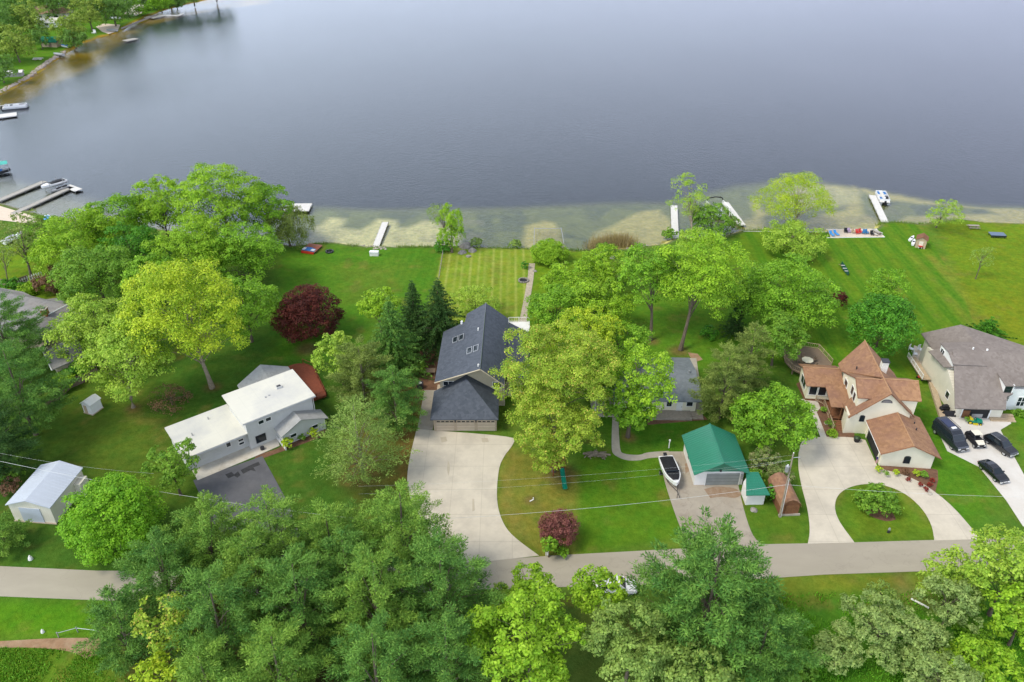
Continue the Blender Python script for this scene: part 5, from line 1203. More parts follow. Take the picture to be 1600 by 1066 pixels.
# frame standing in the shallows
A = P(857,388); r = empty('water_frame', (A.x,A.y,0), 0, 'thin pipe frame standing in the shallows by the dome shaped shrub', 'frame')
p = [P(834,388,.0)-A, P(835,357,.35)-A, P(877,357,.35)-A, P(881,380,0)-A]
MB().tube([p[1],p[2]], .07, 5).build('crossbar', M['metal'], r)
MB().tube([p[0],p[1]], .06, 5).build('side_rail', M['metal'], r); MB().tube([p[3],p[2]], .06, 5).build('side_rail', M['metal'], r)
for q in (p[1],p[2]): MB().tube([(q.x,q.y,-2),(q.x,q.y,.6)], .06, 5).build('post', M['metal'], r)
for i in range(4):
    q = p[1].lerp(p[2], (i+1)/5); MB().tube([(q.x,q.y,-1.2),(q.x,q.y,.35)], .025, 4).build('rod', M['metal'], r)

# ------------------------------------------------------------------ boats
def hull_mb(L, Wd, Hh, bow=.35, flat=False, z0=0.0):
    """open boat hull, bow at +y"""
    mb = MB(); R = []
    for t, w, zk in ((0,.88,0),(.25,1,0),(.5,1,0),(.7,.88,.02),(.86,.58,.12),(.95,.30,.3),(1,.05,.5)):
        hw = Wd/2*w; y = L*(t-.5); zt = z0+Hh*(1+.22*t*t); zb = z0+Hh*zk
        R.append([(-hw*.55,y,zb),(0,y,zb-.06*Hh),(hw*.55,y,zb),(hw,y,z0+Hh*.55+zk*.3*Hh),(hw,y,zt),(hw*.84,y,zt+.03),(0,y,zt+.0),(-hw*.84,y,zt+.03),(-hw,y,zt),(-hw,y,z0+Hh*.55+zk*.3*Hh)])
    return mb.loft(R)
def cover_mb(L, Wd, y0, y1, z, peak=.2):
    R = []
    for k in range(7):
        t = k/6; y = y0+(y1-y0)*t; f = (y/L+.5); w = Wd/2*(1 if f < .5 else max(.1, 1-((f-.5)/.5)**2.2))*.84
        pk = peak*math.sin(math.pi*min(max(t,.05),.95))**.6; zz = z*(1+.22*f*f)
        R.append([(-w,y,zz-.0),(-w*.6,y,zz+pk*.8),(0,y,zz+pk),(w*.6,y,zz+pk*.8),(w,y,zz)])
    vs = [q for r_ in R for q in r_]; fs = [(k*5+i,k*5+i+1,k*5+i+6,k*5+i+5) for k in range(6) for i in range(4)]
    return MB().shell(vs, fs, .04)
# boat on trailer (bow towards the road)
c = P(1048,738,.9); r = empty('motorboat', (c.x,c.y,.55), 180+6, 'white motorboat with a black cover parked on a trailer on the grey driveway', 'boat')
hull_mb(5.7,2.3,.85).build('hull', M['white_gel'], r)
cover_mb(5.7,2.3,-2.6,.55,.9,.28).build('cockpit_cover', M['black'], r); cover_mb(5.7,2.3,.72,2.3,.92,.16).build('bow_cover', M['black'], r)
e = MB().box(-.22,.22,-3.35,-2.9,.1,1.05).box(-.08,.08,-3.3,-3.0,-.5,.1).build('outboard_motor', M['black'], r); MB().box(-.24,.24,-3.4,-2.86,.75,.78).build('stripe', M['white_gel'], e)
MB().box(-.95,.95,.57,.66,.98,1.2).build('windscreen', M['glass'], r)
t = empty('boat_trailer', (c.x,c.y,0), 186, 'black trailer carrying the covered white motorboat', 'trailer')
mb = MB(); mb.tube([(-.75,-2.3,.45),(-.75,1.4,.45),(0,3.4,.5),(0,4.6,.5)], .05, 4); mb.tube([(.75,-2.3,.45),(.75,1.4,.45),(0,3.4,.5)], .05, 4)
for y in (-2.1,-.6,.8): mb.tube([(-.75,y,.45),(.75,y,.45)], .05, 4)
mb.build('trailer_frame', M['dark_metal'], t)
for s in (-1,1):
    w = MB().tube([(s*1.12,-.7,.33),(s*1.32,-.7,.33)], .33, 14).build('wheel', M['rubber'], t)
    MB().tube([(s*1.1,-.7,.33),(s*1.34,-.7,.33)], .19, 12).build('rim', M['alloy'], w)
MB().tube([(.22,4.2,0),(.22,4.2,.85)], .045, 5).build('jack', M['dark_metal'], t)
# speedboat on lift at left
c = P(84,289,.6); A = P(70,294,.6); B = P(101,284,.6); ang = math.degrees(math.atan2(A.y-B.y, A.x-B.x))-90
r = empty('speedboat', (c.x,c.y,.35), ang, 'white speedboat with a black cover raised on a lift between two left docks', 'boat')
hull_mb(6.2,2.4,.8).build('hull', M['white_gel'], r); cover_mb(6.2,2.4,-2.8,.9,.85,.3).build('cockpit_cover', M['black'], r); MB().box(-.9,.9,.92,1.0,.95,1.2).build('windscreen', M['glass'], r)
t = empty('boat_lift', (c.x,c.y,0), ang, 'metal lift frame under the white speedboat', 'boat lift')
mb = MB()
for x in (-1.5,1.5):
    for y in (-1.7,1.7): mb.disc((x,y), .07, -1.8, 1.9, 6)
    mb.tube([(x,-1.7,.25),(x,1.7,.25)], .07, 4)
for y in (-1.7,1.7): mb.tube([(-1.5,y,.22),(1.5,y,.22)], .07, 4)
mb.build('lift_frame', M['metal'], t)
# personal watercraft below it
for i,(x,y,l) in enumerate([(90,297,'grey personal watercraft nearer the speedboat'),(99,294,'grey personal watercraft at the dock corner')]):
    c = P(x,y,.1); r = empty('personal_watercraft', (c.x,c.y,-.1), ang, l, 'watercraft', 'watercraft at the left dock')
    hull_mb(2.9,1.1,.45).build('hull', M['metal'], r); MB().hull([(-.25,-1,.5),(.25,-1,.5),(.25,.2,.5),(-.25,.2,.5)],[(-.17,-.9,.78),(.17,-.9,.78),(.17,.2,.7),(-.17,.2,.7)]).build('seat', M['black'], r)
    MB().tube([(-.35,.45,.95),(0,.6,.9),(.35,.45,.95)], .04, 5).build('handlebar', M['black'], r)
def pontoon(px, ang, label, Lp=6.6, cover='blue_canvas', bimini=None, z=0):
    c = P(px[0],px[1],.2); r = empty('pontoon_boat', (c.x,c.y,-.35), ang, label, 'boat')
    for s in (-1,1): MB().tube([(s*.8,-Lp/2,.1),(s*.8,Lp/2-.6,.1),(s*.8,Lp/2,.3)], [.3,.3,.08], 10).build('pontoon', M['metal'], r)
    MB().box(-1.2,1.2,-Lp/2,Lp/2-.3,.42,.5).build('deck', M['dock_white'], r)
    mb = MB()
    for a,b in (((-1.15,-Lp/2+.6),(-1.15,Lp/2-.4)),((1.15,-Lp/2+.6),(1.15,Lp/2-.4)),((-1.15,Lp/2-.4),(1.15,Lp/2-.4)),((-1.15,-Lp/2+.6),(1.15,-Lp/2+.6))): mb.box(min(a[0],b[0])-.03,max(a[0],b[0])+.03,min(a[1],b[1])-.03,max(a[1],b[1])+.03,.5,1.1)
    mb.build('rail_panel', M['white_gel'], r)
    for x0,x1,y0,y1 in ((-1.05,-.4,1.0,2.7),(.4,1.05,1.0,2.7),(-1.05,-.4,-2.5,-.8)): 
        s = MB().box(x0,x1,y0,y1,.5,.85).build('bench_seat', M['white_gel'], r)
        MB().box(x0+.06,x1-.06,y0+.06,y1-.06,.85,.93).build('cushion', M[cover], s)
    MB().box(.25,.95,-1.3,-.6,.5,1.25).build('helm_console', M['van'], r); MB().box(-.3,.25,-2.0,-1.5,.5,1.2).build('captain_chair', M['white_gel'], r)
    MB().box(-.2,.2,-Lp/2-.5,-Lp/2-.05,-.1,.9).build('outboard_motor', M['black'], r)
    if bimini: MB().shell([(-1.2,-2.2,2.3),(0,-2.2,2.45),(1.2,-2.2,2.3),(-1.2,.3,2.3),(0,.3,2.45),(1.2,.3,2.3)],[(0,1,4,3),(1,2,5,4)],.05).build('canopy', M[bimini], r)
    return r
A = P(1363,305); B = P(1383,347); da = math.degrees(math.atan2(A.y-B.y,A.x-B.x))-90
pontoon((1379,308), da, 'white and blue pontoon boat moored beside the right hand dock')
pontoon((24,166), -72, 'pale pontoon boat at the far left with dark seats', 7.5, 'black')
for x, y, l, a in ((-2,268,'dark boat under a faded teal canopy at the left edge',-60),):
    c = P(x,y,.2); r = empty('canopy_boat', (c.x,c.y,-.3), a, l, 'boat'); hull_mb(5.5,2.2,.7).build('hull', M['dark_metal'], r); cover_mb(5.5,2.2,-2.4,.9,.75,.2).build('cover', M['blue_canvas'], r)
    MB().shell([(-1.5,-2.6,2.6),(0,-2.6,3.0),(1.5,-2.6,2.6),(-1.5,2.6,2.6),(0,2.6,3.0),(1.5,2.6,2.6)],[(0,1,4,3),(1,2,5,4)],.06).build('canopy', M['teal_canvas'], r)
    for sx in (-1.4,1.4):
        for sy in (-2.4,2.4): MB().disc((sx,sy),.06,-.8,2.6,6).build('canopy_post', M['metal'], r)
# canopy lift right of centre
c = P(1121,331,.3); r = empty('canopy_boat_lift', (c.x,c.y,0), 8, 'boat lift with a black arched hoop and white frame behind a bushy tree', 'boat lift')
mb = MB()
for x in (-2,2):
    for y in (-2.4,2.4): mb.disc((x,y),.09,-1.8,2.2,6)
    mb.tube([(x,-2.4,2.1),(x,2.4,2.1)],.08,4)
mb.build('lift_frame', M['white_trim'], r)
MB().tube([(-2,2.4,2.2),(-1.6,2.4,2.8),(0,2.4,3.05),(1.6,2.4,2.8),(2,2.4,2.2)], .13, 6).build('canopy_hoop', M['black'], r)
r = empty('small_boat', (c.x,c.y,-.1), 10, 'white open boat inside the canopy lift', 'boat'); hull_mb(5,2,.7).build('hull', M['white_gel'], r); cover_mb(5,2,-2.2,.6,.75,.1).build('cover', M['metal'], r)

# ------------------------------------------------------------------ lakeside odds and ends
def place(name, px, ang, label, cat, group=None, z=0):
    p = P(*px); return empty(name, (p.x,p.y,z), ang, label, cat, group)
r = place('swim_raft',(487,391),-16,'rusty red topped raft on the grass with a blue and white tarp','raft')
MB().box(-1.6,1.6,-1.6,2.0,.35,.5).build('raft_deck', surf('rusty_red_deck',(.34,.10,.05),(.27,.09,.05),1,.8,.2,c3=(.30,.22,.17),scale3=.4,amt3=.8), r)
for x in (-1.1,1.1): MB().box(x-.3,x+.3,-1.5,1.9,.0,.35).build('float', M['dark_metal'], r)
MB().shell([(-1.55,-1.5,.52),(-.3,-1.55,.62),(1.4,-1.5,.52),(-1.5,.2,.52),(0,.1,.64),(1.3,-.3,.52)],[(0,1,4,3),(1,2,5,4)],.03).build('tarp', M['blue_canvas'], r)
MB().box(-1.5,-.9,-1.2,-.3,.53,.66).build('white_bundle', M['white'], r); MB().box(.5,1.3,-1.3,-.6,.53,.66).build('white_bundle', M['white'], r); MB().box(-1.5,1.4,-1.85,-1.62,.02,.4).build('red_edge', M['red_plastic'], r)
r = place('fire_ring',(515,394),0,'small black fire ring on the lawn near the red raft','fire ring')
for i in range(8): a = i*.785; MB().box(-.22,.22,-.1,.1,0,.3).build('ring_segment', M['dark_metal'], r).location = (.75*math.cos(a),.75*math.sin(a),0); r.children[-1].rotation_euler = (0,0,a+1.57)
MB().disc((0,0),.6,0,.05,12).build('ash', M['black'], r)
r = place('storage_box',(585,399),-4,'white storage box on the lawn by the narrow pale dock','box')
b = MB().box(-.9,.9,-.45,.45,0,.8).build('box_body', M['white'], r); MB().box(-.95,.95,-.5,.5,.82,.92).build('lid', M['white_gel'], r)
r = place('fire_pit',(818,439),0,'round stone fire pit beside the stone path','fire pit')
for i in range(12):
    a = i*.5236; o = MB().box(-.2,.2,-.14,.14,0,.28).build('stone', M['rock'], r, bevel=.03); o.location = (.95*math.cos(a),.95*math.sin(a),0); o.rotation_euler = (0,0,a+1.57)
MB().disc((0,0),.75,0,.06,14).build('ash', M['black'], r)
def rock(name, px, s, label, cat='rock', group=None, mat='rock', z=0, flat=.6):
    p = P(*px); bm = bmesh.new(); bmesh.ops.create_icosphere(bm, subdivisions=2, radius=s)
    for v in bm.verts: v.co *= random.uniform(.82,1.15); v.co.z = max(v.co.z*flat, -.1)
    me = bpy.data.meshes.new(name); bm.to_mesh(me); bm.free(); me.materials.append(M[mat]); o = bpy.data.objects.new(name, me); COL.objects.link(o)
    o.location = (p.x,p.y,z); o.rotation_euler = (0,0,random.random()*6); tag(o, label, cat, group); return o
for x,y,s,l in ((729,385,1.5,'largest brown boulder of the pile beside the willow'),(738,392,1.0,'boulder at the right of the pile beside the willow'),(722,395,.9,'boulder at the lower left of the willow pile'),(732,401,.6,'small pale boulder at the foot of the willow pile'),(935,397,.7,'white rock below the dry reeds'),(957,403,.6,'pale rock right of the white rock near the reeds'),(836,424,.45,'white rock beside the stone path end')):
    rock('boulder',(x,y),s,l)
# rock edging along the shores (one mass of loose stones)
def rockline(px, n, s0, s1, z, w, mat='rock'):
    pts = W(px); mb = MB(); L = [0]
    for a,b in zip(pts[:-1],pts[1:]): L.append(L[-1]+(b-a).length)
    for _ in range(n):
        q = random.random()*L[-1]; k = max(i for i in range(len(L)-1) if L[i] <= q); p = pts[k].lerp(pts[k+1], (q-L[k])/(L[k+1]-L[k]))
        s = random.uniform(s0,s1); x = p.x+random.uniform(-w,w); y = p.y+random.uniform(-w,w); a = random.random()*3
        ring = lambda r_, zz: [(x+r_*math.cos(a+i*1.2566)*random.uniform(.8,1.1), y+r_*math.sin(a+i*1.2566)*random.uniform(.8,1.1), zz) for i in range(5)]
        mb.loft([ring(s,z-.5), ring(s*1.05,z), ring(s*.6,z+s*.6)])
    return mb
o = rockline([(0,143),(40,122),(72,98),(100,80)], 260, .25, .6, -.15, .9).build('shore_stones', surf('pale_shore_stones',(.45,.38,.32),(.3,.25,.21),1,.9,.1), fixn=False); struct(o,'stuff')
o = rockline([(490,382),(550,384),(620,387),(700,385),(760,387),(880,390),(950,392),(1040,381)], 320, .12, .34, -.2, .5).build('shore_stones', M['rock'], fixn=False); struct(o,'stuff')
o = rockline([(1378,348),(1400,346.5),(1440,350),(1500,343),(1540,348),(1600,350)], 150, .12, .3, -.2, .4).build('shore_stones', M['rock'], fixn=False); struct(o,'stuff')
o = rockline([(586,387),(600,388)], 16, .15, .35, .0, .8).build('shore_stones', M['walk'], fixn=False); struct(o,'stuff')
# shore weeds and dry reeds
def tufts(name, px, n, h, cols, w, label=None, cat=None, lean=.25, kind='stuff', wd=.03):
    pts = W(px); L = [0]
    for a,b in zip(pts[:-1],pts[1:]): L.append(L[-1]+(b-a).length)
    q = NR.random(n)*L[-1]; k = np.clip(np.searchsorted(L, q, side='right')-1, 0, len(pts)-2); LL = np.array(L)
    A = np.array([tuple(p) for p in pts]); t = ((q-LL[k])/(LL[k+1]-LL[k]))[:,None]; c = A[k]*(1-t)+A[k+1]*t
    c[:,:2] += NR.normal(size=(n,2))*w; c[:,2] = -.35
    hh = h*NR.uniform(.5,1.2,n); d = rdir(n)*lean; d[:,2] = 1; b = unit(np.cross(d, rdir(n)))*(wd*NR.uniform(.7,1.6,n))[:,None]
    top = c+d*hh[:,None]; V = np.stack([c-b, c+b, top+b*.3, top-b*.3],1).reshape(-1,3)
    cc = crown_color(n, cols, np.arange(n)//3)
    o = np_mesh(name, V, np.arange(4*n).reshape(-1,4), np.repeat(cc,4,0), M['reed']); 
    if kind: o['kind'] = kind
    return o
tufts('dry_reeds', [(927,388),(945,381),(965,377),(985,380)], 2600, 1.9, ((.22,.19,.11),(.32,.28,.17),(.18,.19,.08)), 1.1, lean=.3)
for px, n in (([(620,386),(690,386)],900),([(760,388),(830,389)],600),([(545,383),(560,385)],200),([(588,386),(600,387)],120),([(1372,352),(1378,348),(1400,347),(1440,350)],700),([(880,391),(930,392)],500),([(1440,350),(1500,343)],500),([(490,381),(510,381)],300),([(1160,361),(1190,358)],200)):
    tufts('shore_weeds', px, n, .7, ((.05,.15,.02),(.13,.24,.03),(.2,.2,.06)), .35)
# rough meadow growth in the lower right and below the road
def patch_tufts(name, px, n, h, cols, lean=.5, wd=.06):
    pts = [(p.x,p.y) for p in W(px)]; xs = [p[0] for p in pts]; ys = [p[1] for p in pts]
    x = NR.uniform(min(xs),max(xs),n*2); y = NR.uniform(min(ys),max(ys),n*2)
    ok = (sdf(pts, x, y) > 0) & (fbm(x,y,3,5) > .42+.25*NR.random(n*2)-.1); x, y = x[ok][:n], y[ok][:n]; m = len(x)
    c = np.stack([x,y,np.full(m,-.02)],1); d = rdir(m)*lean; d[:,2] = 1; hh = h*NR.uniform(.4,1.3,m)*(.4+1.2*fbm(x,y,4,8)); b = unit(np.cross(d, rdir(m)))*(wd*NR.uniform(.7,1.6,m))[:,None]
    V = np.stack([c-b, c+b, c+d*hh[:,None]+b*.3, c+d*hh[:,None]-b*.3],1).reshape(-1,3)
    o = np_mesh(name, V, np.arange(4*m).reshape(-1,4), np.repeat(crown_color(m, cols, np.arange(m)//4),4,0), M['reed']); struct(o,'stuff')
patch_tufts('meadow_grass', [(1170,930),(1640,915),(1700,1100),(1100,1100)], 16000, .28, ((.07,.25,.015),(.13,.34,.025),(.2,.38,.04)))
patch_tufts('meadow_grass', [(-20,1012),(160,1015),(230,1090),(-20,1090)], 6000, .22, ((.09,.26,.02),(.15,.33,.035),(.2,.34,.05)))
# timber walls
fence('timber_seawall', [(1162,362),(1292,363)], .12, 'dock_white', 'thin pale timber seawall edge left of the sand beach', solid=True, post=6, cat='wall')
fence('beach_border', [(1292,372),(1382,371),(1369,358.5),(1292,359)], .14, 'white_trim', 'white board border around the sand beach', solid=True, post=9, cat='wall')
fence('timber_seawall', [(190,46),(246,24)], .7, 'wood_grey', 'grey timber wall along the far shore by the beach', solid=True, post=5, cat='wall')
# beach furniture
def lounger(px, ang, mat, label, group=None, name='beach_lounger'):
    r = place(name, px, ang, label, 'lounger', group, .05)
    MB().box(-.32,.32,-.9,.3,.28,.36).build('seat', M[mat], r); MB().hull([(-.32,.3,.28),(.32,.3,.28),(.32,.36,.3),(-.32,.36,.3)],[(-.32,.85,.75),(.32,.85,.75),(.32,.91,.74),(-.32,.91,.74)]).build('backrest', M[mat], r)
    for x in (-.28,.28):
        for y in (-.8,.2): MB().box(x-.03,x+.03,y-.03,y+.03,0,.28).build('leg', M['metal'], r)
    return r
lounger((1299,368),10,'blue_plastic','bright blue lounger at the left end of the sand beach'); lounger((1306,367),14,'blue_plastic','bright blue lounger, second from the left on the sand beach')
for i,(x,y,m,l) in enumerate([(1321,364,'black','black round chair on the sand beach, left one'),(1326,364,'lilac','pale lilac chair beside the left black one on the beach'),(1333,365,'wood_tan','pale framed chair in the middle of the beach'),(1339,366,'red_plastic','left red chair on the sand beach'),(1344,365,'red_plastic','right red chair on the sand beach'),(1349,366,'blue2','left steel blue chair on the sand beach'),(1354,366,'blue2','right steel blue chair on the sand beach'),(1362,368,'black','black round chair near the right end of the beach')]):
    if m == 'lilac' and 'lilac' not in M: M['lilac'] = plain('lilac_plastic',(.4,.3,.42)); M['blue2'] = plain('steel_blue_plastic',(.04,.18,.38))
    r = place('beach_chair',(x,y),random.uniform(-30,30),l,'chair','chairs on the sand beach',.05)
    if i == 0:
        MB().box(-.32,.32,-.3,.3,.3,.4).build('seat', M[m], r); MB().hull([(-.32,.3,.3),(.32,.3,.3),(.32,.38,.3),(-.32,.38,.3)],[(-.32,.5,.95),(.32,.5,.95),(.32,.56,.95),(-.32,.56,.95)]).build('backrest', M[m], r)
        for xx in (-.28,.28):
            MB().box(xx-.05,xx+.05,-.3,.3,.5,.56).build('armrest', M[m], r)
            for yy in (-.26,.26): MB().box(xx-.03,xx+.03,yy-.03,yy+.03,0,.3).build('leg', M[m], r)
        base_parts = list(r.children)
    else:
        for ch in base_parts:
            c2 = ch.copy(); c2.data = ch.data.copy(); c2.data.materials[0] = M[m]; COL.objects.link(c2); c2.parent = r
r = place('picnic_table',(1368,366),28,'long grey picnic table at the right end of the sand beach','table',None,.05)
MB().box(-.4,.4,-1.1,1.1,.7,.76).build('tabletop', M['dock_grey'], r)
for x in (-.8,.8): MB().box(x-.14,x+.14,-1.1,1.1,.42,.47).build('bench', M['dock_white'], r)
for y in (-.8,.8): MB().box(-.75,.75,y-.04,y+.04,.3,.42).box(-.5,-.4,y-.04,y+.04,0,.7).box(.4,.5,y-.04,y+.04,0,.7).build('trestle', M['wood'], r)
r = place('picnic_table',(1520,357),-4,'weathered picnic table on the grass near the right shore','table')
MB().box(-1.2,1.2,-.4,.4,.7,.76).build('tabletop', M['wood_grey'], r)
for y in (-.75,.75): MB().box(-1.2,1.2,y-.14,y+.14,.42,.47).build('bench', M['wood_grey'], r)
for x in (-.8,.8): MB().box(x-.04,x+.04,-.7,.7,.3,.42).box(x-.04,x+.04,-.5,-.4,0,.7).box(x-.04,x+.04,.4,.5,0,.7).build('trestle', M['wood'], r)
r = place('covered_table',(1557,370),-6,'low table with a slate blue cover on the right lawn','table')
MB().box(-1.6,1.6,-.9,.9,.62,.7).build('cover', plain('slate_blue_cover',(.12,.17,.25)), r); MB().box(-1.62,1.62,-.93,-.9,.3,.68).build('cover_skirt', M['van'], r)
for x in (-1.4,1.4):
    for y in (-.75,.75): MB().box(x-.05,x+.05,y-.05,y+.05,0,.62).build('leg', M['dark_metal'], r)
# lakeside shed
A = P(1435,386); r = empty('lakeside_shed', (A.x-.9,A.y-.2,0), -28, 'little tan shed with a brown roof near the right dock', 'shed')
MB().gable(0,2.0,0,2.2,0,1.9,2.5,'y').build('wall', M['wood_tan'], r); MB().gable_roof(-.2,2.2,-.2,2.4,1.95,2.65,'y',t=.08).build('roof', M['wood_brown'], r); MB().box(.6,1.4,-.05,0,.05,1.6).build('door', M['beige'], r)
r = place('kayak',(1427,380),-30,'white kayak leaning beside the lakeside shed','kayak'); hull_mb(3.0,.7,.35).build('hull', M['white_gel'], r); MB().disc((0,0),.28,.36,.42,10).build('cockpit', M['black'], r)
r = place('kayak',(1424,374),-40,'second white kayak behind the lakeside shed','kayak'); hull_mb(2.8,.7,.35).build('hull', M['white_gel'], r); MB().disc((0,0),.28,.36,.42,10).build('cockpit', M['black'], r)
r = place('garden_cart',(1438,388),10,'small red cart in front of the lakeside shed','cart')
MB().hull([(-.4,-.3,.3),(.4,-.3,.3),(.4,.3,.3),(-.4,.3,.3)],[(-.6,-.4,.65),(.6,-.4,.65),(.6,.4,.65),(-.6,.4,.65)]).build('tub', M['red_plastic'], r)
for s in (-1,1): MB().tube([(s*.4,-.42,.2),(s*.4,-.35,.2)],.2,10).build('wheel', M['rubber'], r)
# green canoe on the lawn
A = P(1313,412); B = P(1325,432); r = empty('canoe', ((A.x+B.x)/2,(A.y+B.y)/2,.1), math.degrees(math.atan2(B.y-A.y,B.x-A.x))-90, 'dark green canoe lying on the striped lawn', 'canoe')
R = []
for k in range(9):
    t = k/8; y = -2.6+5.2*t; w = .46*math.sin(math.pi*(.04+.92*t))**.6; zt = .38+.22*abs(2*t-1)**3
    R.append([(-w,y,zt),(-w*.75,y,.08),(0,y,0),(w*.75,y,.08),(w,y,zt)])
MB().shell([q for r_ in R for q in r_], [(k*5+i,k*5+i+1,k*5+i+6,k*5+i+5) for k in range(8) for i in range(4)], .03).build('hull', plain('dark_green_hull',(.02,.10,.07)), r)
for y in (-1.2,.1,1.3): MB().box(-.4,.4,y-.1,y+.1,.3,.34).build('thwart', M['dock_white'], r)
MB().tube([(.5,-2.2,.1),(.35,-.6,.45)], .04, 4).build('paddle', M['wood_tan'], r)
# blue tarp and white trailer at left, glimpsed between trees
r = place('camper',(22,375),-20,'white boat shell glimpsed behind the thin brownish tree','boat'); hull_mb(5,2,.8).build('hull', M['white_gel'], r); cover_mb(5,2,-2.2,.6,.85,.1).build('cover', M['metal'], r); r.name = 'stored_boat'
r = place('paddle_boat',(74,343),30,'light blue covered paddle boat on the left beach','boat'); hull_mb(3.6,1.6,.5).build('hull', M['white_gel'], r); cover_mb(3.6,1.6,-1.6,.8,.55,.2).build('cover', M['blue_plastic'], r)
sheet('sand_beach', [(-60,321),(0,322),(50,337),(66,342),(50,350),(0,344),(-60,338)], M['sand'], .02)
# far shore small things
for x,y,a,m,l in ((102,74,60,'blue_canvas','blue covered boat on the far bank by the green roofed shed'),(92,87,70,'metal','grey rowboat drawn up on the far seawall'),(180,30,85,'white_gel','white crescent shaped boat on the far beach'),(175,49,80,'metal','long grey boat at the water on the far beach')):
    r = place('rowboat',(x,y),a,l,'boat',z=.05); hull_mb(5.2,1.8,.7).build('hull', M['white_gel' if m != 'metal' else m], r); cover_mb(5.2,1.8,-2.4,2.2,.75,.2).build('cover', M[m], r)
r = place('tool_shed',(22,119),14,'low grey shed with a white roof on the far left bank','shed'); MB().box(-3.2,3.2,-1.3,1.3,0,1.4).build('wall', M['roof_far'], r); MB().gable_roof(-3.5,3.5,-1.6,1.6,1.5,2.1,'x').build('roof', M['white'], r)
r = place('picnic_table',(60,94),5,'pale far picnic table on the bank below the boathouse','table'); MB().box(-1.8,1.8,-.5,.5,.7,.8).build('tabletop', M['dock_white'], r); MB().box(-1.8,1.8,-1.1,-.8,.4,.48).build('bench', M['dock_white'], r); MB().box(-1.8,1.8,.8,1.1,.4,.48).build('bench', M['dock_white'], r); MB().box(-1,-.9,-.9,.9,0,.7).box(.9,1,-.9,.9,0,.7).build('trestle', M['wood'], r)
r = place('garden_chair',(147,53),-20,'white chair on the far lawn beside the little beach','chair'); MB().box(-.7,.7,-.6,.6,.5,.65).build('seat', M['white_gel'], r); MB().box(-.7,.7,.5,.65,.65,1.7).build('backrest', M['white_gel'], r)
for x in (-.6,.6):
    for y in (-.5,.5): MB().box(x-.06,x+.06,y-.06,y+.06,0,.5).build('leg', M['white_gel'], r)
sheet('sand_beach', [(150,42),(162,37),(188,39),(184,48),(170,53),(160,50)], M['sand'], .04)
sheet('stone_terrace', [(200,14),(212,6),(224,8),(224,20),(212,25),(194,22)], M['walk_white'], .06)

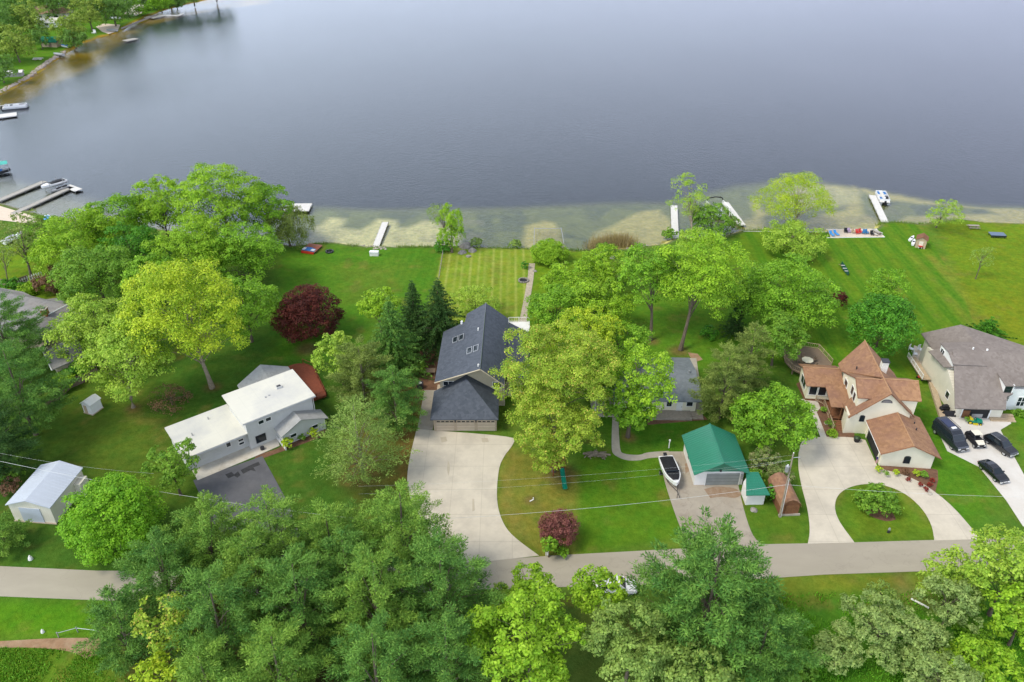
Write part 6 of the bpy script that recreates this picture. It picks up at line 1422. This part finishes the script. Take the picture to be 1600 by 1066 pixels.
# ------------------------------------------------------------------ vehicles
def wheel(root, x, y, r_, s, w=.22, mat='alloy'):
    o = MB().tube([(x-s*w,y,r_),(x,y,r_)], r_, 18).build('wheel', M['rubber'], root)
    MB().tube([(x-s*.02,y,r_),(x+s*.015,y,r_)], r_*.62, 14).build('rim', M[mat], o); return o
def car(name, loc, ang, label, cat, L, Wd, prof, cab, paint, belt, wb, wr=.34, roof_z=None, group=None, rails=False):
    """front at -y.  prof: [(y, z of top of body)], cab: [(y, z, half width factor)] greenhouse stations front to back"""
    r = empty(name, (loc.x,loc.y,0), ang, label, cat, group); hw = Wd/2; R = []
    n = len(prof)
    for k,(y,z) in enumerate(prof):
        e = min(1, .80+.2*min(1, min(k, n-1-k)/1.6)); w = hw*e; zl = .32 if 0 < k < n-1 else .42
        R.append([(-w*.9,y,zl),(-w,y,zl+.12),(-w*1.0,y,z*.72),(-w*.97,y,z-.06),(-w*.85,y,z),(w*.85,y,z),(w*.97,y,z-.06),(w,y,z*.72),(w,y,zl+.12),(w*.9,y,zl)])
    body = MB().loft(R).build('body', M[paint], r)
    C_ = []
    for y,z,f in cab:
        C_.append([(-hw*.93,y,belt-.05),(-hw*f,y,z-.06),(-hw*f*.85,y,z),(hw*f*.85,y,z),(hw*f,y,z-.06),(hw*.93,y,belt-.05)])
    MB().loft(C_).build('cabin', M[paint], r)
    # glass: windscreen, rear window, side windows, sitting 1 cm off the cabin skin
    def quad(nm, a, b, c, d, off):
        a,b,c,d = map(Vector,(a,b,c,d)); o = Vector(off); MB().hull([a,b,c,d],[a+o,b+o,c+o,d+o]).build(nm, M['glass'], r)
    y0,z0,f0 = cab[0]; y1,z1,f1 = cab[1]; y2,z2,f2 = cab[-2]; y3,z3,f3 = cab[-1]
    t = .12
    lw = lambda p,q,s: p+(q-p)*s
    quad('windscreen',(-hw*.80,lw(y0,y1,t),lw(z0,z1,t)),(hw*.80,lw(y0,y1,t),lw(z0,z1,t)),(hw*f1*.82,lw(y0,y1,.93),lw(z0,z1,.93)),(-hw*f1*.82,lw(y0,y1,.93),lw(z0,z1,.93)),(0,-.012,.014))
    quad('rear_window',(hw*.76,lw(y3,y2,t),lw(z3,z2,t)),(-hw*.76,lw(y3,y2,t),lw(z3,z2,t)),(-hw*f2*.8,lw(y3,y2,.9),lw(z3,z2,.9)),(hw*f2*.8,lw(y3,y2,.9),lw(z3,z2,.9)),(0,.012,.014))
    for s in (-1,1):
        top = z1-.14; ys = [lw(y0,y1,.75), (y1+y2)/2-.04, (y1+y2)/2+.04, lw(y2,y3,.35)]
        for a,b in ((ys[0],ys[1]),(ys[2],ys[3])):
            xb = s*hw*.925; xt = s*hw*(f1+.02)
            ta = a+(.25 if a == ys[0] else 0); tb = b-(.2 if b == ys[3] else 0)
            quad('side_window',(xb,a,belt+.02),(xb,b,belt+.02),(xt,tb,top),(xt,ta,top),(s*.025,0,.01))
        wheel(r, s*hw*.98, -wb/2, wr, s); wheel(r, s*hw*.98, wb/2, wr, s)
        MB().box(s*hw*.97-.09,s*hw*.97+.09,lw(y0,y1,.35)-.06,lw(y0,y1,.35)+.1,belt-.02,belt+.15).build('mirror', M[paint], r)
        zf = prof[1][1]; MB().box(s*hw*.62-.2,s*hw*.62+.16,prof[0][0]-.04,prof[0][0]+.12,prof[0][1]-.22,prof[0][1]-.04).build('headlight', M['head'], r)
        MB().box(s*hw*.64-.16,s*hw*.64+.14,prof[-1][0]-.1,prof[-1][0]+.03,prof[-1][1]-.3,prof[-1][1]-.06).build('tail_light', M['tail'], r)
        if rails: MB().tube([(s*hw*f1*.86,y1+.15,z1+.07),(s*hw*f1*.86,y2-.1,z2+.07)], .03, 5).build('roof_rail', M['alloy'], r)
    MB().box(-.26,.26,prof[0][0]-.03,prof[0][0]+.05,.45,.58).build('number_plate', M['head'], r)
    MB().box(-hw*.45,hw*.45,prof[0][0]-.02,prof[0][0]+.06,prof[0][1]-.32,prof[0][1]-.2).build('grille', M['dark_metal'], r)
    return r
suvp = [(-2.35,.72),(-2.2,.88),(-1.5,.98),(-.9,1.05),(1.6,1.05),(2.15,1.05),(2.35,.9)]
suvc = [(-1.15,1.02,.9),(-.35,1.66,.78),(.6,1.72,.78),(1.6,1.66,.76),(2.2,1.05,.86)]
a_ = P(1544,682,.7); b_ = P(1584,707,.7)
car('parked_suv', (a_+b_)/2, 22, 'black sport utility vehicle parked furthest right on the bright driveway','car',4.8,1.9,suvp,suvc,'carblack',1.02,2.8,.36,rails=True,group='cars on the bright driveway')
sedp = [(-2.2,.62),(-2.0,.78),(-1.3,.9),(-.8,.95),(1.4,.97),(2.0,.95),(2.2,.8)]
sedc = [(-1.05,.93,.9),(-.25,1.38,.74),(.5,1.43,.74),(1.15,1.36,.72),(1.95,.95,.84)]
a_ = P(1552,737,.5)
car('parked_car', a_, 14, 'black hatchback nearest the road on the bright driveway','car',4.4,1.8,sedp,sedc,'carblack',.92,2.6,.33,group='cars on the bright driveway')
vp = [(-2.95,.95),(-2.8,1.15),(-2.2,1.3),(-1.8,1.4),(2.7,1.45),(2.9,1.4)]
vc = [(-2.0,1.35,.93),(-1.25,2.15,.86),(-.7,2.45,.84),(2.6,2.45,.84),(2.9,1.35,.93)]
a_ = P(1470,648,2.3); b_ = P(1499,694,1.6); c_ = P(1488,672,2.0)
v = car('camper_van', c_, 12, 'dark long wheelbase camper van with a grey roof beside the beige wall','van',6.0,2.1,vp,vc,'van',1.45,3.7,.36)
MB().box(-.6,.6,.2,2.0,2.455,2.5).build('solar_panel', plain('solar_panel',(.03,.04,.09),.15), v); MB().box(-.35,.35,-.35,.05,2.455,2.58).build('roof_hatch', M['white_gel'], v)
MB().tube([(-.95,-.4,2.5),(-.95,2.4,2.5)], .035, 5).build('roof_rail', M['dark_metal'], v); MB().tube([(.95,-.4,2.5),(.95,2.4,2.5)], .035, 5).build('roof_rail', M['dark_metal'], v)
# white van in the trees by the road
c_ = P(963,912,1.0)
car('white_car', c_, 86, 'white car parked on the verge mostly hidden by a bright green tree','car',4.8,1.9,suvp,suvc,'white_gel',1.02,2.8,.36)
# open utility vehicle
c_ = P(1524,687,.6); r = empty('utility_vehicle', (c_.x,c_.y,0), 5, 'small black open off-road vehicle with beige roof and hood beside the van', 'utility vehicle')
MB().loft([[(-.7,-1.55,.45),(-.7,-1.55,.8),(.7,-1.55,.8),(.7,-1.55,.45)],[(-.75,-.7,.35),(-.75,-.7,1.0),(.75,-.7,1.0),(.75,-.7,.35)],[(-.75,1.0,.35),(-.75,1.0,.85),(.75,1.0,.85),(.75,1.0,.35)],[(-.72,1.55,.5),(-.72,1.55,.85),(.72,1.55,.85),(.72,1.55,.5)]]).build('body', M['black'], r)
MB().hull([(-.5,-1.5,.82),(.5,-1.5,.82),(.6,-.75,1.02),(-.6,-.75,1.02)],[(-.5,-1.5,.9),(.5,-1.5,.9),(.6,-.75,1.1),(-.6,-.75,1.1)]).build('hood', M['beige'], r)
MB().box(-.65,.65,-.35,.75,1.72,1.78).build('roof', M['beige'], r)
mb = MB()
for x in (-.66,.66): mb.tube([(x,-.8,1.0),(x,-.35,1.75),(x,.8,1.75),(x,1.1,.85)], .035, 5)
mb.build('roll_cage', M['dark_metal'], r); MB().box(-.6,.6,.1,.6,.85,1.3).build('seat', M['black'], r); MB().box(-.65,.65,.95,1.5,.86,1.05).build('cargo_box', M['black'], r)
for s in (-1,1):
    for y in (-1.1,1.1): wheel(r, s*.85, y, .34, s, .25)
    MB().box(s*.5-.13,s*.5+.13,-1.6,-1.53,.62,.76).build('headlight', M['head'], r)
# lawn tractor
c_ = P(1523,659,.3); r = empty('lawn_tractor', (c_.x,c_.y,0), 75, 'green and yellow lawn tractor in front of the open garage', 'lawn tractor')
MB().loft([[(-.28,-.95,.35),(-.28,-.95,.7),(.28,-.95,.7),(.28,-.95,.35)],[(-.32,-.1,.35),(-.32,-.1,.9),(.32,-.1,.9),(.32,-.1,.35)]]).build('hood', M['green_plastic'], r)
MB().box(-.42,.42,.0,1.0,.35,.62).build('fender', M['green_plastic'], r); MB().hull([(-.25,.3,.62),(.25,.3,.62),(.25,.8,.62),(-.25,.8,.62)],[(-.25,.3,.75),(.25,.3,.75),(.25,.9,1.1),(-.25,.9,1.1)]).build('seat', M['yellow_plastic'], r)
MB().box(-.6,.6,-.4,.3,.1,.26).build('mower_deck', M['yellow_plastic'], r); MB().tube([(-.18,.05,1.0),(.18,.05,1.0)], .04, 6).build('steering_wheel', M['black'], r)
for s in (-1,1): wheel(r, s*.5, .7, .3, s, .2, 'yellow_plastic'); wheel(r, s*.48, -.75, .2, s, .14, 'yellow_plastic')
# grill, bins behind the van
r = place('covered_grill',(1474,643),10,'black covered grill standing behind the dark van','grill')
MB().box(-.7,.7,-.35,.35,0,.9).build('cart_cover', M['black'], r, bevel=.08); MB().box(-.5,.5,-.3,.3,.9,1.25).build('hood_cover', M['black'], r, bevel=.1)
r = place('covered_motorcycle',(1482,650),80,'dark covered motorcycle tucked behind the van','motorcycle')
MB().hull([(-.25,-1,.1),(.25,-1,.1),(.3,1,.1),(-.3,1,.1)],[(-.12,-.7,1.0),(.12,-.7,1.0),(.15,.8,.85),(-.15,.8,.85)]).build('cover', M['black'], r)
MB().tube([(-.4,-.6,1.05),(.4,-.6,1.05)],.05,5).build('handlebar', M['dark_metal'], r)
for y in (-.8,.8): MB().tube([(-.07,y,.3),(.07,y,.3)],.3,14).build('wheel', M['rubber'], r)
r = place('red_mower',(1439,592),30,'red push mower in the grass beside the beige side wall','mower')
MB().box(-.4,.4,-.6,.5,.2,.5).build('mower_deck', M['red_plastic'], r, bevel=.08); MB().box(-.2,.2,-.2,.2,.5,.75).build('engine', M['black'], r); MB().tube([(-.25,.5,.4),(-.25,1.3,1.0),(.25,1.3,1.0),(.25,.5,.4)],.03,4).build('handle', M['dark_metal'], r)
for s in (-1,1):
    for y in (-.45,.45): MB().tube([(s*.42,y,.18),(s*.5,y,.18)],.18,10).build('wheel', M['rubber'], r)
for x,y,l in ((1423,548,'white patio chair furthest left beside the taupe roofed house'),(1429,556,'white patio chair below the furthest left one'),(1437,549,'white patio chair against the beige wall corner')):
    r = place('patio_chair',(x,y),random.uniform(0,90),l,'chair','white patio chairs')
    MB().box(-.35,.35,-.35,.35,.38,.46).build('seat', M['white_gel'], r); MB().box(-.35,.35,.3,.38,.46,1.1).build('backrest', M['white_gel'], r)
    for a in (-.3,.3):
        for b in (-.3,.3): MB().box(a-.03,a+.03,b-.03,b+.03,0,.38).build('leg', M['white_gel'], r)
sheet('patio', [(1428,540),(1443,545),(1440,580),(1424,566)], M['sand'], .04)

# ------------------------------------------------------------------ yard objects
b0 = P(1218,808)
best = min(((P(1240,708,z).xy-b0.xy).length, z) for z in [7+.1*i for i in range(40)])
hp = best[1]; top = P(1240,708,hp)
pole = empty('utility_pole', (b0.x,b0.y,0), 0, 'tall wooden utility pole with a grey transformer beside the circular driveway', 'utility pole')
tl = Vector((top.x-b0.x, top.y-b0.y, hp)); at = lambda f: tl*f
MB().tube([(0,0,-.3), tuple(at(.5)), tuple(at(1))], [.13,.11,.085], 10).build('post', M['pole_wood'], pole, fixn=False)
q = at(.78); c_ = MB().disc((q.x-.42,q.y-.1),.24,q.z-.5,q.z+.35,14).build('transformer', M['metal'], pole)
MB().disc((q.x-.42,q.y-.1),.08,q.z+.35,q.z+.6,8).build('bushing', M['white_trim'], c_)
MB().tube([(q.x,q.y,q.z),(q.x-.3,q.y-.08,q.z)], .05, 4).build('bracket', M['dark_metal'], pole)
q = at(.98); MB().disc((q.x,q.y),.06,q.z,q.z+.3,8).build('insulator', M['white_trim'], pole)
q = at(.93); MB().tube([(q.x+.05,q.y,q.z),(q.x+.9,q.y-.15,q.z+.25)], .035, 5).build('lamp_arm', M['metal'], pole)
MB().tube([tuple(at(.0)+Vector((.16,-.05,0))), tuple(at(.62)+Vector((.15,-.05,0)))], .04, 5).build('conduit', M['white_trim'], pole)
p2z = 7.0; pb = P(600,815,p2z); p2 = empty('utility_pole', (pb.x,pb.y,0), 0, 'utility pole hidden among the pines beside the big driveway', 'utility pole')
MB().tube([(0,0,-.3),(0,0,p2z+.4)], [.17,.12], 10).build('post', M['pole_wood'], p2, fixn=False); MB().disc((0,0),.06,p2z+.4,p2z+.6,8).build('insulator', M['white_trim'], p2)
def wire(a, b, sag, r_=.028, label='', group='overhead wires'):
    a, b = Vector(a), Vector(b); pts = [a.lerp(b, i/24)-Vector((0,0,sag*4*(i/24)*(1-i/24))) for i in range(25)]
    pts = [p-a for p in pts]; o = MB().tube(pts, r_, 4).build('overhead_wire', M['wire'], fixn=False); o.location = a; tag(o, label, 'wire', group); return o
pz = lambda f: Vector((b0.x,b0.y,0))+at(f)
wire(pz(.52), (pb.x,pb.y,p2z), .9, .021, 'lowest pale overhead wire from the pole across the play lawn')
wire((pb.x,pb.y,p2z), P(-40,712,6.8), 1.1, .021, 'pale overhead wire crossing the left lawn above the metal barn')
wire(pz(.52), P(1660,778,6.5), .4, .016, 'overhead wire running right from the pole over the circular driveway')
wire(pz(.97), P(560,760,9.5), .8, .006, 'thin upper wire from the pole top towards the left')
wire(pz(.9), P(560,772,8.8), .9, .006, 'second thin wire below the top one')
wire(pz(.9), P(1128,735,4.2), .2, .01, 'service wire from the pole to the green garage gable')
wire(P(-40,700,8), P(240,740,7.5), .6, .008, 'faint thin wire over the dark left lawn')
# play set with slide
q = P(874,742); r = empty('play_set', (q.x,q.y,0), 6, 'small reddish wooden play tower with a teal slide under the oak', 'play set')
mb = MB()
for x in (-.9,.7):
    for y in (-.2,1.2): mb.box(x-.06,x+.06,y-.06,y+.06,0,2.5)
mb.build('frame', M['wood_red'], r); MB().box(-.95,.75,-.25,1.25,1.35,1.43).build('platform', M['wood_red'], r); railing(r,[(-.9,-.2),(-.9,1.2),(.7,1.2)],1.43,.7,'wood_red')
R = []
for k in range(8):
    t = k/7; y = -.25-3.0*t; z = 1.45-1.15*(t**.85)+ (0 if k < 7 else .04)
    R.append([(-.32,y,z+.22),(-.30,y,z),(.30,y,z),(.32,y,z+.22)])
sl = MB().shell([q_ for r_ in R for q_ in r_], [(k*4+i,k*4+i+1,k*4+i+5,k*4+i+4) for k in range(7) for i in range(3)], .05).build('slide', M['green_plastic'], r); sl.location = (.25,0,0)
MB().gable_roof(-1.0,.8,-.3,1.3,2.35,2.9,'y',t=.05).build('canopy', M['wood_red'], r)
# wood pile
q = P(932,711); r = empty('wood_pile', (q.x,q.y,0), -4, 'heap of logs and split wood on the shaded lawn by the sidewalk', 'wood pile')
mb = MB()
for i in range(46):
    a = random.uniform(-.5,.5)+(0 if i%3 else 1.4); x = random.uniform(-1.5,1.1); y = random.uniform(-.5,.5); z = random.uniform(.08,.5)*(1-abs(x)/2.2); l = random.uniform(.3,.6)
    mb.tube([(x-l*math.cos(a),y-l*math.sin(a),z),(x+l*math.cos(a),y+l*math.sin(a),z+random.uniform(-.05,.1))], random.uniform(.06,.12), 6)
mb.build('logs', M['bark_pale'], r, fixn=False); MB().tube([(.4,.1,.35),(2.0,-.1,.2)],.14,8).build('long_log', M['bark_pale'], r)
# road bin and mailbox
r = place('mailbox',(853,868),0,'black and white mailbox post at the corner of the big driveway','mailbox')
MB().box(-.06,.06,-.06,.06,0,1.0).build('post', M['white_trim'], r); MB().hull([(-.2,-.35,1.0),(.2,-.35,1.0),(.2,.3,1.0),(-.2,.3,1.0)],[(-.17,-.35,1.35),(.17,-.35,1.35),(.17,.3,1.35),(-.17,.3,1.35)]).build('box_body', M['black'], r); MB().box(.1,.3,-.3,.2,.3,1.1).build('newspaper_box', M['white_gel'], r)
for px,l in (((831,782),'small broken white plank lying on the play lawn'),((1053,637),None)):
    if l:
        p = P(*px); o = MB().box(-.35,.35,-.06,.06,.0,.06).box(.2,.28,-.06,.06,.06,.4).build('garden_stake', M['white_trim']); o.location = (p.x,p.y,0); o.rotation_euler = (0,0,.6); tag(o,l,'plank')
p = P(1045,700); o = MB().box(-.06,.06,-.06,.06,0,1.3).box(-.12,.12,-.1,.1,1.3,1.5).build('yard_post', M['white_trim']); o.location = (p.x,p.y,0); tag(o,'short white post on the lawn above the motorboat','post')
p = P(48,874); o = MB().disc((0,0),.3,0,.35,8,.22).disc((0,0),.16,.35,.6,8,.1).build('garden_stone', M['white']); o.location = (p.x,p.y,0); tag(o,'small white stone figure on the lawn below the metal barn','ornament')
p = P(67,988); o = MB().disc((0,0),.22,0,.3,8,.15).disc((0,0),.1,.3,.5,8,.05).build('garden_marker', M['white']); o.location = (p.x,p.y,0); tag(o,'tiny white marker on the lawn above the bare dirt','marker')
p = P(1388,832); r = empty('garden_stake_light',(p.x,p.y,0),0,'small dark ornament at the road end of the grass island','ornament'); r.name = 'garden_ornament'; MB().disc((0,0),.2,0,.5,8,.12).build('base', M['dark_metal'], r); MB().disc((0,0),.18,.5,.75,8,.1).build('head', M['metal'], r)
rock('boulder',(1178,797),.5,'pale rock in front of the small green shed')
rock('boulder',(1453,772),.4,'white rock at the tip of the garage bed','rock',None,'walk')
rock('boulder',(1291,662),.35,'white rock in the entry bed','rock',None,'walk')
p = P(1437,944); q = P(1441,949); o = MB().tube([(-1,0,.15),(1,0,.1)], .12, 8).build('fallen_pipe', M['white']); o.location = (p.x,p.y,0); o.rotation_euler=(0,0,-.7); tag(o,'short white pipe lying in the meadow','pipe')
r = place('garden_pot',(1338,690),0,'black planter urn by the side garage of the brown roofed house','planter'); MB().disc((0,0),.35,0,.7,12,.5).build('pot', M['black'], r); MB().disc((0,0),.42,.7,.9,10,.2).build('plant', plain('dark_plant',(.03,.06,.02)), r)

# ------------------------------------------------------------------ light
SUN_EL, SUN_AZ = 55.0, -112.0      # azimuth from +Y towards +X (sun upper left)
sd = Vector((math.sin(rad(SUN_AZ))*math.cos(rad(SUN_EL)), math.cos(rad(SUN_AZ))*math.cos(rad(SUN_EL)), math.sin(rad(SUN_EL))))
sl = bpy.data.lights.new('sun','SUN'); sl.energy = 2.4; sl.angle = rad(20); sl.color = (1,.93,.8)
so = bpy.data.objects.new('sun', sl); COL.objects.link(so); so.rotation_euler = sd.to_track_quat('Z','Y').to_euler(); so.location = (-40,60,90)
w = bpy.data.worlds.new('World'); SC.world = w; w.use_nodes = True; nt = w.node_tree; L = nt.links.new
bg = nt.nodes['Background']; bg.inputs['Strength'].default_value = .1
sky = nt.nodes.new('ShaderNodeTexSky'); sky.sky_type = 'NISHITA'; sky.sun_disc = False; sky.sun_elevation = rad(SUN_EL); sky.sun_rotation = rad(SUN_AZ)
tc = nt.nodes.new('ShaderNodeTexCoord'); mp = nt.nodes.new('ShaderNodeMapping'); mp.inputs['Scale'].default_value = (1,1,2.4); mp.inputs['Location'].default_value=(.3,.1,.4); L(tc.outputs['Generated'], mp.inputs[0])
nz = nt.nodes.new('ShaderNodeTexNoise'); nz.inputs['Scale'].default_value = 1.5; nz.inputs['Detail'].default_value = 5; nz.inputs['Roughness'].default_value = .5; L(mp.outputs[0], nz.inputs['Vector'])
sx = nt.nodes.new('ShaderNodeSeparateXYZ'); L(tc.outputs['Generated'], sx.inputs[0])
# clouds brighter towards the sun side (west), darker to the east
mr = nt.nodes.new('ShaderNodeMapRange'); mr.inputs[1].default_value = -.55; mr.inputs[2].default_value = .5; mr.inputs[3].default_value = 1.0; mr.inputs[4].default_value = 0.0; L(sx.outputs[0], mr.inputs[0])
cr = nt.nodes.new('ShaderNodeValToRGB'); cr.color_ramp.elements[0].color = (4.8,5.3,6.8,1); cr.color_ramp.elements[1].color = (6.9,7.9,9.4,1); L(mr.outputs[0], cr.inputs[0])
br = nt.nodes.new('ShaderNodeMapRange'); br.inputs[1].default_value=.3; br.inputs[2].default_value=.7; br.inputs[3].default_value=.94; br.inputs[4].default_value=1.06; L(nz.outputs[0], br.inputs[0])
hz = nt.nodes.new('ShaderNodeMapRange'); hz.inputs[1].default_value=.33; hz.inputs[2].default_value=.8; hz.inputs[3].default_value=1.85; hz.inputs[4].default_value=.5; L(sx.outputs[2], hz.inputs[0])
hm0 = nt.nodes.new('ShaderNodeMath'); hm0.operation='MULTIPLY'; L(br.outputs[0], hm0.inputs[0]); L(hz.outputs[0], hm0.inputs[1])
so_ = nt.nodes.new('ShaderNodeMapRange'); so_.inputs[1].default_value=.1; so_.inputs[2].default_value=-.6; so_.inputs[3].default_value=1.0; so_.inputs[4].default_value=1.65; L(sx.outputs[1], so_.inputs[0])
hm = nt.nodes.new('ShaderNodeMath'); hm.operation='MULTIPLY'; L(hm0.outputs[0], hm.inputs[0]); L(so_.outputs[0], hm.inputs[1])
mu = nt.nodes.new('ShaderNodeMixRGB'); mu.blend_type='MULTIPLY'; mu.inputs[0].default_value=1; L(cr.outputs[0], mu.inputs[1]); L(hm.outputs[0], mu.inputs[2])
mk_ = nt.nodes.new('ShaderNodeMapRange'); mk_.inputs[1].default_value=.3; mk_.inputs[2].default_value=.5; mk_.inputs[3].default_value=.97; mk_.inputs[4].default_value=1; L(nz.outputs[0], mk_.inputs[0])
mx = nt.nodes.new('ShaderNodeMixRGB'); L(mk_.outputs[0], mx.inputs[0]); L(sky.outputs[0], mx.inputs[1]); L(mu.outputs[0], mx.inputs[2]); L(mx.outputs[0], bg.inputs[0])
vs = SC.view_settings; vs.view_transform = 'Standard'; vs.look = 'None'; vs.exposure = 0.32; vs.gamma = 1; vs.use_curve_mapping = False
SC.cycles.max_bounces = 6; SC.cycles.transparent_max_bounces = 8; SC.cycles.diffuse_bounces = 3
SC.cycles.caustics_reflective = False; SC.cycles.caustics_refractive = False
